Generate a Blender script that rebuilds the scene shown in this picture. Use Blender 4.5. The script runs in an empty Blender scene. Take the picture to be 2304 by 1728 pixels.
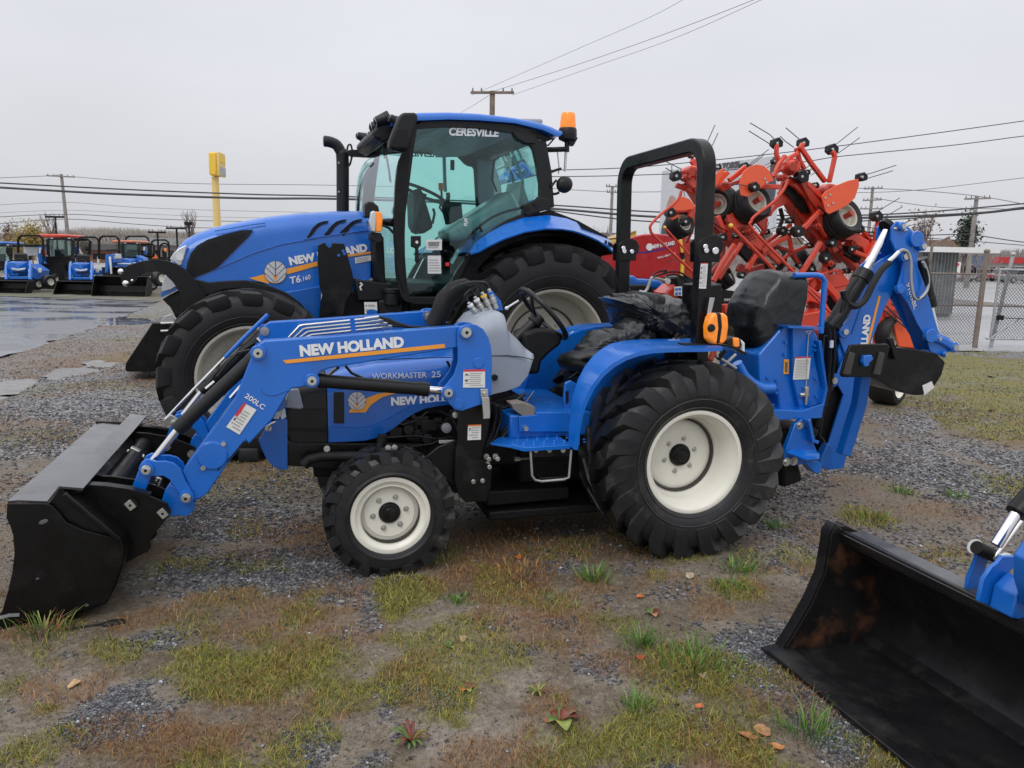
import bpy, math, random
import numpy as np
from mathutils import Vector, Matrix, noise
R = math.radians
rnd = random.Random(7)
nrg = np.random.default_rng(11)
sc = bpy.context.scene
col = sc.collection

# ------------------------------------------------------------------ camera
FPX, CAMH, HOR, ROLL = 1700.0,1.55,583.0,1.1          # focal length in photo pixels (2304 wide), eye height, horizon row
_p = math.atan((864 - HOR) * math.cos(R(ROLL)) / FPX)
_f = np.array([0, math.cos(_p),-math.sin(_p)]); _u = np.array([0, math.sin(_p), math.cos(_p)]); _r = np.array([1.0,0,0])
_c, _s = math.cos(R(ROLL)), math.sin(R(ROLL))
CR, CU, CF = _r * _c + _u * _s, _u * _c - _r * _s, _f
cam = bpy.data.cameras.new('camera'); cam_o = bpy.data.objects.new('camera', cam); col.objects.link(cam_o)
cam.sensor_width = 36; cam.lens = FPX / 2304 * 36; cam.clip_start = 0.05; cam.clip_end = 3000
cam_o.matrix_world = Matrix(((CR[0], CU[0], -CF[0], 0),(CR[1], CU[1], -CF[1], 0),(CR[2], CU[2], -CF[2], CAMH),(0,0,0,1)))
sc.camera = cam_o
sc.render.resolution_x, sc.render.resolution_y = 1024,768

# ------------------------------------------------------------------ sky, light, exposure
world = bpy.data.worlds.new('World'); sc.world = world; world.use_nodes = True
SUN_EL, SUN_AZ = R(52), R(205)
def build_world():
    nt = world.node_tree; nt.nodes.clear(); N = nt.nodes.new; L = nt.links.new
    out = N('ShaderNodeOutputWorld'); bg = N('ShaderNodeBackground'); bg.inputs['Strength'].default_value = 0.13
    sky = N('ShaderNodeTexSky'); sky.sky_type = 'NISHITA'; sky.sun_disc = False; sky.sun_elevation = SUN_EL; sky.sun_rotation = SUN_AZ
    sky.dust_density = 4; sky.air_density = 1.0
    hs = N('ShaderNodeHueSaturation'); hs.inputs['Saturation'].default_value = 0.12
    L(sky.outputs[0], hs.inputs['Color'])
    # closed cloud cover: even pale grey, a touch brighter overhead, slow mottling
    tc = N('ShaderNodeTexCoord'); mp = N('ShaderNodeMapping'); mp.inputs['Scale'].default_value = (1,1,3.2)
    nz = N('ShaderNodeTexNoise'); nz.inputs['Scale'].default_value = 1.7; nz.inputs['Detail'].default_value = 5; nz.inputs['Roughness'].default_value = .5
    L(tc.outputs['Generated'], mp.inputs[0]); L(mp.outputs[0], nz.inputs['Vector'])
    sp = N('ShaderNodeSeparateXYZ'); L(tc.outputs['Generated'], sp.inputs[0])
    rmp = N('ShaderNodeValToRGB'); e = rmp.color_ramp.elements
    e[0].position = 0.0; e[0].color = (3.6,3.67,3.85,1); e[1].position = 0.8; e[1].color = (8.4,8.5,8.8,1)
    m = e.new(0.12); m.color = (3.92,3.99,4.22,1); m = e.new(0.32); m.color = (4.35,4.42,4.82,1)
    L(sp.outputs['Z'], rmp.inputs[0])
    mr = N('ShaderNodeMapRange'); mr.inputs['To Min'].default_value = 0.93; mr.inputs['To Max'].default_value = 1.07
    mr.inputs['From Min'].default_value = 0.3; mr.inputs['From Max'].default_value = 0.7
    L(nz.outputs['Fac'], mr.inputs['Value'])
    mul = N('ShaderNodeVectorMath'); mul.operation = 'SCALE'; L(rmp.outputs[0], mul.inputs[0]); L(mr.outputs[0], mul.inputs['Scale'])
    mx = N('ShaderNodeMix'); mx.data_type = 'RGBA'; mx.inputs[0].default_value = 0.92
    L(hs.outputs[0], mx.inputs[6]); L(mul.outputs[0], mx.inputs[7]); L(mx.outputs[2], bg.inputs['Color']); L(bg.outputs[0], out.inputs[0])
build_world()
sun = bpy.data.lights.new('sun', 'SUN'); sun.energy = 0.55; sun.angle = R(28); sun.color = (1,.97,.93)
sun_o = bpy.data.objects.new('sun', sun); col.objects.link(sun_o)
sd = Vector((math.sin(SUN_AZ) * math.cos(SUN_EL), math.cos(SUN_AZ) * math.cos(SUN_EL), math.sin(SUN_EL)))
sun_o.rotation_euler = sd.to_track_quat('Z', 'Y').to_euler(); sun_o.location = (0,0,30)
vs = sc.view_settings; vs.view_transform = 'Standard'; vs.look = 'None'; vs.gamma = 1; vs.use_curve_mapping = False; vs.exposure = 0.47
sc.render.engine = 'CYCLES'; sc.cycles.max_bounces = 8; sc.cycles.transparent_max_bounces = 24

# ------------------------------------------------------------------ materials
def mat(name, c, rough=.5, metal=0, coat=0, vary=.08, vscale=6, bump=0, bscale=40, drops=0, dirt=None, dirtscale=3, dirtlo=.5, dirthi=.75, spec=.5, emit=None, rvary=.1, coatr=.08):
    m = bpy.data.materials.new(name); m.use_nodes = True; nt = m.node_tree; N = nt.nodes.new; L = nt.links.new
    b = nt.nodes['Principled BSDF']; tc = N('ShaderNodeTexCoord')
    b.inputs['Metallic'].default_value = metal; b.inputs['Specular IOR Level'].default_value = spec
    b.inputs['Coat Weight'].default_value = coat; b.inputs['Coat Roughness'].default_value = coatr
    nz = N('ShaderNodeTexNoise'); nz.inputs['Scale'].default_value = vscale; nz.inputs['Detail'].default_value = 6; L(tc.outputs['Object'], nz.inputs['Vector'])
    mr = N('ShaderNodeMapRange'); mr.inputs['To Min'].default_value = 1 - vary; mr.inputs['To Max'].default_value = 1 + vary
    mr.inputs['From Min'].default_value = .3; mr.inputs['From Max'].default_value = .7; L(nz.outputs['Fac'], mr.inputs['Value'])
    sc_ = N('ShaderNodeVectorMath'); sc_.operation = 'SCALE'; sc_.inputs[0].default_value = c[:3]; L(mr.outputs[0], sc_.inputs['Scale'])
    last = sc_.outputs[0]
    r2 = N('ShaderNodeMapRange'); r2.inputs['To Min'].default_value = max(.02, rough - rvary); r2.inputs['To Max'].default_value = min(1, rough + rvary)
    n2 = N('ShaderNodeTexNoise'); n2.inputs['Scale'].default_value = vscale * 2.3; n2.inputs['Detail'].default_value = 8; L(tc.outputs['Object'], n2.inputs['Vector'])
    r2.inputs['From Min'].default_value = .3; r2.inputs['From Max'].default_value = .7
    L(n2.outputs['Fac'], r2.inputs['Value']); rl = r2.outputs[0]
    if dirt:
        n3 = N('ShaderNodeTexNoise'); n3.inputs['Scale'].default_value = dirtscale; n3.inputs['Detail'].default_value = 9; n3.inputs['Roughness'].default_value = .65
        L(tc.outputs['Object'], n3.inputs['Vector'])
        d = N('ShaderNodeMapRange'); d.inputs['From Min'].default_value = dirtlo; d.inputs['From Max'].default_value = dirthi; L(n3.outputs['Fac'], d.inputs['Value'])
        mx = N('ShaderNodeMix'); mx.data_type = 'RGBA'; L(d.outputs[0], mx.inputs[0]); L(last, mx.inputs[6]); mx.inputs[7].default_value = (*dirt, 1); last = mx.outputs[2]
        ma = N('ShaderNodeMix'); ma.data_type = 'FLOAT'; L(d.outputs[0], ma.inputs[0]); L(rl, ma.inputs[2]); ma.inputs[3].default_value = .85; rl = ma.outputs[0]
    L(last, b.inputs['Base Color']); L(rl, b.inputs['Roughness'])
    if bump or drops:
        bp = N('ShaderNodeBump'); bp.inputs['Distance'].default_value = .002
        if drops:
            vo = N('ShaderNodeTexVoronoi'); vo.inputs['Scale'].default_value = 95; vo.inputs['Randomness'].default_value = 1; L(tc.outputs['Object'], vo.inputs['Vector'])
            dr = N('ShaderNodeMapRange'); dr.inputs['From Min'].default_value = .28; dr.inputs['From Max'].default_value = .02; L(vo.outputs['Distance'], dr.inputs['Value'])
            bp.inputs['Strength'].default_value = drops; L(dr.outputs[0], bp.inputs['Height'])
        else:
            nb = N('ShaderNodeTexNoise'); nb.inputs['Scale'].default_value = bscale; nb.inputs['Detail'].default_value = 5; L(tc.outputs['Object'], nb.inputs['Vector'])
            bp.inputs['Strength'].default_value = bump; bp.inputs['Distance'].default_value = .01; L(nb.outputs['Fac'], bp.inputs['Height'])
        L(bp.outputs[0], b.inputs['Normal'])
    if emit: b.inputs['Emission Color'].default_value = (*c[:3], 1); b.inputs['Emission Strength'].default_value = emit
    return m
def glassmat(name, tint, refl=1.0, rough=.02):
    m = bpy.data.materials.new(name); m.use_nodes = True; nt = m.node_tree; nt.nodes.clear(); N = nt.nodes.new; L = nt.links.new
    o = N('ShaderNodeOutputMaterial'); t = N('ShaderNodeBsdfTransparent'); t.inputs[0].default_value = (*tint, 1)
    g = N('ShaderNodeBsdfGlossy'); g.inputs['Roughness'].default_value = rough; g.inputs['Color'].default_value = (.9,.95,1,1)
    fr = N('ShaderNodeFresnel'); fr.inputs[0].default_value = 1.5; mm = N('ShaderNodeMath'); mm.operation = 'MULTIPLY'; mm.inputs[1].default_value = refl
    mx = N('ShaderNodeMixShader'); L(fr.outputs[0], mm.inputs[0]); L(mm.outputs[0], mx.inputs[0]); L(t.outputs[0], mx.inputs[1]); L(g.outputs[0], mx.inputs[2]); L(mx.outputs[0], o.inputs[0])
    return m
M = {}
M['blue'] = mat('blue_paint', (.003,.128,.54),.30, coat=.5, spec=.45, vary=.09, vscale=3, drops=.35, dirt=(.05,.10,.24), dirtscale=7, dirtlo=.58, dirthi=.95, coatr=.1)
M['blued'] = mat('blue_paint_boom', (.002,.10,.43),.34, coat=.4, vary=.06, drops=.3, coatr=.12)
M['bluefar'] = mat('blue_paint_plain', (.003,.122,.50),.33, coat=.3)
M['black'] = mat('black_paint', (.0045,.0045,.005),.33, coat=0, spec=.3, vary=.25, bump=.05, bscale=60, dirt=(.03,.028,.026), dirtscale=4, dirtlo=.55, dirthi=.85)
M['blackm'] = mat('black_matt_plastic', (.008,.0085,.0095),.42, vary=.2, spec=.35)
M['dark'] = mat('dark_iron', (.006,.006,.0065),.6, vary=.4, vscale=12, spec=.3)
M['bucket'] = mat('bucket_black_wet_paint', (.004,.0038,.0038),.36, coat=0, spec=.26, vary=.3, vscale=5, bump=.06, bscale=30, dirt=(.016,.014,.013), dirtscale=6, dirtlo=.5, dirthi=.9)
M['rubber'] = mat('tyre_rubber', (.013,.0135,.015),.45, vary=.3, vscale=9, spec=.5, bump=.12, bscale=25, dirt=(.085,.07,.055), dirtscale=9, dirtlo=.56, dirthi=.85)
M['rubbero'] = mat('tyre_rubber_dusty', (.0125,.0125,.0135),.55, vary=.3, vscale=6, spec=.35, bump=.15, bscale=20, dirt=(.05,.045,.04), dirtscale=5, dirtlo=.6, dirthi=.9)
M['wetsheen'] = mat('wet_sheet_painted_sheen', (.03,.03,.033),.24, coat=.6, vary=.3, vscale=3, dirt=(.06,.055,.05), dirtscale=3, dirtlo=.5, dirthi=.85, coatr=.2)  # wet gloss; sky sheen also put into the colour, paler than the bucket black
M['cream'] = mat('cream_rim_paint', (.78,.76,.67),.38, coat=.2, vary=.04, dirt=(.30,.24,.15), dirtscale=5, dirtlo=.68, dirthi=.95)
M['creamo'] = mat('weathered_rim_paint', (.46,.44,.37),.5, vary=.1, dirt=(.2,.17,.12), dirtscale=6, dirtlo=.55, dirthi=.9)
M['grey'] = mat('grey_plastic', (.27,.30,.35),.45, vary=.05, bump=.08, bscale=120)
M['chrome'] = mat('chrome', (.8,.8,.82),.15, metal=1, vary=.03, rvary=.05)
M['zinc'] = mat('zinc_plate', (.55,.55,.52),.35, metal=.9, vary=.15)
M['steel'] = mat('galvanised_steel', (.42,.43,.44),.5, metal=.6, vary=.2)
M['white'] = mat('white_decal', (.75,.76,.78),.4, vary=.02)
M['sticker'] = mat('sticker_paper', (.70,.70,.68),.45, vary=.03)
M['ink'] = mat('sticker_ink', (.12,.12,.12),.5)
M['inkg'] = mat('sticker_grey_ink', (.38,.38,.38),.5)
M['redink'] = mat('sticker_red', (.62,.03,.04),.45)
M['orink'] = mat('sticker_orange', (.8,.18,.03),.45)
M['stripe'] = mat('orange_stripe', (.83,.33,.03),.4, vary=.05)
M['silver'] = mat('silver_leaf_decal', (.52,.53,.56),.35)
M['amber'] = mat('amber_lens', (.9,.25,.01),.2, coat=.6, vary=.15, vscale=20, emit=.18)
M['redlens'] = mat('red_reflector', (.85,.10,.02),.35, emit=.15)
M['glass'] = glassmat('cab_glass_teal', (.77,.95,.925),.8)
M['glassw'] = glassmat('windscreen_glass', (.72,.92,.90),.35)
M['glassd'] = glassmat('dark_screen', (.05,.05,.055),.8,.1)
M['lens'] = mat('lamp_lens', (.55,.58,.6),.12, coat=.8, metal=.3)
M['bag'] = mat('black_plastic_sheet', (.010,.011,.013),.30, vary=.2, rvary=.12, bump=.15, bscale=28, spec=.45)
M['tred'] = mat('tedder_red_orange', (.62,.046,.017),.38, coat=.3, vary=.10, dirt=(.25,.05,.03), dirtscale=5, dirtlo=.6, dirthi=.9)
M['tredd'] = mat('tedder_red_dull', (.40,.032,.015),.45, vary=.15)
M['orange'] = mat('orange_guard', (.80,.10,.028),.36, coat=.3, vary=.04)
M['bred'] = mat('baler_red', (.42,.018,.022),.33, coat=.5, vary=.06)
M['yellow'] = mat('yellow_paint', (.80,.52,.05),.45, vary=.06)
M['wood'] = mat('weathered_pole_wood', (.20,.15,.12),.85, vary=.3, vscale=3, bump=.3)
M['woodg'] = mat('grey_pole_wood', (.24,.22,.20),.85, vary=.25, vscale=3)
M['cable'] = mat('black_cable', (.05,.05,.055),.6)
M['cableg'] = mat('thin_grey_cable', (.16,.16,.17),.6)
M['rustp'] = mat('rusty_post', (.25,.225,.20),.8, vary=.3, dirt=(.12,.05,.03), dirtscale=6, dirtlo=.4, dirthi=.7)
M['card'] = mat('cardboard', (.42,.30,.17),.8, vary=.06)
M['plastic'] = mat('milky_plastic_film', (.35,.42,.42),.3, coat=.3, vary=.2, bump=.4, bscale=15)
M['dirtclump'] = mat('dark_mud', (.05,.045,.04),.8)

M['bucketw'] = mat('bucket_worn_black', (.0085,.0085,.0095),.30, spec=.45, vary=.3, vscale=4, bump=.05, bscale=30, dirt=(.02,.018,.016), dirtscale=7, dirtlo=.5, dirthi=.9)
M['rustside'] = mat('rusty_side_plate', (.010,.009,.0085),.4, vary=.4, dirt=(.13,.042,.011), dirtscale=7, dirtlo=.50, dirthi=.80, bump=.1, bscale=50)
M['steelwet'] = mat('wet_steel_edge', (.10,.10,.105),.3, metal=.5, vary=.3)
M['orfade'] = mat('faded_orange_roof', (.62,.22,.12),.5)
M['scuff'] = mat('scuffed_paint', (.10,.10,.11),.5)
M['steeld'] = mat('dark_spring_steel', (.06,.062,.068),.4, metal=.4)
M['blueswoosh'] = mat('blue_decal', (.02,.03,.30),.4)
M['bboard'] = mat('billboard_vinyl', (.56,.57,.60),.5, vary=.06); M['skin1'] = mat('printed_skin', (.42,.28,.22),.6, vary=.2, vscale=2); M['hair1'] = mat('printed_hair', (.12,.06,.04),.6); M['suit1'] = mat('printed_suit', (.08,.08,.10),.6); M['yellowp'] = mat('pale_yellow_pole', (.72,.52,.18),.5)
M['steelg'] = mat('grey_ribbed_steel', (.17,.18,.18),.6, vary=.25, vscale=3, dirt=(.10,.08,.06), dirtscale=2, dirtlo=.55, dirthi=.8)
M['leafy'] = mat('yellow_autumn_leaves', (.33,.25,.06),.7, vary=.4, vscale=2); M['leafb'] = mat('brown_autumn_leaves', (.20,.11,.07),.8, vary=.35, vscale=2); M['leafd'] = mat('dark_conifer', (.045,.065,.04),.8, vary=.4, vscale=1.5); M['leafr'] = mat('purple_brown_twigs', (.14,.075,.075),.8, vary=.4, vscale=2)
M['wood1'] = mat('hazy_bare_wood', (.36,.33,.29),.95, vary=.25, vscale=.2); M['wood2'] = mat('hazy_brown_wood', (.27,.235,.22),.95, vary=.3, vscale=.2)  # far woods: haze put into the base colour by lightening it
# ------------------------------------------------------------------ mesh builder
class MB:
    def __init__(s): s.v = []; s.f = []; s.m = []; s.cur = 0
    def add(s, vs, fs):
        o = len(s.v); s.v += [tuple(float(c) for c in p) for p in vs]
        s.f += [tuple(i + o for i in f) for f in fs]; s.m += [s.cur] * len(fs); return s
    def box(s, c, d, M3=None):
        x, y, z = d[0] / 2, d[1] / 2, d[2] / 2
        vs = [Vector(p) for p in ((-x, -y, -z),(x, -y, -z),(x, y, -z),(-x, y, -z),(-x, -y, z),(x, -y, z),(x, y, z),(-x, y, z))]
        if M3 is not None: vs = [M3 @ v for v in vs]
        c = Vector(c); return s.add([v + c for v in vs], [(0,3,2,1),(4,5,6,7),(0,1,5,4),(1,2,6,5),(2,3,7,6),(3,0,4,7)])
    def prism(s, pts, y0, y1):                     # (l, z) polygon between two lateral offsets
        n = len(pts); a = sum(pts[i][0] * pts[(i + 1) % n][1] - pts[(i + 1) % n][0] * pts[i][1] for i in range(n))
        if a < 0: pts = pts[::-1]
        if y1 < y0: y0, y1 = y1, y0
        vs = [(p[0], y0, p[1]) for p in pts] + [(p[0], y1, p[1]) for p in pts]
        return s.add(vs, [tuple(range(n)), tuple(range(2 * n - 1, n - 1,-1))] + [(i, i + n, (i + 1) % n + n, (i + 1) % n) for i in range(n)])
    def plate(s, P, th):                            # flat polygon of 3-D points, given thickness
        P = [Vector(p) for p in P]; n = len(P); nm = Vector((0,0,0))
        for i in range(n): nm += P[i].cross(P[(i + 1) % n])
        nm.normalize(); h = nm * th / 2
        return s.add([p + h for p in P] + [p - h for p in P], [tuple(range(n)), tuple(range(2 * n - 1, n - 1,-1))] + [(i, i + n, (i + 1) % n + n, (i + 1) % n) for i in range(n)])
    def tube(s, path, r, n=8, closed=False):
        P = [Vector(p) for p in path]; k = len(P); rr = r if isinstance(r, (list, tuple)) else [r] * k
        vs = []; prev = None
        for i in range(k):
            if closed: t = P[(i + 1) % k] - P[i - 1]
            else: t = P[min(i + 1, k - 1)] - P[max(i - 1,0)]
            t.normalize()
            if prev is None: a = t.orthogonal().normalized()
            else:
                a = prev - t * prev.dot(t)
                if a.length < 1e-5: a = t.orthogonal()
                a.normalize()
            prev = a; b = t.cross(a)
            for j in range(n):
                q = 2 * math.pi * j / n; vs.append(P[i] + (a * math.cos(q) + b * math.sin(q)) * rr[i])
        fs = [(i * n + j, i * n + (j + 1) % n, ((i + 1) % k) * n + (j + 1) % n, ((i + 1) % k) * n + j) for i in range(k if closed else k - 1) for j in range(n)]
        if not closed: fs += [tuple(range(n - 1,-1,-1)), tuple(range((k - 1) * n, k * n))]
        return s.add(vs, fs)
    def cyl(s, a, b, r, n=16, r2=None): return s.tube([a, b], [r, r if r2 is None else r2], n)
    def bar(s, path, w, h, up=(0,1,0)):           # rectangular section: w along up, h across
        P = [Vector(p) for p in path]; k = len(P); up = Vector(up); vs = []
        for i in range(k):
            t0 = (P[i] - P[i - 1]).normalized() if i else (P[1] - P[0]).normalized()
            t1 = (P[i + 1] - P[i]).normalized() if i < k - 1 else t0
            t = (t0 + t1).normalized(); u_ = (up - t * up.dot(t)).normalized(); b = t.cross(u_); cs = max(.5, t.dot(t1))
            for a_, c_ in ((-1,-1),(1,-1),(1,1),(-1,1)): vs.append(P[i] + u_ * a_ * w / 2 + b * c_ * h / 2 / cs)
        fs = [(i * 4 + j, i * 4 + (j + 1) % 4, i * 4 + 4 + (j + 1) % 4, i * 4 + 4 + j) for i in range(k - 1) for j in range(4)]
        return s.add(vs, fs + [(3,2,1,0), tuple(range(4 * k - 4,4 * k))])
    def lathe(s, prof, c=(0,0,0), n=48, closed=False):   # (r, y) about the lateral axis
        k = len(prof); vs = []
        for r, y in prof:
            for j in range(n):
                q = 2 * math.pi * j / n; vs.append((c[0] + r * math.cos(q), c[1] + y, c[2] + r * math.sin(q)))
        kk = k if closed else k - 1
        return s.add(vs, [(i * n + j, i * n + (j + 1) % n, ((i + 1) % k) * n + (j + 1) % n, ((i + 1) % k) * n + j) for i in range(kk) for j in range(n)])
    def ball(s, c, r, M3=None, nu=14, nv=9):
        rx, ry, rz = (r, r, r) if not hasattr(r, '__len__') else r; vs = []
        for i in range(nv + 1):
            th = math.pi * i / nv
            for j in range(nu):
                ph = 2 * math.pi * j / nu; p = Vector((rx * math.sin(th) * math.cos(ph), ry * math.sin(th) * math.sin(ph), rz * math.cos(th)))
                if M3 is not None: p = M3 @ p
                vs.append(p + Vector(c))
        return s.add(vs, [(i * nu + j, (i + 1) * nu + j, (i + 1) * nu + (j + 1) % nu, i * nu + (j + 1) % nu) for i in range(nv) for j in range(nu)])
    def strip(s, A, B):                              # sheet between two polylines of 3-D points
        n = len(A); return s.add(list(A) + list(B), [(i, i + 1, n + i + 1, n + i) for i in range(n - 1)])
    def sheet(s, A, B, th):                          # strip with thickness (offset along its normal)
        n = len(A); A = [Vector(a) for a in A]; B = [Vector(b) for b in B]; A2, B2 = [], []
        for i in range(n):
            t = A[min(i + 1, n - 1)] - A[max(i - 1,0)]; nm = t.cross(B[i] - A[i]).normalized() * th
            A2.append(A[i] + nm); B2.append(B[i] + nm)
        s.strip(A, B); s.strip(B2, A2); s.strip(A2, A); s.strip(B, B2)
        return s.add([A[0], B[0], B2[0], A2[0], A[-1], B[-1], B2[-1], A2[-1]], [(0,1,2,3),(7,6,5,4)])
    def grid(s, rows, wrap=False):                   # list of rows of points
        k = len(rows[0]); vs = [p for r_ in rows for p in r_]
        return s.add(vs, [(i * k + j, i * k + (j + 1) % k, (i + 1) * k + (j + 1) % k, (i + 1) * k + j) for i in range(len(rows) - 1) for j in range(k if wrap else k - 1)])
    def loft(s, top, bot, hw, r=.08, n=24, y0=0, hwf=None):  # body with rounded top edges; top/bot are (l, z) polylines
        lx0 = max(min(p[0] for p in top), min(p[0] for p in bot)); lx1 = min(max(p[0] for p in top), max(p[0] for p in bot))
        tp = sorted(top); bt = sorted(bot); rows = []
        for i in range(n + 1):
            l = lx0 + (lx1 - lx0) * i / n
            zt = float(np.interp(l, [p[0] for p in tp], [p[1] for p in tp])); zb = float(np.interp(l, [p[0] for p in bt], [p[1] for p in bt]))
            w = hw * (hwf(i / n) if hwf else 1); rr = min(r, w * .9, max(.005,(zt - zb) * .8)); row = [(l, y0 - w, zb),(l, y0 - w, (zb + zt - rr) / 2)]
            for k in range(7):
                a = math.pi / 2 * k / 6; row.append((l, y0 - w + rr - rr * math.cos(a), zt - rr + rr * math.sin(a)))
            row2 = [(p[0], 2 * y0 - p[1], p[2]) for p in row[::-1]]; rows.append(row + row2)
        s.grid(rows, wrap=True); k = len(rows[0]); o = len(s.v) - k * (n + 1)
        s.f += [tuple(range(o, o + k)), tuple(range(o + k * n + k - 1, o + k * n - 1,-1))]; s.m += [s.cur] * 2; return s
    def ring(s, outer, inner, y0, y1, n=90):         # frame between two closed (l, z) outlines
        def rs(P):
            P = [Vector((p[0], p[1])) for p in P]; d = [0]
            for i in range(len(P)): d.append(d[-1] + (P[(i + 1) % len(P)] - P[i]).length)
            c = sum((p for p in P), Vector((0,0))) / len(P); out = []
            for k in range(n):
                t = d[-1] * k / n; i = max(j for j in range(len(P)) if d[j] <= t); q = (t - d[i]) / (d[i + 1] - d[i]); out.append(P[i].lerp(P[(i + 1) % len(P)], q))
            return out
        I = rs(inner); O = []; OP = [Vector((p[0], p[1])) for p in outer]
        for p in I:                                   # nearest point of the outer outline
            best = None
            for i in range(len(OP)):
                a, b = OP[i], OP[(i + 1) % len(OP)]; t = max(0, min(1,(p - a).dot(b - a) / max(1e-9,(b - a).length_squared))); q = a.lerp(b, t)
                if best is None or (q - p).length < best[0]: best = ((q - p).length, q)
            O.append(best[1])
        rows = [[(p[0], y0, p[1]) for p in O], [(p[0], y0, p[1]) for p in I], [(p[0], y1, p[1]) for p in I], [(p[0], y1, p[1]) for p in O]]; rows.append(rows[0])
        return s.grid(rows, wrap=True)
    def mesh(s, name, mats):
        me = bpy.data.meshes.new(name); me.from_pydata(s.v, [], s.f)
        for m in (mats if isinstance(mats, (list, tuple)) else [mats]): me.materials.append(M[m] if isinstance(m, str) else m)
        if any(s.m): me.polygons.foreach_set('material_index', s.m)
        return me
    def build(s, name, mats, parent=None, smooth=35, bevel=0, seg=2, **kw):
        me = s.mesh(name, mats)
        if smooth:
            me.shade_smooth(); me.set_sharp_from_angle(angle=R(smooth))
        o = bpy.data.objects.new(name, me); col.objects.link(o)
        if parent is not None: o.parent = parent
        if bevel:
            b = o.modifiers.new('bevel', 'BEVEL'); b.width = bevel; b.segments = seg; b.limit_method = 'ANGLE'; b.angle_limit = R(40)
        for k, v in kw.items(): o[k] = v
        return o

def rot(ax, deg): return Matrix.Rotation(R(deg),3, ax)
class Frame:
    """an upright plane family: l along heading phi, lateral v (away from the camera is +), z up"""
    def __init__(s, phi, org):
        p = R(phi); s.phi = p; s.u = np.array([math.cos(p), math.sin(p),0]); s.v = np.array([-math.sin(p), math.cos(p),0]); s.o = np.array(org, float)
    def at(s, px, py, lat):
        d = CR * ((px - 1152) / FPX) + CU * ((864 - py) / FPX) + CF; c = np.array([0,0, CAMH]); t = ((s.o - c) @ s.v + lat) / (d @ s.v); P = c + d * t - s.o
        return Vector((P @ s.u, P @ s.v, P[2]))
    def tr(s, z, pts, lat): return [(lambda q: (q[0], q[2]))(s.at(z[0] + x / z[2], z[1] + y / z[2], lat)) for x, y in pts]
    def tr3(s, z, pts, lat=None): return [s.at(z[0] + p[0] / z[2], z[1] + p[1] / z[2], p[2] if len(p) > 2 else lat) for p in pts]
    def w(s, P): return Vector(s.o + s.u * P[0] + s.v * P[1] + np.array([0,0, P[2]]))
    def root(s, name, label, cat, group=None, loc=(0,0,0)):
        o = bpy.data.objects.new(name, None); col.objects.link(o); o.empty_display_size = .1
        o.location = s.w(loc); o.rotation_euler = (0,0, s.phi); o['label'] = label; o['category'] = cat
        if group: o['group'] = group
        return o
    def place(s, mb, name, mats, label, cat, group=None, **kw):   # a top-level single mesh with its origin at its own base
        V = np.array(mb.v); c = (float(V[:, 0].mean()), float(V[:, 1].mean()), float(V[:, 2].min()))
        mb.v = [(p[0] - c[0], p[1] - c[1], p[2] - c[2]) for p in mb.v]
        o = mb.build(name, mats, None, **kw); o.location = s.w(c); o.rotation_euler = (0,0, s.phi); o['label'] = label; o['category'] = cat
        if group: o['group'] = group
        return o
def gpt(px, py, z=0):
    d = CR * ((px - 1152) / FPX) + CU * ((864 - py) / FPX) + CF; t = (z - CAMH) / d[2]; return Vector((d[0] * t, d[1] * t, z))
def wpt(px, py, dist):                               # point on a ray at a given forward distance
    d = CR * ((px - 1152) / FPX) + CU * ((864 - py) / FPX) + CF; t = dist / d[1]; return Vector((d[0] * t, dist, CAMH + d[2] * t))
def structure(o): o['kind'] = 'structure'; return o
def arc(c, r, a0, a1, n=10): return [(c[0] + r * math.cos(R(a0 + (a1 - a0) * i / n)), c[1] + r * math.sin(R(a0 + (a1 - a0) * i / n))) for i in range(n + 1)]

def textmesh(s, bold=.0, shear=0.0, space=1.0):
    c = bpy.data.curves.new('lettering', 'FONT'); c.body = s; c.size = 1; c.offset = bold; c.shear = shear; c.space_character = space; c.resolution_u = 3; c.fill_mode = 'BOTH'; c.extrude = .02
    o = bpy.data.objects.new('tmp', c); col.objects.link(o); dg = bpy.context.evaluated_depsgraph_get(); me = bpy.data.meshes.new_from_object(o.evaluated_get(dg))
    bpy.data.objects.remove(o); bpy.data.curves.remove(c); return me
def lettering(fr, s, z, p0, p1, hpt, lat, parent, m='white', bold=.02, shear=0.0, space=1.0, name='lettering', up=None):
    """text along baseline p0->p1, cap height to hpt above p0 (all traced on plane lat)"""
    A, B, Hh = fr.tr3(z, [p0, p1, hpt], lat); me = textmesh(s, bold, shear, space)
    co = np.empty(len(me.vertices) * 3); me.vertices.foreach_get('co', co); co = co.reshape(-1,3)
    x0, x1 = co[:, 0].min(), co[:, 0].max(); ca = .70
    U = (B - A); V_ = Hh - A; V_ = V_ - U * (V_.dot(U) / U.length_squared) if up is None else V_
    out = np.outer((co[:, 0] - x0) / (x1 - x0), np.array(U)) + np.outer(co[:, 1] / ca, np.array(V_)) + np.array(A)
    out[:, 1] += co[:, 2] * .04 - .0015
    me.vertices.foreach_set('co', out.ravel()); me.update(); me.materials.clear(); me.materials.append(M[m]); me.name = name
    o = bpy.data.objects.new(name, me); col.objects.link(o); o.parent = parent; return o

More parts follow.
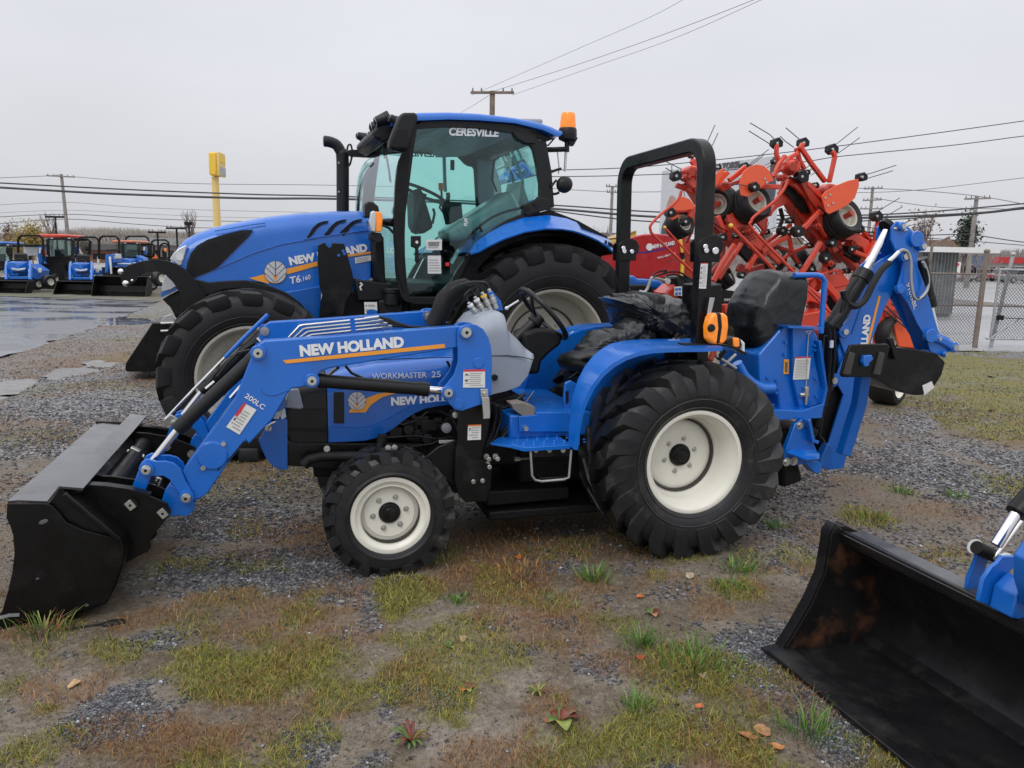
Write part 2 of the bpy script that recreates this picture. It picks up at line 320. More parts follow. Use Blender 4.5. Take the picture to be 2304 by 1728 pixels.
def sticker(fr, z, quad, lat, parent, band='redink', lines=6, name='warning_sticker', bandh=.14, pics=True, paper='sticker', vertical=False):
    """paper label: quad = tl, tr, br, bl traced on plane lat; coloured band on top and rows of small print"""
    tl, tr_, br, bl = fr.tr3(z, quad, lat)
    def P(u, v): return tl.lerp(tr_, u).lerp(bl.lerp(br, u), v)
    def q(mb, u0, v0, u1, v1, d): mb.add([P(u, v) + Vector((0,-d, 0)) for u, v in ((u0, v0),(u0, v1),(u1, v1),(u1, v0))], [(0,1,2,3)])
    mb = MB(); q(mb, 0,0,1,1,.002)
    if band: mb.cur = 1; q(mb, 0,0,1, bandh, .003)
    mb.cur = 3; n = lines
    for i in range(n):
        v = bandh + .08 + (1 - bandh - .12) * i / n; x0 = .08 if not pics or i % 2 else .30
        q(mb, x0, v, rnd.uniform(.75,.94), v + .32 / n, .003)
    if pics:
        mb.cur = 2
        for i in range(max(1, n // 3)): v = bandh + .12 + (1 - bandh - .2) * i / max(1, n // 3); q(mb, .08, v, .22, v + .09,.003)
    return mb.build(name, [paper, band or paper, 'ink', 'inkg'], parent, smooth=0)
# ------------------------------------------------------------------ zoom windows used for tracing (x0, y0, scale)
zA = (0,480,3.456); zB = (0,900,2.9625); zC = (560,640,3.456); zD = (640,960,3.456); zE = (680,220,3.0722); zF = (1080,560,3.456)
zG = (1280,780,3.318); zH = (1440,260,3.456); zI = (1680,480,2.764); zJ = (1700,1080,2.56); zK = (0,340,3.95); zL = (320,440,3.072)
zN = (1040,440,4.254); zO = (1900,380,3.95); zT = (0,0,1.0)

S = Frame(16.5,(-0.7294563,4.0374848,0))          # compact tractor: l = 0 at its front axle, v = 0 on its centre line
_v20 = (-math.sin(R(20)), math.cos(R(20)))
T = Frame(20,(1.05 * _v20[0], 6.2 + 1.05 * _v20[1], 0))   # big tractor, v = 0 on its centre line

# ------------------------------------------------------------------ wheels
def lug(mb, st):                                     # stations: (r_in, y_in, r_out, y_out, angle, half width in, half width out)
    vs = []
    for ri, yi, ro, yo, a, wi, wo in st:
        for r_, y_, w_ in ((ri, yi, -wi),(ro, yo, -wo),(ro, yo, wo),(ri, yi, wi)):
            q = a + w_ / r_; vs.append((r_ * math.cos(q), y_, r_ * math.sin(q)))
    k = len(st); mb.add(vs, [(i * 4 + j, i * 4 + (j + 1) % 4, i * 4 + 4 + (j + 1) % 4, i * 4 + 4 + j) for i in range(k - 1) for j in range(4)] + [(3,2,1,0), tuple(range(4 * k - 4,4 * k))])
def make_tyre(R0, rr, W, h, nl, style, fwd=1):
    mb = MB(); rc = R0 - h; H = W / 2
    prof = [(rr - .01,-H * .70),(rr + .012,-H * .84),(rr + .03,-H * .90),(rr + (rc - rr) * .30,-H * .99),(rr + (rc - rr) * .55,-H * 1.0),(rr + (rc - rr) * .8,-H * .96),(rc - .02,-H * .88),(rc, -H * .74),(rc + .004,-H * .4),(rc + .006,0)]
    prof = prof + [(r, -y) for r, y in prof[-2::-1]]
    mb.lathe(prof, n=72); jr = random.Random(nl)
    for rline, dy in ((rr + (rc - rr) * .36,.004),(rr + .035,.004)):    # moulded ribs on the side wall
        yy = float(np.interp(rline, [p[0] for p in prof[:8]], [p[1] for p in prof[:8]]))
        mb.tube([(rline * math.cos(2 * math.pi * i / 64), yy - .001, rline * math.sin(2 * math.pi * i / 64)) for i in range(64)], dy, 5, closed=True)
    for sd in (-1,1):
        for i in range(nl):
            a = 2 * math.pi * (i + (.5 if sd > 0 else 0)) / nl; p = 2 * math.pi / nl
            if style == 'ind':      # industrial lug: long straight bar running down the shoulder
                w = .36 * p * R0
                q = jr.uniform(-.03,.03) * p
                st = [(rr + (rc - rr) * .42, sd * H * .97, rr + (rc - rr) * .44, sd * H * 1.01, a - .10 * p * fwd + q, w * .70, w * .52),
                      (rr + (rc - rr) * .80, sd * H * .90, R0 - h * .80, sd * H * 1.04, a + .06 * p * fwd + q, w * .80, w * .60),
                      (rc - .040, sd * H * .80, R0 - .008, sd * H * .98, a + .24 * p * fwd + q, w * .92, w * .66),
                      (rc - .01, sd * H * .62, R0, sd * H * .74, a + .55 * p * fwd, w * 1.0, w * .74),(rc - .01, sd * H * .42, R0 + .002, sd * H * .48, a + .62 * p * fwd, w * 1.0, w * .72),
                      (rc - .01, sd * H * .14, R0 + .003, sd * H * .18, a + 1.15 * p * fwd, w * .95, w * .7),(rc - .01,-sd * H * .03, R0 + .003, sd * H * .0, a + 1.3 * p * fwd, w * .8, w * .6)]
            elif style == 'block':  # small steer tyre: stubby stepped blocks
                w = .31 * p * R0; q = jr.uniform(-.06,.06) * p
                st = [(rc - .028, sd * H * .88, rc - .024, sd * H * 1.03, a + q, w * .75, w * .62),
                      (rc - .02, sd * H * .82, R0 - .003, sd * H * 1.0, a + .05 * p + q, w * .85, w * .72),
                      (rc - .006, sd * H * .52, R0, sd * H * .60, a + .35 * p + q, w * .9, w * .75)]
                lug(mb, st)
                st = [(rc - .006, sd * H * .50, R0, sd * H * .52, a + .75 * p, w * .7, w * .6),(rc - .006, sd * H * .2, R0 + .002, sd * H * .22, a + .95 * p, w * 1.0, w * .8),(rc - .006,-sd * H * .02, R0 + .002,-sd * H * .0, a + 1.1 * p, w * .8, w * .65)]
            else:                   # tractor lug with a rounded pad on the shoulder
                w = .30 * p * R0
                st = [(rr + (rc - rr) * .66, sd * H * .95, rr + (rc - rr) * .69, sd * H * 1.0, a - .04 * p, w * .55, w * .34),
                      (rr + (rc - rr) * .70, sd * H * .94, rr + (rc - rr) * .76, sd * H * 1.03, a - .02 * p, w * 1.0, w * .80),
                      (rc - .05, sd * H * .86, R0 - h * .55, sd * H * 1.01, a, w * 1.1, w * .94),
                      (rc - .02, sd * H * .72, R0 - .012, sd * H * .86, a + .08 * p, w * 1.08, w * .86),
                      (rc - .008, sd * H * .45, R0, sd * H * .5, a + .55 * p, w * .8, w * .55),(rc - .008,0, R0 + .002, sd * H * .04, a + 1.25 * p, w * .66, w * .45)]
            lug(mb, st)
    return mb
def make_rim(rr, W, disc_y, disc_r, flat=.0):
    H = W / 2; mb = MB(); t = .006
    prof = [(rr + .022,-H * .80),(rr + .022,-H * .84),(rr + .012,-H * .87),(rr - .004,-H * .85),(rr - .010,-H * .74),(rr - .028,-H * .66),(rr - .032, disc_y - .05),(disc_r + .030, disc_y - .018),(disc_r + .012, disc_y - .004)]
    mb.lathe(prof, n=72); mb.lathe([(rr - .034, disc_y + .012),(rr - .034, H * .7),(rr + .02, H * .84)], n=48)
    return mb
def make_disc(disc_y, disc_r, hub_r, dish=.012):
    mb = MB(); mb.lathe([(disc_r + .012, disc_y + .012),(disc_r + .010, disc_y + .001),(disc_r + .002, disc_y - .004),(disc_r - .02, disc_y - .006),(hub_r + .07, disc_y - dish),(hub_r + .02, disc_y - dish - .001),(hub_r - .01, disc_y - dish)], n=72)
    return mb
def wheel(parent, pos, R0, rr, W, h, nl, style, disc_y, disc_r, hub_r, hub_out, nb, rimm='cream', rub='rubber', side=-1, steer=0, spin=0, bolt_r=None, old=False, label=None, fwd=1):
    w = bpy.data.objects.new('wheel', None); col.objects.link(w); w.parent = parent; w.location = pos; w.rotation_euler = (0, R(spin), steer + (math.pi if side > 0 else 0)); w.empty_display_size = .05
    if label: w['label'] = label
    k = -fwd if side > 0 else fwd
    make_tyre(R0, rr, W, h, nl, style, k).build('tyre', rub, w, smooth=32)
    make_rim(rr, W, disc_y, disc_r).build('rim', rimm, w, smooth=50)
    make_disc(disc_y, disc_r, hub_r).build('wheel_disc', rimm, w, smooth=50)
    g = MB(); g.lathe([(disc_r + .0195, disc_y - .020),(disc_r + .011, disc_y - .022),(disc_r + .0085, disc_y - .002),(disc_r + .012, disc_y + .001)], n=64); g.build('joint_line', 'dirtclump', w)
    hb = MB(); hb.lathe([(hub_r, disc_y + .02),(hub_r, disc_y - .02),(hub_r * .94, disc_y - hub_out * .6),(hub_r * .82, disc_y - hub_out * .8),(hub_r * .55, disc_y - hub_out * .82),(hub_r * .5, disc_y - hub_out),(hub_r * .1, disc_y - hub_out - .003),(0.001, disc_y - hub_out - .003)], n=32); hb.build('hub', 'black', w, bevel=.002)
    b0 = None
    for i in range(nb):
        a = 2 * math.pi * (i + .35) / nb; br = bolt_r or hub_r + .035
        if b0 is None:
            b = MB(); b.cyl((0,.004,0),(0,-.012,0),.0105,6); b.cyl((0,.004,0),(0,-.003,0),.0145,14); b.cyl((0,0,0),(0,-.018,0),.005,8); b0 = b.build('wheel_bolt', 'zinc', w, smooth=30); bo = b0
        else: bo = b0.copy(); col.objects.link(bo); bo.parent = w
        bo.location = (br * math.cos(a), disc_y - .010, br * math.sin(a))
    return w

def _smooth(P, k=4):
    out = []; n = len(P)
    for i in range(n - 1):
        a, b, c, d = P[max(i - 1,0)], P[i], P[i + 1], P[min(i + 2, n - 1)]
        for j in range(k):
            u = j / k; out.append(b * 1.0 if j == 0 else (a * (-.5 * u + u * u - .5 * u ** 3) + b * (1 - 2.5 * u * u + 1.5 * u ** 3) + c * (.5 * u + 2 * u * u - 1.5 * u ** 3) + d * (-.5 * u * u + .5 * u ** 3)))
    return out + [P[-1]]
def pin(mb, c, r=.028, d=.02, cap=True):             # boss with a rounded hex-pin end, facing the camera side
    x, y, z = c; mb.cur = 0; mb.cyl((x, y, z),(x, y - d, z), r, 24)
def pinhead(mb, c, r=.02, ang=20):
    x, y, z = c; mb.cur = 0; mb.cyl((x, y, z),(x, y - .010, z), r, 20)
    mb.box((x, y - .014, z),(r * 1.5,.012, r * 1.1), rot('Y', ang)); mb.cur = 1; mb.cyl((x, y - .0195, z),(x, y - .021, z), r * .34,10); mb.cur = 0

# ================================================================== COMPACT TRACTOR with loader and backhoe
def compact_tractor():
    t = S.root('compact_tractor', 'blue compact tractor with front loader, folding roll bar, cream rims and rear backhoe', 'tractor')
    # ---- wheels
    a = .01
    wheel(t, (1.573,-.50,.515),.53,.262,.39,.045,19, 'ind', .015,.185,.062,.05,6, spin=5, bolt_r=.093)
    wheel(t, (1.573,.50,.515),.53,.262,.39,.045,19, 'ind', .015,.185,.047,.05,6, side=1)
    wheel(t, (0.002,-.425,.300),.322,.178,.225,.030,17, 'block', -.030,.140,.054,.040,6, spin=12, bolt_r=.083)
    wheel(t, (0.002,.425,.300),.322,.178,.225,.030,17, 'block', -.030,.128,.048,.045,6, side=1)
    # ---- hood
    nl, fl = -.285,.285
    bot = S.tr(zC, [(618,1228),(750,1225),(900,1215),(980,1195),(1060,1160),(1130,1115),(1200,1060),(1280,1005),(1370,965),(1470,945),(1600,930),(1760,915)], nl)
    x0, x1 = bot[0][0], bot[-1][0]
    zt = lambda l: .985 + .07 * (l - x0) / (x1 - x0)
    top = [(x0, zt(x0) - .03),(x0 + .1, zt(x0 + .1) - .012)] + [(x0 + d, zt(x0 + d)) for d in (.25,.5,.8, x1 - x0)]
    mb = MB(); mb.loft(top, bot, .285,.10,40); mb.build('hood', 'blued', t, smooth=40)
    # crease sheet along the lower edge of the hood, standing a little proud
    lo = S.tr(zC, [(625,1225),(900,1215),(980,1195),(1060,1160),(1130,1115),(1200,1060),(1280,1005),(1370,965),(1470,945),(1580,935)], nl - .012)
    hi = S.tr(zC, [(625,1112),(850,1118),(940,1108),(1020,1080),(1100,1040),(1180,990),(1260,950),(1350,925),(1460,912),(1580,908)], nl - .012)
    for s in (-1,1):
        m = MB(); m.sheet([(p[0], s * .297, p[1]) for p in lo], [(p[0], s * .300, p[1]) for p in hi], .010 * s); m.build('hood_skirt', 'blued', t, smooth=40, bevel=.004)
    g = MB(); q = S.tr3(zC, [(1000,586),(1200,578),(1400,572),(1620,566)], nl - .002); g.bar(q, .004,.004); g.build('panel_gap', 'dark', t)
    g = MB(); q = S.tr3(zC, [(660,835),(740,835),(740,1080),(660,1080)], nl - .003); g.plate(q, .006); g.build('side_vent', 'blackm', t, bevel=.003)
    for dx in (0,45): 
        g = MB(); g.plate(S.tr3(zC, [(1530 + dx, 595),(1552 + dx, 595),(1585 + dx, 660),(1570 + dx, 680)], nl - .003),.006); g.build('vent_slot', 'dark', t)
    # black nose grille
    fb = S.tr(zC, [(285,800),(290,1000),(300,1130),(330,1228),(618,1228)], nl); fx = fb[0][0]
    gt = [(fx - .02,.83),(fx + .03,.93),(x0 - .004,.955)]; gb = [(fx + .00, fb[3][1] + .05),(fx + .03, fb[4][1]),(x0 - .004, fb[4][1])]
    mb = MB(); mb.loft(gt, gb, .275,.09,14); mb.build('nose_grille', 'blackm', t, smooth=40)
    for y in (968,1118,1135):
        g = MB(); g.bar(S.tr3(zC, [(300 if y > 1000 else 420, y),(450, y + 8),(612, y + 6)], -.279),.006,.006); g.build('grille_rib', 'black', t)
    g = MB(); g.plate(S.tr3(zC, [(300,815),(385,808),(400,860),(425,960),(400,970),(280,958)], -.282),.012); g.build('headlamp', 'grey', t, bevel=.006)
    # blue grille guard in front
    for s in (-1,1):
        m = MB(); P = S.tr(zC, [(240,1050),(300,1050),(303,1442),(235,1438),(180,1410),(130,1350),(90,1260),(75,1210),(150,1090)], -.315)
        m.prism(P, s * .315, s * .305); m.build('grille_guard', 'blued', t, bevel=.003)
    m = MB(); P = S.tr(zC, [(110,1225),(160,1225),(180,1400),(130,1345)], -.315); m.prism(P, -.31,.31); m.build('guard_panel', 'blued', t, bevel=.003)
    for q in S.tr3(zC, [(145,1182),(610,1296),(1092,1290),(1142,1286),(1865,1357),(1870,1418),(1742,1530),(1815,1524),(1935,1355),(1620,1030)], -.50):
        yy = -.325 if q[0] < -.2 and q[2] > .4 and q[0] < -.45 else -.455
        m = MB(); m.cyl((q[0], yy + .01, q[2]),(q[0], yy - .012, q[2]),.011,6); m.cyl((q[0], yy + .01, q[2]),(q[0], yy - .003, q[2]),.015,12); m.build('frame_bolt', 'zinc', t)
    # ---- grey dash cowl
    tp = S.tr(zC, [(1735,330),(1800,255),(1880,222),(1960,212),(1985,225)], -.2) + S.tr(zF, [(185,510),(195,560),(215,622),(300,700),(425,812)], -.2)
    bt = S.tr(zC, [(1735,900),(1890,860)], -.27) + S.tr(zF, [(100,1130),(200,1108),(310,1070),(380,985),(425,850)], -.27)
    l0 = S.tr(zC, [(1735,900)], -.27)[0][0]; l1 = S.tr(zF, [(427,850)], -.27)[0][0]
    tp = [(max(l0, min(l1, p[0])), p[1]) for p in tp]; bt = [(max(l0, min(l1, p[0])), p[1]) for p in bt]
    mb = MB(); mb.loft(tp, bt, .27,.11,30, hwf=lambda q: 1 - .06 * q * q); mb.build('dash_cowl', 'grey', t, smooth=60)
    g = MB(); g.bar(S.tr3(zF, [(90,832),(220,830),(330,842),(422,865)], -.268),.004,.004); g.build('cowl_seam', 'dark', t)
    g = MB(); k = S.at(1080 + 112 / 3.456,560 + 998 / 3.456,-.27); g.cyl(k + Vector((0,.01,0)), k - Vector((0,.018,0)),.016,18); g.build('cowl_knob', 'dark', t, bevel=.003)
    # ---- steering wheel and column
    c = S.at(1080 + 492 / 3.456,560 + 505 / 3.456,0.0)
    Mx = rot('Y', 48) ; rim_r = .185
    sw = MB(); sw.tube([c + Mx @ Vector((rim_r * math.cos(2 * math.pi * i / 40), rim_r * math.sin(2 * math.pi * i / 40),0)) for i in range(40)], .0145,10, closed=True); so = sw.build('steering_wheel', 'blackm', t)
    for aa in (90,210,330):
        k = MB(); d = Mx @ Vector((math.cos(R(aa)), math.sin(R(aa)),0)); k.bar([c - Mx @ Vector((0,0,.05)), c + d * .09 - Mx @ Vector((0,0,.035)), c + d * rim_r], .03,.012); k.build('spoke', 'blackm', so, bevel=.003)
    k = MB(); k.cyl(c - Mx @ Vector((0,0,.08)), c - Mx @ Vector((0,0,.02)),.045,20,.035); k.build('wheel_boss', 'blackm', so, bevel=.005)
    k = MB(); k.tube([c - Mx @ Vector((0,0,.06)), c - Mx @ Vector((0,0,.25)), c - Mx @ Vector((.02,0,.42))], .032,12)
    k.build('steering_column', 'blackm', t)
    k = MB(); P = S.tr(zF, [(300,650),(410,610),(520,610),(610,650),(600,730),(510,800),(450,860),(430,960),(330,960)], 0); k.prism(P, -.08,.14); k.build('dash_shroud', 'dark', t, bevel=.02)
    lv = MB(); lv.tube(S.tr3(zF, [(215,455),(300,402)], .15),.006,8); lv.ball(S.at(1080 + 208 / 3.456,560 + 462 / 3.456,.15),.012); lv.build('shuttle_lever', 'white', t)
    k = MB(); k.box(S.at(1080 + 385 / 3.456,560 + 340 / 3.456,.15),(.05,.03,.03), rot('Y', 35)); k.build('lever_grip', 'rustp', t, bevel=.006)
    # ---- loader boom pair, masts
    bp = S.tr(zC, [(120,438),(600,408),(1640,322),(1700,345),(1700,430),(1620,492),(1100,575),(800,622),(620,655),(565,672),(540,700),(532,762),(505,790),(420,796),(330,812),(300,850),(190,1040),(0,1243)], -.54) + \
        S.tr(zB, [(1640,270),(1520,420),(1385,622),(1330,660),(1240,690),(1205,640),(1215,590),(1255,560),(1215,480),(1235,440),(1390,230),(1560,0)], -.54) + S.tr(zC, [(20,560),(38,510),(70,470)], -.54)
    def both(fn):
        for s in (-1,1): fn(s)
    def boom(s):
        m = MB(); m.prism(bp, s * .54, s * .46); o = m.build('loader_boom', 'blue', t, bevel=.006, seg=3)
        return o
    b_near = boom(-1); boom(1)
    for (x, y) in ((72,530),(490,745)):
        def f(s):
            q = S.at(560 + x / 3.456,640 + y / 3.456,-.545); m = MB(); m.cyl((q[0], s * .538, q[2]),(q[0], s * .558, q[2]),.034,24); m.build('pivot_boss', 'blue', t, bevel=.003)
            if s < 0: h = MB(); pinhead(h, (q[0], -.557, q[2]),.021); h.build('pivot_pin', ['zinc', 'dark'], t)
            else:
                h = MB(); h.cyl((q[0], .46, q[2]),(q[0], .44, q[2]),.016,6); h.cyl((q[0], .46, q[2]),(q[0], .452, q[2]),.026,16); h.build('pivot_pin', 'zinc', t)
        both(f)
    # inner plate seam and round cover on the lower arm
    q = S.at(1415 / 2.9625,900 + 370 / 2.9625,-.54); m = MB(); m.cyl((q[0], -.538, q[2]),(q[0], -.549, q[2]),.062,36); m.cyl((q[0], -.538, q[2]),(q[0], -.545, q[2]),.067,36); m.build('round_cover', 'blue', t, bevel=.003)
    m = MB(); m.bar(S.tr3(zB, [(1450,470),(1540,380),(1628,275)], -.541),.004,.006); m.build('weld_slot', 'dark', t)
    m = MB(); m.tube(S.tr3(zC, [(98,812),(110,840),(150,860),(200,862),(260,838),(300,822)], -.541),.003,6); m.build('weld_bead', 'blued', t)
    for x, y in ((1490,290),(1355,450)):
        q = S.at(x / 2.9625,900 + y / 2.9625,-.54); m = MB(); m.cyl(q, q - Vector((0,.012,0)),.011,8); m.build('cover_bolt', 'zinc', t)
    mp = S.tr(zC, [(1620,370),(1640,325),(1700,305),(1765,312),(1820,345),(1860,410),(1880,480),(1888,560),(1885,850),(1810,930),(1655,982),(1600,975),(1540,905),(1497,860),(1510,800),(1545,765),(1595,700),(1625,600),(1622,480)], -.56)
    def mast(s):
        m = MB(); m.prism(mp, s * .566, s * .554); m.build('loader_mast', 'blue', t, bevel=.003)
        m = MB(); m.prism(mp, s * .435, s * .447); m.build('loader_mast', 'blued', t, bevel=.003)
        q = S.at(560 + 1683 / 3.456,640 + 370 / 3.456,-.566)
        m = MB(); m.cyl((q[0], s * .562, q[2]),(q[0], s * .58, q[2]),.034,28); m.build('pivot_boss', 'blue', t, bevel=.003)
        if s < 0: m = MB(); pinhead(m, (q[0], -.580, q[2]),.025,0); m.build('pivot_pin', ['zinc', 'dark'], t)
        else: m = MB(); m.cyl((q[0], .435, q[2]),(q[0], .40, q[2]),.018,6); m.cyl((q[0], .435, q[2]),(q[0], .425, q[2]),.03,16); m.build('pivot_pin', 'zinc', t)
        q = S.at(560 + 1545 / 3.456,640 + 838 / 3.456,-.566)
        m = MB(); m.cyl((q[0], s * .562, q[2]),(q[0], s * .58, q[2]),.032,24); m.build('pivot_boss', 'blue', t, bevel=.003)
        if s < 0: m = MB(); pinhead(m, (q[0], -.580, q[2]),.021); m.build('pivot_pin', ['zinc', 'dark'], t)
        # black sub-frame leg below the mast
        P = S.tr(zC, [(1630,940),(1880,850),(1885,960),(1858,1150),(1815,1300),(1800,1360),(1890,1420),(1885,1560),(1855,1662)], -.50) + S.tr(zD, [(1570,582),(1400,582),(1345,510),(1320,420),(1330,200)], -.50) + S.tr(zC, [(1625,1200)], -.50)
        m = MB(); m.prism(P, s * .505, s * .475); m.build('loader_subframe', 'black', t, bevel=.004)
        P = S.tr(zD, [(1060,330),(1100,240),(1200,160),(1340,110),(1380,520),(1240,400)], -.47); m = MB(); m.prism(P, s * .46, s * .44); m.build('side_rail', 'black', t, bevel=.004)
    both(mast)
    for x, y in ((1785,610),(1630,928)):
        q = S.at(560 + x / 3.456,640 + y / 3.456,-.566); m = MB(); m.cyl(q, q - Vector((0,.006,0)),.026,26); m.build('plug_disc', 'blue', t, bevel=.002)
    m = MB(); m.plate(S.tr3(zC, [(1800,812),(1858,812),(1862,880),(1805,905)], -.575),.006); m.plate(S.tr3(zC, [(1812,878),(1868,878),(1876,1000),(1874,1040),(1822,1046)], -.592),.008)
    q = S.at(560 + 1832 / 3.456,640 + 848 / 3.456,-.578); m.cyl(q, q - Vector((0,.014,0)),.012,6); m.build('latch_lever', 'zinc', t, bevel=.002)
    # ---- torque tube between the booms
    q = S.at(560 + 120 / 3.456,640 + 900 / 3.456,-.5); m = MB(); m.cyl((q[0] + .05,-.46, q[2] - .02),(q[0] + .05,.46, q[2] - .02),.045,20); m.build('cross_tube', 'blued', t)
    # ---- cylinders
    def cylinder(p0, p1, p2, rb, rr_, name='hydraulic_cylinder', parent=t, body='blackm'):
        m = MB(); m.cyl(p0, p1, rb, 22); d = (p1 - p0).normalized(); m.cyl(p1 - d * .05, p1 + d * .008, rb * 1.1,22); m.cyl(p0 - d * .004, p0 + d * .03, rb * 1.06,22); m.ball(p0 - d * .012, rb * .85)
        o = m.build(name, body, parent, bevel=.002)
        k = MB(); k.cyl(p1, p2, rr_, 16); k.build('piston_rod', 'chrome', o); return o
    A = S.at(560 + 545 / 3.456,640 + 748 / 3.456,-.50); B = S.at(560 + 1385 / 3.456,640 + 815 / 3.456,-.50); C_ = S.at(560 + 1530 / 3.456,640 + 828 / 3.456,-.50)
    for s in (1,-1): 
        fx_ = lambda p: Vector((p[0], p[1] * s, p[2])); cylinder(fx_(A), fx_(B), fx_(C_),.032,.018)
    A = S.at(320 + 778 / 3.072,440 + 1115 / 3.072,-.50); B = S.at(1190 / 2.9625,900 + 190 / 2.9625,-.50); C_ = S.at(1000 / 2.9625,900 + 430 / 2.9625,-.50)
    for s in (1,-1): cylinder(fx_(A), fx_(B), fx_(C_),.031,.016)
    # steel hose runs beside the bucket cylinder
    m = MB(); m.tube(S.tr3(zL, [(870,822,.5),(720,968,.5),(572,1120,.5)]),.012,10); m.build('level_indicator', 'blue', t)
    m = MB(); m.tube(S.tr3(zL, [(572,1118,.5),(360,1335,.5),(160,1548,.5)]),.008,10); m.build('indicator_rod', 'chrome', t)
    m = MB(); m.plate(S.tr3(zB, [(1085,140,.42),(1140,95,.42),(1210,140,.42),(1180,178,.42),(1120,165,.42)]),.012); q = S.at(1158 / 2.9625,900 + 150 / 2.9625,.41); m.cyl(q, q - Vector((0,.02,0)),.015,6); m.build('rod_bracket', 'zinc', t, bevel=.002)
    for k in ((0,0),(1,-.02)): m = MB(); m.tube(S.tr3(zL, [(800,1000 + 60 * k[0], .44),(700,1065 + 20 * k[0], .44),(620,1110,.44),(500,1240,.44),(440,1330,.44)]),.007,8); m.build('hydraulic_hose', 'blackm', t)
    m = MB(); m.tube(S.tr3(zL, [(770,1105,-.46),(740,1068,-.46),(660,1085,-.46),(590,1160,-.46),(520,1250,-.46)]),.006,8); m.build('hydraulic_hose', 'blackm', t)
    for a_, b_ in (((790,985),(815,1010)),((440,1335),(500,1285)),((785,1165),(800,1185)),((765,1240),(680,1330)),((690,1310),(610,1400))): m = MB(); m.tube(S.tr3(zL, [a_, b_], -.40 if a_[0] > 600 and a_[1] > 1200 else .42),.009,8); m.build('hose_fitting', 'chrome', t)
    # steel tubes clipped on top of the far boom
    for k in range(4):
        m = MB(); m.tube(S.tr3(zC, [(310 + 42 * k, 412),(395 + 32 * k, 322 + 23 * k),(420 + 33 * k, 316 + 24 * k),(900 + 45 * k, 268 + 22 * k)], .40),.0065,8)
        m.tube(S.tr3(zC, [(900 + 45 * k, 268 + 22 * k),(1010 + 35 * k, 254 + 24 * k)], .40),.011,6); m.build('steel_pipe', 'zinc', t)
    m = MB(); m.plate(S.tr3(zC, [(785,262),(820,262),(832,372),(797,372)], .38),.008); m.build('pipe_clamp', 'bluefar', t)
    for k in range(4): m = MB(); m.tube(S.tr3(zC, [(1015 + 33 * k, 254 + 22 * k),(1090 + 20 * k, 275 + 16 * k),(1150 + 12 * k, 300 + 8 * k),(1250,330),(1400,335),(1560,300)], .38),.009,8); m.build('rubber_hose', 'blackm', t)
    m = MB(); m.tube(S.tr3(zC, [(750,632),(800,690),(900,735),(1150,750)], -.40),.007,8); m.build('rubber_hose', 'blackm', t); m = MB(); m.tube(S.tr3(zC, [(700,640),(640,690),(600,710)], -.42),.008,8); m.build('rubber_hose', 'blackm', t)
    m = MB(); m.tube(S.tr3(zC, [(680,650),(612,706)], -.425),.011,6); m.build('hose_fitting', 'zinc', t)
    # hose bundle and couplings in front of the dash
    m = MB(); m.tube(S.tr3(zC, [(1430,330),(1480,240),(1530,120),(1600,40),(1680,10),(1760,40)], .22), [.05,.055,.06,.055,.045,.03], 12); m.build('hose_sleeve', 'dark', t, smooth=60)
    for k, (x, y) in enumerate(((1700,130),(1755,90),(1815,60),(1865,40))):
        m = MB(); m.tube(_smooth(S.tr3(zC, [(x, y),(x - 20, y - 45),(1740 + 25 * k, 20 - 12 * k),(1640 + 20 * k, 5 - 6 * k),(1580,40)], .05)),.008,8); m.build('hydraulic_hose', 'blackm', t)
    for k, (x, y, x2, y2, cm) in enumerate(((1705,140,1790,250, 'zinc'),(1755,95,1835,225, 'zinc'),(1812,60,1885,205, 'zinc'),(1865,35,1925,190, 'bluefar'))):
        a_, b_ = S.tr3(zC, [(x, y),(x2, y2)], -.02); m = MB(); d = b_ - a_
        for i, (u0, u1, r_) in enumerate(((0,.2,.010),(.2,.45,.015),(.45,.7,.019),(.7,1,.014))): m.cyl(a_ + d * u0, a_ + d * u1, r_, 10)
        o = m.build('hose_coupling', 'zinc', t, bevel=.002)
        e_ = MB(); e_.cyl(a_ + d * .15, a_ + d * .26,.0175,12); e_.build('colour_band', ('yellow' if k == 2 else 'bluefar' if k == 3 else 'white'), o)
    m = MB(); m.plate(S.tr3(zC, [(1900,60),(1960,130),(1975,200),(1900,200)], .1),.01); m.build('valve_guard', 'bluefar', t)
    # ---- bucket linkage
    for s in (-1,1):
        m = MB(); P = S.tr(zB, [(925,450),(945,412),(985,392),(1040,408),(1100,405),(1160,420),(1200,455),(1235,540),(1262,585),(1290,630),(1275,670),(1230,675),(1205,640),(1170,590),(1130,530),(1090,506),(1010,508),(975,492),(940,480)], -.555)
        m.prism(P, s * .558, s * .546); m.prism(P, s * .452, s * .44); m.build('rocker_link', 'blue', t, bevel=.003)
        m = MB(); P = S.tr(zB, [(925,470),(950,440),(1000,440),(1012,500),(950,655),(905,690),(862,670),(860,630)], -.53); m.prism(P, s * .535, s * .505); m.build('bucket_link', 'blue', t, bevel=.004)
        m = MB(); P = S.tr(zB, [(1100,600),(1130,560),(1215,600),(1300,690),(1292,735),(1250,775),(1190,770),(1130,778),(1085,760),(1068,700)], -.53); m.prism(P, s * .535, s * .465); m.build('arm_tip', 'blue', t, bevel=.004)
        for x, y, yy in ((980,456,.558),(1245,640,.562)):
            q = S.at(x / 2.9625,900 + y / 2.9625,-.55); m = MB()
            if s < 0: m.cur = 2; m.cyl((q[0], -yy + .01, q[2]),(q[0], -yy - .012, q[2]),.031,24); m.cur = 0; pinhead(m, (q[0], -yy - .012, q[2]),.021); m.build('link_pin', ['zinc', 'dark', 'blue'], t, bevel=.0015)
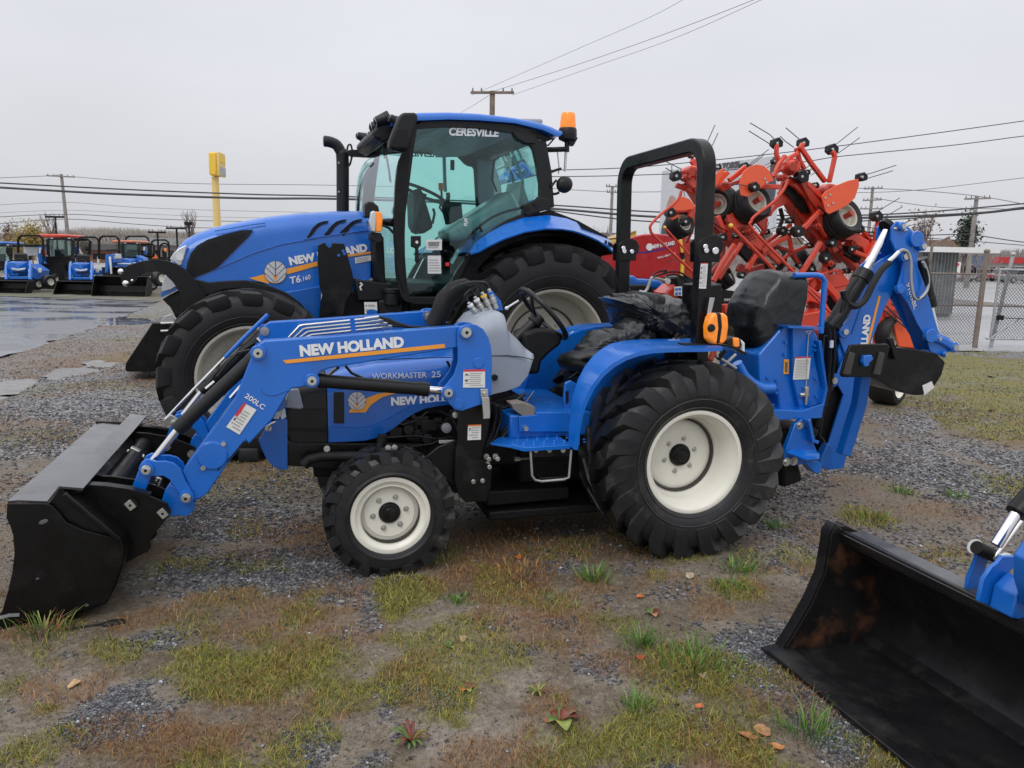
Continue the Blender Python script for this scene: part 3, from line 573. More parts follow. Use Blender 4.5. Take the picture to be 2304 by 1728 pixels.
    # ---- front bucket
    zf = S.tr(zB, [(45,690),(300,690),(345,705),(400,760),(440,815),(560,870),(700,905),(800,920),(830,985),(815,1080),(775,1200),(735,1310),(700,1345),(560,1400),(400,1450),(250,1515),(130,1555),(0,1590),(-40,1590),(-25,1480),(15,1400),(50,1280),(80,1150),(95,1020),(85,900),(62,830),(42,790)], -.72)
    for s in (-1,1): m = MB(); m.prism(zf if s < 0 else [(p[0] - .004, p[1] * 1.03) for p in zf], -.72 if s < 0 else .80,-.708 if s < 0 else .785); o = m.build('bucket_side', 'bucket', t, bevel=.003)
    for (x, y) in ((290,812),(580,1370),(250,1192)):
        q = S.at(x / 2.9625,900 + y / 2.9625,-.721)
        m = MB(); m.ball((0,0,0),(.018 if x == 290 else .007,.001,.009 if x == 290 else .004), rot('Y', -20)); 
        oo = m.build('scuff_mark', 'scuff', t); oo.location = q
    for yy in (1440,1560): m = MB(); m.bar(S.tr3(zB, [(-40, yy + 22),(60, yy - 5),(130, yy - 8)] if yy < 1500 else [(-40, yy + 15),(80, yy - 5)], -.725),.006,.012); m.build('edge_weld', 'steel', t)
    # shell: back sheet, top sheet and floor (spans the full width)
    shell = S.tr(zB, [(50,694),(190,692),(330,700),(395,600),(480,610),(620,760),(740,860),(800,930),(826,1000),(800,1110),(760,1230),(700,1345),(450,1435),(200,1530),(0,1588)], -.708)
    def shellbar(pts, y0, y1, th, name, m='bucket', par=t): 
        k = MB(); k.sheet([(p[0], y0, p[1]) for p in pts], [(p[0], y1, p[1]) for p in pts], th); return k.build(name, m, par, smooth=25)
    topp = S.tr(zB, [(50,690),(120,684),(320,690),(400,590),(552,604)], -.708)
    back = S.tr(zB, [(400,600),(440,640),(800,925),(826,1000),(800,1110),(760,1230),(700,1345)], -.708)
    shellbar(topp, -.706,.785,.010, 'top_sheet', 'wetsheen'); shellbar(back, -.706,.785,.010, 'back_sheet', 'bucket')
    P = S.tr(zB, [(322,692),(400,602),(440,632),(812,930),(822,985),(700,925),(560,880),(450,825),(400,770),(345,712)], -.70)
    for s in (-1,1): m = MB(); m.prism(P, s * .70, s * .69); m.build('corner_gusset', 'bucket', t)
    shellbar(S.tr(zB, [(322,694),(400,770),(450,825),(560,880),(820,985)], -.708),-.70,.785,.008, 'inner_sheet', 'bucket')
    shellbar(S.tr(zB, [(700,1345),(450,1435),(200,1530),(0,1586),(-40,1586)], -.708),-.706,.785,.012, 'floor_sheet')
    q = S.tr(zB, [(430,620),(800,930)], -.722); m = MB(); m.bar([(q[0][0], -.725, q[0][1]),(q[1][0], -.725, q[1][1])], .03,.022); m.build('edge_bar', 'bucket', t, bevel=.006)
    # rear hook plates carrying the pins
    hp = S.tr(zB, [(552,570),(700,578),(860,600),(1000,640),(1120,690),(1130,760),(1080,830),(1000,930),(1005,985),(985,1010),(840,1085),(800,1000),(720,880),(552,760),(545,600)], -.60)
    for s in (-1,1):
        m = MB(); m.prism(hp, s * .60, s * .588); m.build('hook_plate', 'bucket', t, bevel=.003); m = MB(); m.prism(hp, s * .44, s * .428); m.build('hook_plate', 'bucket', t, bevel=.003)
        a_ = [S.at(x / 2.9625,900 + y / 2.9625,-.6) for x, y in ((552,566),(700,574),(860,596),(1000,636))]
        m = MB(); m.sheet([(p[0], s * .62, p[2]) for p in a_], [(p[0], s * .57, p[2]) for p in a_], .008); m.build('hook_flange', 'bucket', t)
        for x, y in ((875,690),(1090,745)):
            q = S.at(x / 2.9625,900 + y / 2.9625,-.602); m = MB()
            if s < 0: m.cyl(q + Vector((0,.01,0)), q - Vector((0,.012,0)),.030,20); o = m.build('hook_boss', 'bucket', t); m = MB(); m.box(q - Vector((0,.020,0)),(.040,.016,.030), rot('Y', 55)); m.cur = 1; m.cyl(q - Vector((0,.0285,0)), q - Vector((0,.030,0)),.006,10); m.build('hook_pin', ['zinc', 'dark'], t, bevel=.006)
            else: m.cyl((q[0], .425, q[2]),(q[0], .405, q[2]),.022,6); m.build('hook_pin', 'zinc', t)
    # back channel, latch handle, shiny strap seen behind the top sheet
    m = MB(); m.plate(S.tr3(zB, [(675,572,-.30),(800,440,-.10),(835,430,-.10),(850,455,-.10),(740,578,-.30)]),.01); m.build('latch_strap', 'zinc', t, bevel=.003)
    m = MB(); m.cyl(S.at(840 / 2.9625,900 + 345 / 2.9625,.15), S.at(960 / 2.9625,900 + 385 / 2.9625,.15),.016,10); m.box(S.at(895 / 2.9625,900 + 345 / 2.9625,.15),(.05,.04,.04), rot('Y', 30)); m.build('latch_cylinder', 'zinc', t, bevel=.004)
    q = S.tr(zB, [(600,560),(700,640),(800,760),(780,900)], -.5); m = MB(); m.cyl((q[1][0], -.58, q[1][1]),(q[1][0], .58, q[1][1]),.05,16); m.build('back_tube', 'bucket', t)
    m = MB(); m.tube(S.tr3(zB, [(1010,640,-.4),(1060,520,-.4)]),.014,10); m.build('stop_pin', 'chrome', t)
    return t
tractor = compact_tractor()
def leaf_logo(fr, z, c, w, h, lat, parent, band=None):
    """round emblem: silver leaf segments split by dark veins"""
    C0, X1, Y1 = fr.tr3(z, [c, (c[0] + w, c[1]),(c[0], c[1] - h)], lat); U = X1 - C0; V_ = Y1 - C0
    def P(x, y, d=0): return C0 + U * x + V_ * y + Vector((0,-.002 - d, 0))
    def inside(x, y): r = math.hypot(x, y); return (x, y) if r <= 1 else (x / r, y / r)
    m = MB(); dk = [P(1.02 * math.cos(a * .1963),1.04 * math.sin(a * .1963)) for a in range(32)]; m.add(dk, [tuple(range(32))]); m.cur = 1
    for s in (-1,1):                                 # leaf blades: bands sloping up and out, dark veins between them
        for c0, c1 in ((-1.9,-1.02),(-.93,-.44),(-.34,.13),(.23,2)):
            lo, hi = [], []
            for i in range(15):
                x = .05 + .93 * i / 14; cr = math.sqrt(max(0,.97 - x * x)); l_, h_ = max(-cr, c0 + x * .95), min(cr, c1 + x * .95)
                if h_ > l_ + .01: lo.append((s * x, l_)); hi.append((s * x, h_))
            pts = lo + hi[::-1]
            if len(pts) > 4: m.add([P(x, y, .002) for x, y in (pts if s > 0 else pts[::-1])], [tuple(range(len(pts)))])
    m.cur = 2; m.add([P(x, y, .0035) for x, y in ((-.22,-.18),(0,-.46),(.22,-.18),(.20,-.42),(.07,-.62),(.06,-1.0),(-.06,-1.0),(-.07,-.62),(-.20,-.42))], [tuple(range(9))])
    return m.build('leaf_emblem', ['ink', 'silver', 'stripe'], parent, smooth=0)
def decal(fr, z, pts, lat, parent, m='stripe', name='decal_stripe'):
    P = fr.tr3(z, pts, lat); a = sum(P[i][0] * P[(i + 1) % len(P)][2] - P[(i + 1) % len(P)][0] * P[i][2] for i in range(len(P)))
    if a > 0: pass
    k = MB(); k.prism([(p[0], p[2]) for p in P], lat - .0015, lat + .001); return k.build(name, m, parent, smooth=0)

def compact_tractor_rear(t):
    both = lambda fn: [fn(s) for s in (-1,1)]
    # ---- engine, chassis
    m = MB(); P = S.tr(zC, [(300,1235),(1600,1240),(1640,1420),(1100,1460),(300,1410)], -.30); m.prism(P, -.30,-.24); m.prism(P, .24,.30); m.build('frame_rail', 'black', t, bevel=.004)
    m = MB(); m.box((.30,0,.58),(1.3,.34,.34)); m.box((.25,0,.80),(.9,.42,.16)); m.box((1.2,0,.50),(.9,.40,.38)); m.box((0,0,.33),(.16,.5,.12)); m.build('engine_block', 'dark', t, bevel=.02)
    m = MB(); m.cyl((1.573,-.46,.515),(1.573,.46,.515),.09,20); m.cyl((1.573,-.32,.515),(1.573,.32,.515),.16,20); m.build('rear_axle', 'black', t)
    m = MB(); m.cyl((0,-.40,.30),(0,.40,.30),.05,14); m.box((0,-.33,.33),(.11,.08,.2)); m.box((0,.33,.33),(.11,.08,.2)); m.build('front_axle', 'black', t, bevel=.01)
    for k in range(26):
        x, y = rnd.uniform(1120,1600), rnd.uniform(985,1220)
        m = None if (x < 1250 and y < 1060) else MB()
        if m:
            q = S.at(560 + x / 3.456,640 + y / 3.456,-rnd.uniform(.24,.28)); r_ = rnd.uniform(.012,.03)
            if k % 2: m.box(q, (r_ * 3,.05, r_ * 2)); m.build('engine_part', 'dark', t, bevel=.006)
            else: m.cyl(q + Vector((0,.03,0)), q - Vector((0,.03,0)), r_, 14); m.build('engine_part', 'blackm', t, bevel=.003)
    q = S.at(560 + 1530 / 3.456,640 + 1110 / 3.456,-.29); m = MB(); m.cyl(q + Vector((0,.05,0)), q - Vector((0,.03,0)),.026,20); m.cyl(q - Vector((0,.03,0)), q - Vector((0,.035,0)),.016,20); m.build('oil_filter', 'steel', t, bevel=.004)
    for pts, r_, lt in (([(1100,1060),(1200,1090),(1300,1060),(1390,990)], .007,-.29),([(1080,1190),(1300,1175),(1450,1200),(1600,1190)], .006,-.3),([(1080,1250),(1250,1262),(1420,1240),(1560,1180)], .005,-.31),([(1470,985),(1560,1020),(1600,1090),(1640,1180)], .008,-.31),
                         ([(1900,920),(1930,1000),(1900,1150),(1850,1250)], .010,-.34),([(1960,930),(1960,1050),(1920,1180),(1850,1260)], .007,-.36),([(2080,1040),(1980,1180),(1890,1260)], .012,-.34),([(1880,930),(1990,960),(2080,900),(2150,850)], .010,-.30),([(2100,1000),(2010,1100),(1960,1200),(1900,1250)], .014,-.32)):
        m = MB(); m.tube(S.tr3(zC, pts, lt), r_, 8); m.build('engine_hose', 'blackm', t)
    m = MB(); P = S.tr(zC, [(1880,880),(2080,840),(2150,900),(2110,1000),(1960,1100),(1885,1080)], -.2); m.prism(P, -.22,.2); m.build('bell_housing', 'dark', t, bevel=.02)
    m = MB(); P = S.tr(zC, [(1130,1380),(1600,1280),(1700,1640),(1560,1600),(1400,1480)], -.3); m.prism(P, -.33,-.25); m.build('axle_support', 'black', t, bevel=.006)
    sticker(S, zC, [(1478,1210),(1590,1208),(1590,1232),(1478,1234)], -.33, t, None, 2, pics=True)
    m = MB(); m.tube(S.tr3(zC, [(425,1405),(470,1360),(560,1340),(700,1338),(900,1332),(985,1310),(1030,1260),(1040,1170)], -.38), [.026,.024,.024,.024,.024,.025,.026,.026], 14); m.build('exhaust_pipe', 'dark', t, smooth=60)
    m = MB(); m.box(S.at(640 + 1580 / 3.456 + 45,960 + 545 / 3.456,-.1) + Vector((.25,0,-.02)),(.85,.5,.05)); m.build('belly_plate', 'dark', t, bevel=.01)
    P = S.tr(zD, [(1570,500),(2212,465),(2212,560),(1570,620)], -.30); m = MB(); m.prism(P, -.31,.31); m.build('belly_guard', 'dark', t, bevel=.01)
    # ---- platform and step
    zp = S.at(1080 + 380 / 3.456,560 + 1548 / 3.456,-.60)[2]
    e = [S.at(1080 + x / 3.456,560 + y / 3.456,-.60) for x, y in ((345,1552),(700,1535))]
    l0, l1 = e[0][0], e[1][0]
    for s in (-1,1):
        m = MB(); P = [(l0, s * .60),(l1 + .02, s * .60),(l1 + .02, s * .28),(l0 - .02, s * .28),(l0 - .14, s * .46)]
        if s > 0: P = P[::-1]
        m.add([(x, y, zp) for x, y in P] + [(x, y, zp - .012) for x, y in P], [tuple(range(5)), tuple(range(9,4,-1))] + [(i, i + 5,(i + 1) % 5 + 5,(i + 1) % 5) for i in range(5)])
        f_ = m.build('foot_platform', 'bluefar', t, bevel=.004)
        k = MB()
        for i in range(7):
            for j in range(5): k.ball((l0 + .01 + .055 * i + .02 * (j % 2), s * (.33 + .055 * j), zp + .001),(.010,.006,.005), None, 8,5)
        k.build('grip_dimples', 'bluefar', f_, smooth=60, kind='stuff')
    m = MB(); m.bar(S.tr3(zF, [(240,1532),(345,1560),(700,1540)], -.605),.008,.02); m.build('platform_lip', 'blue', t, bevel=.002)
    st = S.tr3(zF, [(395,1560),(395,1700)], -.59)
    m = MB(); q = S.tr3(zD, [(1912,165),(1925,380),(1950,415),(2000,425),(2170,410),(2212,395),(2230,180)], -.595); m.tube(q, .0062,8); m.build('step_loop', 'steel', t)
    m = MB(); q = S.tr3(zD, [(1975,412),(2185,400)], -.57); m.bar(q, .04,.03); m.build('step_tread', 'black', t, bevel=.003)
    m = MB(); m.prism(S.tr(zD, [(1905,165),(2235,155),(2235,225),(1905,235)], -.585),-.59,-.58); m.build('step_bracket', 'black', t)
    for x in (1952,2057,2162):
        q = S.at(640 + x / 3.456,960 + 182 / 3.456,-.59); m = MB(); m.cyl(q, q - Vector((0,.012,0)),.013,12); m.build('step_bolt', 'zinc', t, bevel=.002)
    for x, y in ((1587,252),(1592,312),(1467,425),(1538,418),(1655,248)): q = S.at(640 + x / 3.456,960 + y / 3.456,-.506); m = MB(); m.cyl(q, q - Vector((0,.012,0)),.013,6); m.build('frame_bolt', 'zinc', t, bevel=.002)
    m = MB(); q = S.tr3(zD, [(1790,252),(1830,250)], -.5); m.cyl(q[0], q[1], .012,6); q = S.tr3(zD, [(1830,250),(1910,246)], -.5); m.cyl(q[0], q[1], .005,6); m.build('linkage_rod', 'zinc', t)
    # riser behind the platform, central tunnel
    q0 = S.at(1080 + 300 / 3.456,560 + 1420 / 3.456,-.42); q1 = S.at(1080 + 700 / 3.456,560 + 1270 / 3.456,-.38)
    m = MB(); m.box(((q0[0] + q1[0]) / 2 + .04,0, zp + .06),(q1[0] - q0[0] + .16,.78,.13)); m.build('seat_riser', 'bluefar', t, bevel=.012)
    m = MB(); m.prism(S.tr(zF, [(300,1420),(300,1300),(430,1290),(430,1270),(690,1270),(690,1420)], -.40),-.41,-.39); m.build('riser_panel', 'bluefar', t, bevel=.003)
    q = S.at(1080 + 358 / 3.456,560 + 1398 / 3.456,-.43); m = MB(); m.cyl(q + Vector((0,.03,0)), q - Vector((0,.005,0)),.013,10); m.build('platform_bolt', 'zinc', t)
    m = MB(); m.prism(S.tr(zF, [(235,1200),(320,1190),(420,1225),(415,1290),(330,1300),(250,1240)], -.38),-.40,-.3); m.tube(S.tr3(zF, [(345,1215),(380,1160),(420,1105)], -.38),.003,5); m.build('brake_pedal', 'rustp', t, bevel=.006)
    # ---- rear fenders: outer lip, top band, inner wall
    outer = S.tr(zF, [(728,1560),(742,1420),(768,1290),(805,1180),(860,1070),(935,970),(1020,895),(1120,838),(1220,803),(1320,782),(1450,772),(1600,768),(1760,766),(1885,760)], -.66)
    inner = S.tr(zF, [(322,1180),(340,1090),(370,1000),(415,920),(460,850),(510,790),(565,742),(625,700),(700,665),(780,635),(900,605),(1060,595),(1200,590),(1340,588)], .36)
    n = len(outer); hub = Vector((1.573,0,.52))
    for s in (-1,1):
        if s < 0: A = [Vector((p[0], -.665, p[1])) for p in outer]; B = [Vector((p[0], -.665 + (.075 + .23 * min(1, i / 8) ** 1.3), p[1] + .012)) for i, p in enumerate(outer)]
        else: A = [Vector((p[0], .665, p[1] - .012)) for p in inner]; B = [Vector((p[0], .36, p[1])) for p in inner]
        m = MB(); m.sheet(A if s < 0 else B, B if s < 0 else A, -.006); o = m.build('fender', 'blue', t, smooth=40)
        k = MB(); A2 = [a_ + (Vector((hub[0], a_[1], hub[2])) - a_).normalized() * .022 for a_ in A]; k.sheet(A, A2,.006); k.build('fender_lip', 'blue', o, smooth=40)
        k = MB(); B2 = [a_ + (Vector((hub[0], a_[1], hub[2])) - a_).normalized() * .06 for a_ in B]; k.sheet(B, B2,.006); k.build('fender_return', 'bluefar', o, smooth=40)
        if s < 0: P = [(p[0] + .24 * max(0,1 - i / 9), p[1] - .004) for i, p in enumerate(outer)] + [(outer[-1][0], .70),(1.2,.60),(outer[0][0] + .35, outer[0][1])]
        else: P = [(p[0], p[1] - .004) for p in inner] + [(inner[-1][0], .60),(inner[0][0] + .05,.56),(inner[0][0], .62)]
        k = MB(); k.prism(P, s * .365 if s > 0 else -.30, s * .353 if s > 0 else -.29); k.build('fender_wall', 'bluefar', o)
    m = MB(); m.prism(S.tr(zF, [(655,1040),(700,1020),(800,1075),(860,1200),(760,1272),(650,1272),(645,1150)], -.26),-.27,-.25); m.build('seat_pedestal', 'bluefar', t, bevel=.006)
    m = MB(); m.prism(S.tr(zF, [(668,1110),(688,1100),(688,1190),(668,1205)], -.272),-.274,-.27); m.build('pedestal_slot', 'dark', t)
    sticker(S, zF, [(715,640),(760,648),(555,790),(530,780)], .40, t, None, 3, pics=False)
    sticker(S, zF, [(1462,706),(1550,706),(1590,722),(1500,722)], -.40, t, None, 2, pics=False)
    for x, y in ((1280,885),(1000,1150),(910,1222)): q = S.at(1080 + x / 3.456,560 + y / 3.456,-.366); m = MB(); m.cyl(q, q - Vector((0,.006,0)),.012,12); m.build('fender_plug', 'blued', t)
    # ---- seat
    sc_ = S.at(1080 + 850 / 3.456,560 + 850 / 3.456,0.0)
    rows = []
    for i in range(7):
        th = math.pi * i / 6; rows.append([(sc_[0] + .05 + (.24 * math.sin(th) ** .5) * math.cos(a) * 1.0,.23 * math.sin(th) ** .5 * math.sin(a) * 1.0, sc_[2] - .02 + .062 * math.cos(th) + .035 * math.cos(a) * 0) for a in [2 * math.pi * j / 28 for j in range(28)]])
    m = MB(); m.grid(rows, wrap=True); m.build('seat', 'blackm', t, smooth=80)
    m = MB(); m.box((sc_[0] + .30,0, sc_[2] + .18),(.09,.42,.42), rot('Y', 12)); m.build('seat_back', 'blackm', t, bevel=.04, seg=4)
    m = MB(); m.box((sc_[0] + .05,0, sc_[2] - .14),(.30,.30,.10)); m.tube(S.tr3(zF, [(690,1010),(760,960),(840,1010)], -.15),.008,8); m.build('seat_base', 'dark', t, bevel=.02)
    # ---- folding roll bar
    base = S.tr3(zF, [(1705,700),(1722,90)], -.50); top_ = S.tr3(zH, [(520,700),(520,330),(495,262),(440,225)], -.50)
    lx, zb = base[0][0], base[0][2]; corner = S.at(1440 + 520 / 3.456,260 + 290 / 3.456,-.50)
    tilt = corner[0] - S.at(1440 + 480 / 3.456,260 + 1500 / 3.456,-.50)[0]; z2 = corner[2] + .05; l_b = S.at(1440 + 478 / 3.456,260 + 1500 / 3.456,-.5)[0]; l_t = corner[0]
    def L_(z): return l_b + (l_t - l_b) * (z - 1.1) / (z2 - 1.1)
    rr = .13; path = [(L_(.75),-.50,.75),(L_(1.52),-.50,1.52)] + [(L_(z2 - rr + rr * math.sin(R(a))),-.50 + rr - rr * math.cos(R(a)), z2 - rr + rr * math.sin(R(a))) for a in range(0,91,10)]
    path += [(p[0], -p[1], p[2]) for p in path[::-1]]
    m = MB(); m.bar(path, .075,.075, up=(1,0,0)); m.build('roll_bar', 'black', t, smooth=50, bevel=.008)
    for s in (-1,1):
        for sg, xs in ((1,0),(-1,0)):
            P = S.tr(zH, [(455,985),(520,930),(590,925),(630,950),(655,1000),(640,1060),(622,1080),(618,1140),(455,1140)], -.545)
            m = MB(); m.prism(P, s * (.50 + sg * .047), s * (.50 + sg * .040)); m.build('hinge_plate', 'black', t, bevel=.003)
        m = MB()
        for x, y in ((500,1020),(508,1050),(578,1052)):
            q = S.at(1440 + x / 3.456,260 + y / 3.456,-.55); yy = s * .548; m.cyl((q[0], yy, q[2]),(q[0], yy + s * .018, q[2]),.014 if x < 570 else .019,12)
            yy = s * .452; m.cyl((q[0], yy, q[2]),(q[0], yy - s * .014, q[2]),.016,6)
        m.build('hinge_bolt', 'chrome', t, bevel=.003)
        
    sticker(S, zH, [(472,1146),(528,1146),(512,1346),(456,1344)], -.541, t, 'redink', 12, bandh=.03)
    # lamps
    q = S.at(1080 + 1835 / 3.456,560 + 620 / 3.456,-.60); 
    m = MB(); P = S.tr(zF, [(1775,530),(1800,500),(1880,497),(1912,520),(1918,600),(1905,700),(1880,735),(1800,738),(1760,700),(1758,600)], -.60); m.prism(P, -.625,-.56); o = m.build('warning_lamp', 'amber', t, bevel=.014, seg=4)
    m = MB(); m.prism(S.tr(zF, [(1840,500),(1880,497),(1890,600),(1870,738),(1835,738),(1850,620)], -.628),-.6275,-.5575); m.build('lamp_band', 'blackm', o, bevel=.01)
    m = MB(); k = S.at(1080 + 1797 / 3.456,560 + 615 / 3.456,-.625); m.cyl(k, k - Vector((0,.012,0)),.022,20,.018); m.build('lamp_boss', 'blackm', o)
    m = MB(); m.plate(S.tr3(zF, [(1788,378),(1825,380),(1775,600),(1750,595)], -.57),.005); m.build('lamp_bracket', 'steel', t, bevel=.002)
    m = MB(); m.prism(S.tr(zF, [(1895,690),(1960,680),(2010,695),(2015,760),(1960,765),(1880,740)], -.52),-.55,-.47); o = m.build('tail_lamp', 'blackm', t, bevel=.01)
    m = MB(); m.prism(S.tr(zF, [(1965,690),(2012,693),(2016,760),(1968,768)], -.552),-.56,-.50); m.build('lamp_lens', 'amber', o, bevel=.006)
    m = MB(); m.bar(S.tr3(zF, [(1560,742),(1890,745),(1950,760),(2045,812)], -.56),.07,.012); m.build('fender_bracket', 'black', t, bevel=.003)
    m = MB(); m.tube(S.tr3(zF, [(2015,715),(2040,735),(2040,800)], -.52),.012,8); m.build('lamp_socket', 'white', t)
    m = MB(); m.prism(S.tr(zF, [(1540,770),(1760,770),(1750,890),(1530,880)], -.45),-.46,.46); m.build('rear_cover', 'dark', t)
    m = MB(); m.prism(S.tr(zF, [(1775,285),(1885,270),(1885,500),(1790,660),(1760,680)], -.2),-.2,.1); m.build('valve_box', 'black', t, bevel=.01)
    for a_, b_, r_, mm in (((1830,770),(1770,905),.017, 'orange'),((1900,790),(1850,860),.014, 'blackm'),((1660,865),(1680,900),.006, 'white'),((1990,820),(1860,940),.008, 'steel'),((1830,830),(1990,930),.01, 'steel')):
        m = MB(); m.tube(S.tr3(zF, [a_, b_], -.42), r_, 8); m.build('linkage_arm', mm, t)
    m = MB(); m.tube(S.tr3(zF, [(1735,895),(1760,860),(1795,865),(1800,890),(1770,910)], -.45),.004,6); m.build('wire_loop', 'blackm', t)
    # ================================================================ backhoe
    # swing frame / control tower
    m = MB(); m.prism(S.tr(zI, [(75,880),(230,700),(410,712),(440,760),(490,1100),(460,1180),(330,1222),(205,1218),(190,1100),(75,1060)], -.22),-.22,.22); m.build('control_tower', 'blue', t, bevel=.01)
    m = MB(); m.prism(S.tr(zI, [(285,712),(420,715),(420,900),(470,1120),(455,1185),(330,1222),(290,1050)], -.25),-.255,-.222); m.build('tower_panel', 'blue', t, bevel=.006)
    m = MB(); m.prism(S.tr(zI, [(435,790),(452,790),(492,1090),(470,1200),(455,1180),(478,1080)], -.27),-.29,-.2); m.build('tower_flange', 'blue', t, bevel=.003)
    m = MB(); m.tube(S.tr3(zI, [(295,386,-.18),(430,384,-.18),(465,392,-.18),(485,420,-.18),(478,520,-.18),(462,745,-.18)]),.017,12); m.build('grab_rail', 'blue', t)
    m = MB(); m.plate(S.tr3(zI, [(220,696),(430,704),(432,716),(222,708)], -.25),.12); m.build('tower_cap', 'blue', t)
    m = MB(); m.plate(S.tr3(zI, [(232,908),(262,908),(260,1000),(228,998)], -.224),.004); o = m.build('warning_sticker', 'stripe', t, label='small orange warning sticker')
    m = MB(); m.plate(S.tr3(zI, [(240,925),(255,925),(252,985),(238,982)], -.228),.003); m.build('sticker_print', 'ink', t)
    sticker(S, zI, [(300,893),(398,890),(384,1030),(287,1034)], -.258, t, 'redink', 12, bandh=.06, pics=False)
    m = MB(); m.plate(S.tr3(zI, [(362,732),(408,726),(385,756)], -.258),.003); m.build('arrow_decal', 'white', t)
    m = MB(); m.plate(S.tr3(zI, [(372,736),(398,732),(385,748)], -.261),.002); m.build('arrow_centre', 'blue', t)
    m = MB(); m.tube(S.tr3(zI, [(385,750),(376,900),(370,1080)], -.262),.003,6); m.build('control_cable', 'inkg', t)
    m = MB(); a_, b_ = S.tr3(zI, [(370,1078),(368,1190)], -.265); m.cyl(a_, a_.lerp(b_, .55),.019,8); m.cyl(a_.lerp(b_, .55), b_, .010,8); m.cyl(*S.tr3(zI, [(330,1130),(385,1128)], -.265),.013,6); m.build('relief_fitting', 'zinc', t, bevel=.002)
    for x, y in ((240,802),(235,878),(418,822),(420,850),(130,1024),(185,1040),(182,1115),(160,1190),(428,1028),(430,1138)): q = S.at(1680 + x / 2.764,480 + y / 2.764,-.26 if x > 280 else -.225); m = MB(); m.cyl(q + Vector((0,.005,0)), q - Vector((0,.010,0)),.010,6); m.build('tower_bolt', 'bluefar', t)
    m = MB(); m.tube(S.tr3(zI, [(-60,930),(-20,1010),(30,1060),(90,1090),(165,1088)], -.30), [.03,.033,.035,.035,.032], 14); m.build('mount_tube', 'blue', t)
    m = MB(); m.prism(S.tr(zI, [(110,1215),(330,1225),(470,1180),(455,1270),(130,1285)], -.30),-.32,-.30); m.build('lower_gusset', 'blue', t, bevel=.004)
    m = MB(); q = S.tr3(zI, [(100,1215),(440,1260)], -.3); m.box((q[0] + q[1]) / 2 + Vector((0,.3,0)),(abs(q[1][0] - q[0][0]),.6,.03)); m.build('operator_footrest', 'blue', t)
    m = MB(); m.prism(S.tr(zI, [(220,1500),(245,1430),(290,1310),(330,1280),(375,1275),(395,1400),(440,1500),(420,1540),(330,1560),(235,1565)], -.32),-.335,-.30); m.build('stabiliser_bracket', 'blue', t, bevel=.004)
    m = MB(); m.bar(S.tr3(zI, [(375,1280),(400,1410),(432,1420)], -.36),.05,.02); m.build('bracket_rib', 'blue', t, bevel=.003)
    m = MB(); m.plate(S.tr3(zI, [(245,1490,-.36),(300,1455,-.30),(395,1455,-.30),(450,1500,-.36),(450,1530,-.36),(370,1535,-.42)]),.012); m.build('step_plate', 'blue', t)
    m = MB(); m.prism(S.tr(zI, [(330,1540),(420,1530),(440,1560),(430,1605),(400,1608),(370,1575)], -.3),-.34,-.26); m.build('stabiliser_toe', 'blue', t, bevel=.004)
    for x, y in ((332,1318),(247,1546),(293,1542)): q = S.at(1680 + x / 2.764,480 + y / 2.764,-.335); m = MB(); m.cyl(q, q - Vector((0,.015,0)),.016,6); m.cyl(q, q - Vector((0,.004,0)),.026,16); m.build('bracket_bolt', 'zinc', t)
    m = MB(); m.prism(S.tr(zI, [(140,1285),(300,1290),(240,1440),(170,1480),(200,1600),(80,1640),(60,1300)], 0),-.25,.3); m.build('backhoe_subframe', 'dark', t, bevel=.02)
    # swing post and cylinders (black, between tower and boom)
    m = MB(); m.prism(S.tr(zI, [(485,700),(545,680),(600,880),(520,1060),(560,1100),(500,1460),(430,1510),(415,1480),(440,1200),(500,1080),(470,900)], 0),-.06,.06); m.build('swing_post', 'dark', t, bevel=.01)
    m = MB(); a_, b_ = S.tr3(zI, [(522,760),(500,1100)], -.10); m.cyl(a_, b_, .038,18); o = m.build('swing_cylinder', 'black', t, bevel=.003); m = MB(); m.cyl(b_, S.at(1680 + 480 / 2.764,480 + 1190 / 2.764,-.10),.018,12); m.build('piston_rod', 'chrome', o)
    for pts in ([(510,700),(520,820),(515,950),(505,1100),(470,1230),(440,1330)], [(540,700),(545,900),(530,1050),(490,1200)], [(500,1130),(470,1260),(450,1380),(480,1420)]):
        m = MB(); m.tube(S.tr3(zI, pts, -.14),.011,8); m.build('hydraulic_hose', 'blackm', t)
    m = MB(); m.cyl(*S.tr3(zI, [(528,790),(527,835)], -.152),.012,8); m.build('hose_label', 'white', t)
    # main boom: two cheek plates and a box
    bpl = S.tr(zI, [(600,1580),(560,1590),(490,1590),(435,1560),(440,1500),(500,1450),(600,1130),(560,1060),(510,1055),(505,1025),(560,1000),(590,920),(610,880),(570,770),(540,730),(550,700),(600,690),(640,650),(720,470),(790,320),(830,290),(900,250),(975,240),(1005,275),(990,330),(940,400),(900,500),(850,600),(790,750),(760,820),(730,1000),(715,1200),(690,1300),(640,1400),(610,1540)], -.10)
    m = MB(); m.prism(bpl, -.105,-.09); m.prism(bpl, .005,.02); m.build('boom_plate', 'blue', t, bevel=.003)
    m = MB(); m.prism(S.tr(zI, [(600,1570),(500,1580),(520,1450),(610,1130),(560,850),(640,660),(740,470),(800,320),(950,340),(880,520),(780,750),(730,1000),(700,1250)], -.08),-.088,.004); m.build('boom_box', 'blue', t, bevel=.006)
    m = MB(); m.prism(S.tr(zI, [(715,1135),(712,1200),(700,1290),(650,1400),(625,1400),(640,1280)], -.12),-.125,-.105); m.build('boom_gusset', 'blue', t, bevel=.004)
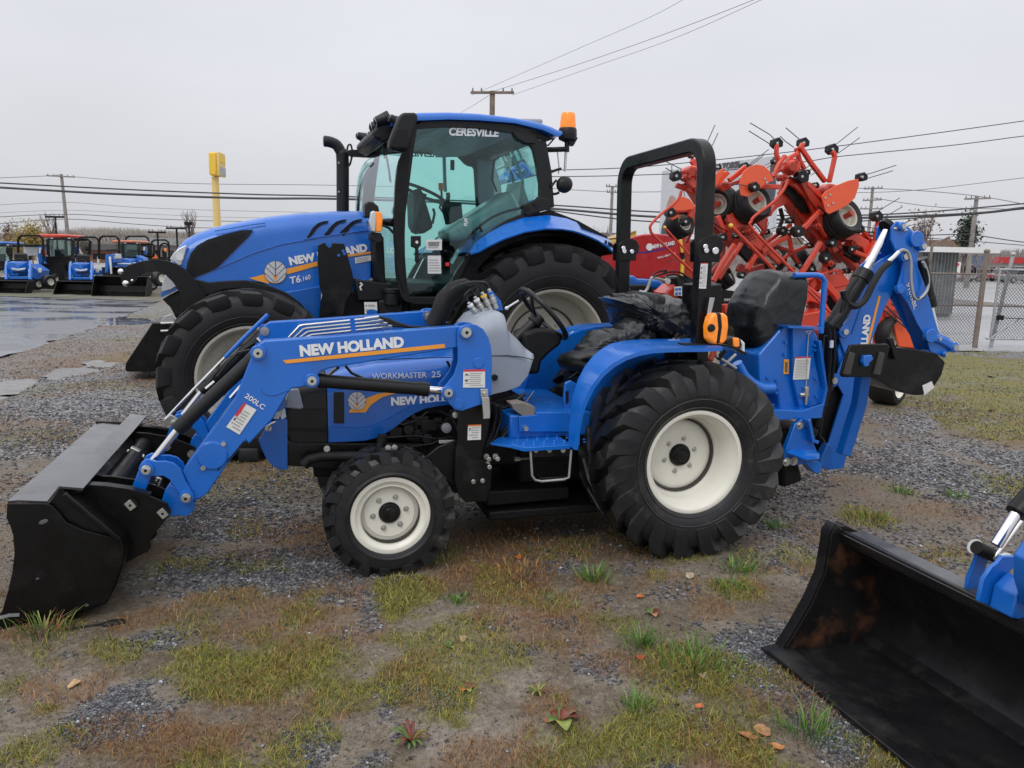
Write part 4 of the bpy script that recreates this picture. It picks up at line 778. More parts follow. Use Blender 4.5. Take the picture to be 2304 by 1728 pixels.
    m = MB(); m.prism(S.tr(zI, [(455,1520),(500,1430),(530,1450),(510,1560),(440,1590)], -.15),-.16,-.106); m.prism(S.tr(zI, [(490,1580),(560,1550),(590,1560),(560,1595),(510,1600)], -.11),-.10,.10); m.build('boom_foot', 'blued', t, bevel=.004)
    for x, y, rr_ in ((590,733,.04),(520,1035,.045),(635,1398,.035)):
        q = S.at(1680 + x / 2.764,480 + y / 2.764,-.106); m = MB(); m.cyl(q + Vector((0,.01,0)), q - Vector((0,.03,0)), rr_, 22); o = m.build('pivot_boss', 'blue', t, bevel=.004); k = MB(); k.cyl(q - Vector((0,.03,0)), q - Vector((0,.044,0)), rr_ * .5,6); k.build('pivot_pin', 'zinc', o)
    m = MB(); m.bar(S.tr3(zI, [(655,750),(690,650),(735,520)], -.108),.006,.012); m.build('weld_rib', 'blued', t)
    # dipper arm
    dp = S.tr(zI, [(900,85),(930,50),(960,55),(1010,90),(1045,140),(1090,185),(1095,215),(1075,230),(1058,270),(1060,330),(1100,430),(1140,560),(1165,650),(1195,750),(1250,770),(1290,815),(1290,845),(1255,860),(1230,900),(1180,875),(1140,860),(1110,770),(1060,690),(1000,560),(950,490),(935,470),(940,430),(960,380),(975,270),(930,250),(895,160)], -.16)
    m = MB(); m.prism(dp, -.165,-.15); m.prism(dp, -.045,-.03); m.build('dipper_plate', 'blue', t, bevel=.003)
    m = MB(); m.prism(S.tr(zI, [(950,120),(1040,250),(1070,420),(1130,560),(1190,760),(1130,850),(1080,740),(985,500),(980,330)], -.14),-.148,-.047); m.build('dipper_box', 'blued', t)
    for x, y, rr_, cm in ((955,82,.027,1),(1045,160,.05,0),(1080,205,.03,1),(970,268,.034,1),(1133,760,.045,0),(1180,778,.02,1),(1278,832,.033,1),(1218,872,.018,1),(945,470,.03,0)):
        q = S.at(1680 + x / 2.764,480 + y / 2.764,-.166); m = MB(); m.cyl(q + Vector((0,.01,0)), q - Vector((0,.025,0)), rr_, 22); o = m.build('pivot_boss', 'blue', t, bevel=.004)
        if cm: k = MB(); k.cyl(q - Vector((0,.025,0)), q - Vector((0,.034,0)), rr_ * .6,16); k.build('pivot_pin', 'zinc', o)
    for x, y in ((932,95),(985,105)): q = S.at(1680 + x / 2.764,480 + y / 2.764,-.168); m = MB(); m.ball(q, (.022,.006,.010)); m.build('bolt_head', 'zinc', t)
    m = MB(); m.bar(S.tr3(zI, [(1140,770,-.15),(1200,790,-.15),(1270,830,-.15)]),.08,.05); m.build('bucket_link', 'blue', t, bevel=.01)
    cy = lambda p0, p1, p2, rb, rr_, lat: _cyl(t, *S.tr3(zI, [p0, p1, p2], lat), rb, rr_)
    cy((530,700),(735,365),(870,110),.048,.025,-.10)
    cy((1085,290),(1140,570),(1175,730),.040,.02,-.10)
    m = MB(); m.cyl(*S.tr3(zI, [(860,90),(885,70)], -.10),.05,14); m.build('rod_eye', 'black', t, bevel=.004)
    m = MB(); m.cyl(*S.tr3(zI, [(722,335),(765,270)], .05),.012,8); m.build('steel_pipe', 'chrome', t)
    m = MB(); m.cyl(*S.tr3(zI, [(685,440),(712,395)], -.075),.012,6); m.build('hose_label', 'white', t)
    for pts, r_ in (([(600,480),(615,540),(650,572),(690,575),(740,530),(790,430),(840,350),(890,305)], .020),([(1040,530),(1100,520),(1128,440),(1110,330)], .009),([(620,520),(610,600),(560,660),(520,700)], .018),([(585,660),(600,560),(640,470),(690,400)], .014),([(940,245),(965,228),(1000,240),(1020,300),(1022,420),(1040,520),(1075,530),(1120,480),(1130,400),(1110,330),(1095,300)], .010)):
        m = MB(); m.tube(_smooth(S.tr3(zI, pts, -.20)), r_, 8); m.build('hydraulic_hose', 'blackm' if r_ != .010 else 'steel', t)
    m = MB(); m.tube(S.tr3(zI, [(880,300),(910,275),(945,240)], -.20),.014,8); m.build('hose_fitting', 'chrome', t)
    # stabiliser pads
    m = MB(); m.plate(S.tr3(zI, [(640,815),(870,810),(885,830),(830,1010),(800,1018),(590,1018),(580,1000),(612,880)], -.45),.02); o = m.build('stabiliser_pad', 'black', t, bevel=.006)
    for dx in (0,185): m = MB(); m.plate(S.tr3(zI, [(650 + dx - 10,860),(690 + dx - 20,870),(640 + dx, 1005),(600 + dx, 1000)], -.465),.02); m.build('pad_grouser', 'dirtclump', o, bevel=.004)
    m = MB(); m.prism(S.tr(zI, [(700,880),(745,875),(755,900),(725,930),(735,940),(700,950),(690,920)], -.44),-.485,-.455); m.build('pad_bracket', 'blue', o, bevel=.005)
    m = MB(); m.bar(S.tr3(zI, [(735,900,-.42),(700,1180,-.3),(600,1500,-.3)]),.06,.07); m.build('stabiliser_leg', 'blued', t, bevel=.006)
    # digging bucket
    bk = S.tr(zI, [(880,830),(1000,840),(1180,870),(1235,925),(1225,960),(1210,1010),(1165,1080),(1095,1130),(1040,1132),(900,1090),(790,1020),(830,920)], -.20)
    m = MB(); m.prism(bk, -.20,.12); m.build('digging_bucket', 'black', t, bevel=.004)
    m = MB(); m.plate(S.tr3(zI, [(1092,1072),(1150,1045),(1166,1082),(1105,1130)], -.204),.004); m.build('bucket_sticker', 'sticker', t)
    m = MB(); m.prism(S.tr(zI, [(875,780),(905,775),(930,850),(925,910),(912,905),(900,850)], -.22),-.23,-.2); m.build('bucket_tooth', 'dark', t, bevel=.004)
    # far side foot seen under the boom
    m = MB(); m.tube(S.tr3(zI, [(480,720),(500,690)], .1),.05,10); m.build('boom_knuckle', 'blue', t)
    # ---- lettering
    lettering(S, 'NEW HOLLAND', zC, (400,556),(1208,482),(388,478),-.542, t, bold=.055, space=.98)
    decal(S, zC, [(263,590),(1520,462),(1527,492),(290,615)], -.5425, t)
    lettering(S, 'WORKMASTER', zC, (958,735),(1382,722),(956,692),-.288, t, bold=.005)
    lettering(S, '25', zC, (1420,722),(1492,719),(1420,676),-.288, t, bold=.005)
    lettering(S, 'NEW HOLLAND', zC, (1106,938),(1720,902),(1104,880),-.288, t, bold=.055)
    decal(S, zC, [(775,995),(905,995),(950,935),(1040,875),(1150,845),(1300,832),(1300,815),(1150,828),(1000,850),(905,890),(840,960),(795,962)], -.2875, t)
    leaf_logo(S, zC, (840,905),70,70,-.289, t)
    lettering(S, '200LC', zL, (705,1392),(835,1480),(722,1362),-.542, t, bold=.01)
    sticker(S, zL, [(704,1432),(790,1480),(672,1652),(580,1598)], -.5425, t, None, 7, pics=True)
    m = MB(); m.plate(S.tr3(zL, [(702,1432),(718,1440),(658,1528),(640,1518)], -.5455),.002); m.build('sticker_band', 'redink', t)
    sticker(S, zC, [(1667,662),(1836,660),(1836,800),(1664,802)], -.568, t, 'redink', 7, bandh=.11)
    sticker(S, zC, [(1703,1092),(1805,1088),(1803,1206),(1699,1210)], -.507, t, 'orink', 5, bandh=.09)
    # lettering that runs up the backhoe boom and dipper
    lettering(S, 'HOLLAND', zI, (738,905),(768,630),(700,898),-.107, t, bold=.055)
    decal(S, zI, [(742,820),(820,512),(832,516),(760,815)], -.1075, t)
    lettering(S, '910GBL', zI, (990,440),(1040,600),(1014,434),-.167, t, bold=.012)
    # slow-moving bits: front weight lug and ID labels
    m = MB(); m.plate(S.tr3(zL, [(975,1470),(985,1470),(995,1530),(965,1548),(950,1510)], -.33),.004); m.build('paper_tag', 'sticker', t)
    m = MB(); m.prism(S.tr(zL, [(1000,1370),(1012,1380),(945,1545),(905,1545),(895,1480),(920,1460)], -.45),-.455,-.445); m.build('prop_bracket', 'steel', t, bevel=.003)
    q = S.at(320 + 912 / 3.072,440 + 1495 / 3.072,-.456); m = MB(); m.cyl(q, q - Vector((0,.015,0)),.013,6); m.build('bracket_bolt', 'zinc', t)
    m = MB(); m.tube(S.tr3(zC, [(148,1140),(155,1100),(180,1080),(205,1070)], -.40),.005,6); m.build('lock_pin', 'zinc', t)
def _cyl(t, p0, p1, p2, rb, rr_, name='hydraulic_cylinder', body='blackm'):
    m = MB(); m.cyl(p0, p1, rb, 20); d = (p1 - p0).normalized(); m.cyl(p1 - d * .06, p1 + d * .01, rb * 1.15,20); m.cyl(p0 - d * .01, p0 + d * .04, rb * 1.1,20); o = m.build(name, body, t, bevel=.003)
    k = MB(); k.cyl(p1, p2, rr_, 16); k.build('piston_rod', 'chrome', o); return o
compact_tractor_rear(tractor)

# ---- plastic sheets thrown over seat and controls: things of their own
def draped(fr, z, outline, lat0, lat1, label, cat, folds, seed, name='plastic_cover', fs=(9,7,5), res=60, mt='bag', boxy=3):
    """a wrinkled closed sack: traced outline, rounded in depth, folded with ridged noise"""
    P = fr.tr(z, outline, (lat0 + lat1) / 2); n = len(P); cx = sum(p[0] for p in P) / n; cz = sum(p[1] for p in P) / n; rows = []
    d = [0]; 
    for i in range(n): d.append(d[-1] + math.hypot(P[(i + 1) % n][0] - P[i][0], P[(i + 1) % n][1] - P[i][1]))
    def on(t):
        t = (t % 1) * d[-1]; i = max(j for j in range(n) if d[j] <= t); q = (t - d[i]) / (d[i + 1] - d[i]); a, b = P[i], P[(i + 1) % n]; return a[0] + (b[0] - a[0]) * q, a[1] + (b[1] - a[1]) * q
    W = (lat1 - lat0) / 2; mid = (lat0 + lat1) / 2; ks = [i / 14 for i in range(15)]; prof = [(k, -math.sqrt(1 - k ** boxy)) for k in ks] + [(k, math.sqrt(1 - k ** boxy)) for k in ks[-2::-1]]
    for k, ys in prof:
        y = mid + W * ys; row = []; k = max(k, 1e-4)
        for j in range(res * 2):
            x_, z_ = on(j / (res * 2)); px, pz = cx + (x_ - cx) * k, cz + (z_ - cz) * k
            v = Vector((px * fs[0] + seed, y * fs[1], pz * fs[2])); v += noise.noise_vector(v * .7) * .8
            f = (1 - abs(noise.noise(v)) * 1.6) ** 5 * .5 + (1 - abs(noise.noise(v * 2.3 + Vector((3,1,7)))) * 1.6) ** 5 * .34 + (1 - abs(noise.noise(v * 4.6)) * 1.6) ** 5 * .13 + .3 * noise.noise(v * .5) + .1
            dv = Vector(((px - cx) * .8,(y - mid) * 1.6,(pz - cz) * .8)); dv = dv.normalized() if dv.length > 1e-6 else Vector((0,-1,0))
            row.append(Vector((px, y, pz)) + dv * (f - .3) * folds)
        rows.append(row)
    m = MB(); m.grid(rows, wrap=True); o = fr.place(m, name, mt, label, cat, smooth=70); return o
draped(S, zF, [(965,375),(1060,350),(1180,345),(1330,355),(1480,375),(1535,430),(1560,500),(1590,560),(1560,660),(1500,690),(1420,700),(1320,720),(1200,700),(1080,620),(1050,540),(1010,440),(990,395)], -.24,.26, 'crumpled black plastic sheet over the backrest of the compact tractor seat', 'plastic sheet', .04,1, 'plastic_sheet')
draped(S, zF, [(740,790),(830,700),(880,640),(1000,610),(1080,600),(1170,530),(1240,560),(1290,650),(1335,720),(1320,765),(1200,775),(1080,800),(1030,830),(960,800),(900,720),(850,720),(790,770)], -.33,-.08, 'loose black plastic film hanging off the seat cushion above the blue fender', 'plastic sheet', .035,5, 'plastic_sheet')
draped(S, zI, [(95,350),(270,358),(296,385),(290,500),(262,620),(235,760),(190,840),(70,860),(-30,860),(-60,800),(-75,700),(-45,560),(30,440)], -.20,.20, 'tall black plastic bag tied over the backhoe control levers', 'plastic bag', .014,9, 'plastic_bag', fs=(6,6,3), boxy=9)
# ================================================================== BIG TRACTOR WITH CAB
def big_tractor():
    t = T.root('cab_tractor', 'large blue tractor with teal-glazed cab, exhaust stack and amber beacon', 'tractor')
    fh = T.at(320 + 748 / 3.072,440 + 1262 / 3.072,-1.02); rh = T.at(1250,795,-1.05)
    wheel(t, (fh[0], -.80,.64),.655,.370,.44,.045,16, 'ag', -.02,.22,.12,.10,8, rimm='creamo', rub='rubbero', bolt_r=.16, spin=3, fwd=-1)
    wheel(t, (fh[0], .80,.64),.655,.370,.44,.045,16, 'ag', -.02,.22,.12,.10,8, rimm='creamo', rub='rubbero', side=1, fwd=-1)
    wheel(t, (rh[0], -.78,.83),.865,.462,.54,.05,19, 'ag', .02,.30,.14,.14,8, rimm='creamo', rub='rubbero', bolt_r=.19, spin=8, fwd=-1)
    wheel(t, (rh[0], .78,.83),.865,.462,.54,.05,19, 'ag', .02,.30,.14,.14,8, rimm='creamo', rub='rubbero', side=1, fwd=-1)
    m = MB(); m.cyl((rh[0], -.75,.83),(rh[0], .75,.83),.17,20); m.cyl((fh[0], -.7,.6),(fh[0], .7,.6),.09,14); m.build('axles', 'dark', t)
    # chassis
    l0, l1 = fh[0] - .35, rh[0] + .4
    m = MB(); m.box(((l0 + l1) / 2,0,.85),(l1 - l0,.62,.55)); m.box((rh[0] - .5,0,1.05),(1.3,1.2,.30)); m.build('chassis', 'dark', t, bevel=.03)
    # hood
    hl = -.40
    top = T.tr(zL, [(135,650),(150,570),(175,500),(205,425),(245,355),(300,300),(380,257),(500,217),(640,186),(850,146),(1100,117),(1300,106),(1560,103)], -.30)
    bot = T.tr(zL, [(128,706),(270,640),(345,572),(460,600),(560,590),(720,585),(820,600),(900,630),(990,668),(1240,625),(1605,572)], hl)
    mb = MB(); mb.loft(top, bot, .40,.16,70); mb.build('hood', 'blue', t, smooth=45)
    # shoulder crease, dark upper groove line
    cr = T.tr3(zL, [(870,188),(1000,168),(1150,150),(1350,140),(1530,135)], -.395)
    mb = MB(); mb.bar([c + Vector((0,.008,0)) for c in T.tr3(zL, [(500,245),(640,222),(760,200),(850,190)], -.392)], .012,.008); mb.build('hood_crease', 'blued', t, bevel=.002)
    mb = MB(); mb.prism(T.tr(zL, [(990,668),(1240,625),(1235,720),(1225,850),(1180,850),(1130,790),(1070,730)], -.42),-.425,-.3); mb.build('lower_panel', 'blued', t, bevel=.006)
    mb = MB(); mb.prism(T.tr(zL, [(1560,575),(1420,590),(1400,640),(1390,830),(1405,830),(1420,690),(1500,685),(1600,660)], -.45),-.47,-.3); mb.build('engine_side_guard', 'blue', t, bevel=.006)
    # black mesh side screen and slots
    P = T.tr3(zL, [(300,540),(310,470),(335,400),(380,345),(450,305),(560,270),(680,240),(768,236),(730,290),(650,370),(600,420),(520,500),(460,530),(380,562),(345,572)], -.405)
    m = MB(); m.prism([(p[0], p[2]) for p in P], -.408,-.398); o = m.build('side_screen', 'blackm', t)
    m = MB(); P2 = T.tr3(zL, [(320,540),(340,430),(390,365),(470,322),(600,285),(720,258),(700,290),(600,400),(500,500),(380,550)], -.409); m.prism([(p[0], p[2]) for p in P2], -.4105,-.409); m.build('screen_mesh', 'dark', o)
    for dx, dy in ((0,0),(125,-10),(235,-12)):
        P = T.tr(zL, [(1130 + dx, 300 + dy * 1.6 - dx * .11),(1150 + dx, 270 + dy - dx * .09),(1180 + dx, 220 + dy),(1215 + dx, 190 + dy),(1250 + dx, 178 + dy),(1288 + dx, 174 + dy),(1282 + dx, 188 + dy),(1240 + dx, 200 + dy),(1210 + dx, 225 + dy),(1180 + dx, 268 + dy),(1155 + dx, 292 + dy)], -.40)
        m = MB(); m.prism(P, -.406,-.396); m.build('vent_slot', 'dark', t)
    m = MB(); m.bar(T.tr3(zL, [(1120,300),(1200,290),(1350,268),(1560,240)], -.404),.012,.006); m.build('hood_crease', 'blue', t, bevel=.002)
    m = MB(); m.bar(T.tr3(zL, [(480,520),(600,470),(760,400),(950,340),(1200,295)], -.403),.01,.006); m.build('hood_crease', 'blued', t, bevel=.002)
    # headlamps
    m = MB(); m.prism(T.tr(zL, [(190,440),(215,400),(250,368),(308,340),(305,370),(290,430),(270,485),(250,480),(215,455)], -.405),-.412,-.38); o = m.build('headlamp', 'lens', t, bevel=.006)
    q = T.at(320 + 258 / 3.072,440 + 425 / 3.072,-.413); m = MB(); m.cyl(q + Vector((0,.01,0)), q - Vector((0,.008,0)),.028,18); m.cyl(q - Vector((0,.008,0)), q - Vector((0,.010,0)),.02,18); m.build('lamp_bulb', 'chrome', o)
    m = MB(); m.prism(T.tr(zL, [(135,668),(140,610),(160,545),(185,560),(215,590),(240,625),(200,650)], -.405),-.410,-.38); m.build('lower_headlamp', 'lens', t, bevel=.006)
    # nose underside
    m = MB(); m.prism(T.tr(zL, [(150,712),(270,648),(345,572),(500,600),(800,605),(980,668),(1100,830),(500,900),(300,860),(235,855),(200,780)], -.33),-.34,.34); m.build('front_support', 'dark', t, bevel=.02)
    m = MB(); m.prism(T.tr(zA, [(1262,668),(1400,602),(1500,540),(1620,690),(1500,800),(1400,805),(1350,775),(1325,730)], -.36),-.37,.3); m.build('nose_plate', 'black', t, bevel=.006)
    m = MB(); P = T.tr(zL, [(345,572),(460,600),(560,590),(720,585),(900,630),(1000,672),(1090,740),(1180,835),(1130,835),(1000,720),(860,660),(700,640),(560,650),(460,690),(380,680)], -.44); m.prism(P, -.45,-.40); m.build('wheel_arch', 'blackm', t, bevel=.006)
    # loader mounting horn and bracket
    horn = T.tr(zA, [(930,460),(945,432),(1000,402),(1100,372),(1200,357),(1300,367),(1380,397),(1450,442),(1500,500),(1560,585),(1620,662),(1590,700),(1500,760),(1450,810),(1400,780),(1410,700),(1400,620),(1350,540),(1290,480),(1240,455),(1150,452),(1075,480),(1050,530),(1000,565),(960,572),(945,530)], -.52)
    m = MB(); m.prism(horn, -.53,-.50); m.build('loader_horn', 'black', t, bevel=.003)
    for x, y, r_ in ((940,453,.022),(978,545,.024),(1028,522,.012)):
        q = T.at(x / 3.456,480 + y / 3.456,-.53); m = MB(); m.ball(q, (r_, .014, r_)); m.build('horn_bolt', 'chrome', t)
    m = MB(); m.prism(T.tr(zL, [(1215,345),(1240,330),(1265,325),(1272,345),(1290,362),(1308,350),(1312,328),(1395,333),(1405,370),(1420,420),(1450,530),(1462,600),(1440,680),(1405,740),(1388,840),(1225,840),(1235,730),(1245,690),(1225,620),(1212,470)], -.64),-.65,-.62); m.build('loader_bracket', 'black', t, bevel=.004)
    for x, y in ((1388,383),(1398,402),(1358,412)): q = T.at(320 + x / 3.072,440 + y / 3.072,-.652); m = MB(); m.cyl(q + Vector((0,.004,0)), q - Vector((0,.002,0)),.012,12); m.build('bracket_hole', 'bluefar', t)
    # step side gear: tank, battery box, filler
    m = MB(); m.prism(T.tr(zE, [(360,1250),(640,1290),(700,1410),(560,1400),(380,1400)], -.6),-.65,-.35); m.build('battery_box', 'blackm', t, bevel=.01)
    m = MB(); m.prism(T.tr(zE, [(290,1360),(370,1340),(700,1420),(980,1420),(980,1620),(290,1620)], -.7),-.55,.5); m.build('fuel_tank', 'dark', t, bevel=.02)
    m = MB(); m.prism(T.tr(zE, [(530,1400),(690,1400),(690,1500),(525,1500)], -.7),-.72,-.5); m.build('step_box', 'blackm', t, bevel=.01)
    q = T.at(680 + 620 / 3.0722,220 + 1390 / 3.0722,-.7); m = MB(); m.cyl(q + Vector((0,0,-.05)), q + Vector((0,0,.045)),.07,20); m.cyl(q + Vector((0,0,.045)), q + Vector((0,0,.085)),.075,20); m.build('filler_cap', 'blackm', t, bevel=.006)
    sticker(T, zE, [(428,1412),(516,1412),(520,1495),(432,1495)], -.73, t, None, 2)
    m = MB(); m.plate(T.tr3(zE, [(445,1472),(475,1462),(518,1470),(522,1500),(445,1500)], -.732),.003); m.build('sticker_patch', 'bluefar', t)
    m = MB(); m.tube(T.tr3(zE, [(400,1280),(415,1290),(400,1310),(408,1330)], -.66),.008,6); m.build('tie_wire', 'sticker', t)
    # ------------------------------------------------------------ cab
    cl = -.82
    outer = T.tr(zE, [(715,330),(775,170),(1000,163),(1200,170),(1450,190),(1640,235),(1655,340),(1685,520),(1710,700),(1705,775),(1530,825),(1400,872),(1270,965),(1160,1090),(1080,1250),(1000,1400),(960,1425),(720,1425),(665,1340),(645,1200),(635,1000),(628,830),(640,600),(655,450)], cl)
    inner = T.tr(zE, [(790,218),(1000,206),(1200,214),(1455,246),(1520,320),(1585,335),(1612,450),(1636,600),(1636,690),(1540,742),(1528,798),(1400,848),(1250,950),(1150,1068),(1060,1200),(1010,1300),(962,1376),(742,1376),(722,1290),(708,1100),(706,950),(712,800),(738,600),(763,400)], cl)
    for s in (-1,1):
        m = MB(); m.ring(outer, inner, s * .84, s * .79); o = m.build('cab_frame', 'blackm', t, smooth=30, bevel=.004)
        m = MB(); m.prism(inner, s * .822, s * .818); m.build('door_glass' if s < 0 else 'far_door_glass', 'glass', t, smooth=0)
    m = MB(); P = T.tr(zE, [(662,440),(700,370),(735,330),(760,240),(742,400),(722,600),(700,830),(698,1100),(712,1330),(700,1340),(655,1200),(642,1000),(634,830),(645,600)], -.85)
    m.prism(P, -.855,-.842); m.build('door_edge', 'dark', t, bevel=.002)
    # hinge blocks, handle
    m = MB(); m.prism(T.tr(zE, [(1455,240),(1600,262),(1608,320),(1540,318),(1480,285)], -.84),-.86,-.842); m.build('hinge_cover', 'blackm', t, bevel=.006)
    m = MB(); m.prism(T.tr(zE, [(1525,740),(1640,690),(1708,700),(1712,770),(1545,812),(1530,800)], -.84),-.865,-.842); m.build('hinge_cover', 'blackm', t, bevel=.006)
    for x, y in ((1557,768),(1612,738)): q = T.at(680 + x / 3.0722,220 + y / 3.0722,-.866); m = MB(); m.cyl(q + Vector((0,.004,0)), q - Vector((0,.006,0)),.018,18); m.build('hinge_bolt', 'dark', t)
    m = MB(); m.prism(T.tr(zE, [(750,955),(818,955),(818,1020),(800,1040),(806,1130),(790,1142),(778,1130),(780,1040),(750,1030)], -.83),-.85,-.823); o = m.build('door_handle', 'blackm', t, bevel=.006)
    q = T.at(680 + 792 / 3.0722,220 + 998 / 3.0722,-.851); m = MB(); m.cyl(q, q - Vector((0,.004,0)),.012,16); m.build('lock_barrel', 'chrome', o)
    m = MB(); m.tube(T.tr3(zE, [(1185,985),(1195,910),(1225,885),(1245,930)], -.84),.010,8); m.build('grab_handle', 'blackm', t)
    m = MB(); m.tube(_smooth(T.tr3(zE, [(1090,1030),(1180,930),(1290,840),(1400,790),(1500,765),(1560,745)], -.80)),.011,8); m.build('window_bar', 'blackm', t)
    # windscreen: curved sheet from the near to the far front pillar
    lw = T.tr3(zE, [(735,330),(690,375),(655,470),(640,600),(632,830),(640,1000),(652,1200),(700,1400)], -.83)
    rows = []
    for i in range(15):
        y = -.83 + 1.66 * i / 14; b = .16 * (1 - (y / .83) ** 2); rows.append([Vector((p[0] - b, y, p[2])) for p in lw])
    m = MB(); m.grid(rows); m.build('windscreen', 'glassw', t, smooth=80)
    m = MB(); m.tube([Vector((lw[3][0] - .16 * (1 - (y / .83) ** 2) - .01, y, lw[4][2] - .02)) for y in [-.83 + 1.66 * i / 12 for i in range(13)]], .018,8); m.build('screen_sill', 'blackm', t)
    m = MB(); m.tube(T.tr3(zE, [(560,850),(640,870)], -.80),.016,8); m.tube(T.tr3(zE, [(555,880),(600,900),(635,940)], -.80),.010,8); m.build('screen_frame', 'blackm', t)
    m = MB(); P = T.tr(zE, [(480,960),(545,960),(560,1290),(640,1300),(700,1400),(560,1340),(500,1240)], -.5); m.prism(P, -.62,.6); m.build('firewall', 'dark', t, bevel=.01)
    m = MB(); m.tube(T.tr3(zE, [(575,310,-.5),(580,400,-.55),(600,500,-.55),(612,585,-.55)]),.008,6); m.tube(T.tr3(zE, [(560,320,-.5),(590,430,-.55),(606,575,-.55)]),.006,6); m.build('wiper', 'dark', t)
    # roof
    rt = T.tr(zE, [(640,150),(720,120),(800,108),(1000,106),(1200,115),(1400,138),(1600,172),(1710,205),(1772,240)], -.80)
    rb = T.tr(zE, [(640,175),(800,168),(1000,160),(1200,166),(1450,186),(1640,232),(1745,280),(1772,262)], -.80)
    m = MB(); m.loft(rt, rb, .88,.06,50); m.build('roof', 'blue', t, smooth=45)
    m = MB(); P = T.tr(zE, [(700,178),(1000,165),(1200,172),(1450,192),(1640,238),(1740,285),(1700,296),(1640,285),(1450,240),(1200,212),(1000,200),(760,215)], -.80); m.prism(P, -.80,.80); m.build('roof_liner', 'blackm', t, bevel=.006)
    m = MB(); m.prism(T.tr(zE, [(780,235),(1450,240),(1440,330),(1100,345),(1000,300),(790,300)], .0),-.78,.78)
    m.build('headliner', 'grey', t, bevel=.02)
    # rear window frame, far pillars
    re = T.tr3(zE, [(1650,300),(1690,520),(1708,760)], -.80)
    for s in (-1,1): m = MB(); m.bar([Vector((p[0], s * .80, p[2])) for p in re], .07,.07); m.build('rear_pillar', 'blackm', t, bevel=.01)
    m = MB(); m.strip([Vector((p[0], -.78, p[2])) for p in re], [Vector((p[0], .78, p[2])) for p in re]); m.build('rear_window', 'glass', t, smooth=0)
    m = MB(); q = T.tr3(zE, [(1215,430),(1235,760)], .80); m.bar([q[0], q[1]], .06,.10); m.build('middle_pillar', 'dark', t, bevel=.01)
    m = MB(); m.prism(T.tr(zE, [(1200,420),(1290,420),(1300,720),(1210,740)], .80),.74,.80); m.build('pillar_trim', 'grey', t, bevel=.01)
    # cab interior
    m = MB(); m.box((T.at(1000,600,0)[0] + .05,0,1.30),(1.1,1.5,.08)); m.box((rh[0] - .3,0,1.45),(.5,1.3,.30)); m.build('cab_floor', 'dark', t, bevel=.02)
    q = T.at(680 + 1500 / 3.0722,220 + 700 / 3.0722,0.0); m = MB(); m.box(q + Vector((0,0,.02)),(.14,.50,.55), rot('Y', 8)); m.box(q + Vector((-.20,0,-.30)),(.45,.5,.16)); m.box(q + Vector((.0,0,.36)),(.10,.28,.14)); m.build('operator_seat', 'plastic', t, bevel=.05, seg=4)
    m = MB(); P = T.tr(zE, [(940,930),(1100,830),(1400,640),(1480,800),(1400,900),(1200,960),(1000,1000)], -.3); m.prism(P, -.5,-.15); m.build('seat_wrapping', 'plastic', t, bevel=.05, seg=4)
    m = MB(); P = T.tr(zE, [(740,640),(800,640),(850,800),(880,900),(800,950),(750,900)], .1); m.prism(P, -.08,.25); m.build('dash_console', 'blackm', t, bevel=.03)
    q = T.at(680 + 840 / 3.0722,220 + 660 / 3.0722,-.1); Mx = rot('Y', 22); m = MB(); m.tube([q + Mx @ Vector((.20 * math.cos(a * math.pi / 18),.20 * math.sin(a * math.pi / 18),0)) for a in range(36)], .014,8, closed=True)
    for a in (0,120,240): m.bar([q - Mx @ Vector((0,0,.03)), q + Mx @ Vector((.2 * math.cos(R(a)),.2 * math.sin(R(a)),0))], .03,.012)
    m.tube([q, q + Vector((-.08,.05,-.35))], .03,8); m.build('steering_wheel', 'blackm', t)
    m = MB(); m.prism(T.tr(zE, [(965,720),(1080,730),(1090,830),(1000,880),(980,800)], -.35),-.45,-.3); m.tube(T.tr3(zE, [(1000,740),(1010,680),(1005,655)], -.4),.02,8); m.build('armrest_console', 'blackm', t, bevel=.02)
    m = MB(); m.tube(T.tr3(zE, [(960,600),(965,700),(950,760),(980,800)], -.2),.010,8); m.build('control_lever', 'dark', t)
    m = MB(); m.tube(T.tr3(zE, [(958,590),(960,640)], -.2),.022,8); m.build('lever_knob', 'orange', t)
    m = MB(); m.tube(T.tr3(zE, [(905,765),(915,800),(900,870)], -.2),.012,8); m.build('control_lever', 'dark', t)
    m = MB(); m.tube(T.tr3(zE, [(980,380),(985,560),(990,650)], .9),.018,6); m.build('mirror_post', 'grey', t)
    m = MB(); m.tube(T.tr3(zE, [(1330,430),(1310,560),(1345,650)], .3),.01,6); m.build('seat_cable', 'dark', t)
    for x, y, lt in ((1038,465,.85),(1408,515,.7)): m = MB(); m.box(T.at(680 + x / 3.0722,220 + y / 3.0722, lt),(.04,.02,.10)); m.build('window_latch', 'dark', t)
    # papers on the door glass
    sticker(T, zE, [(857,980),(965,980),(965,1053),(857,1053)], -.826, t, None, 3, pics=False, name='barcode_label')
    m = MB()
    for i in range(16): x = 874 + i * 4.6; m.plate(T.tr3(zE, [(x, 996),(x + rnd.choice((1.6,2.6)),996),(x + 2,1026),(x, 1026)], -.830),.001)
    m.build('barcode', 'ink', t, smooth=0, kind='stuff')
    sticker(T, zE, [(866,1091),(958,1091),(960,1215),(868,1215)], -.826, t, None, 5, pics=False, name='paper_form')
    m = MB(); m.plate(T.tr3(zE, [(990,1138),(1016,1138),(1016,1163),(990,1163)], -.826),.003); m.build('red_tag', 'redink', t)
    m = MB(); m.plate(T.tr3(zE, [(1020,1140),(1075,1040),(1090,1060),(1040,1150)], -.80),.004); m.build('plastic_strip', 'lens', t)
    lettering(T, 'CERESVILLE', zE, (1015,258),(1362,268),(1015,206),-.826, t, bold=.04, shear=.15)
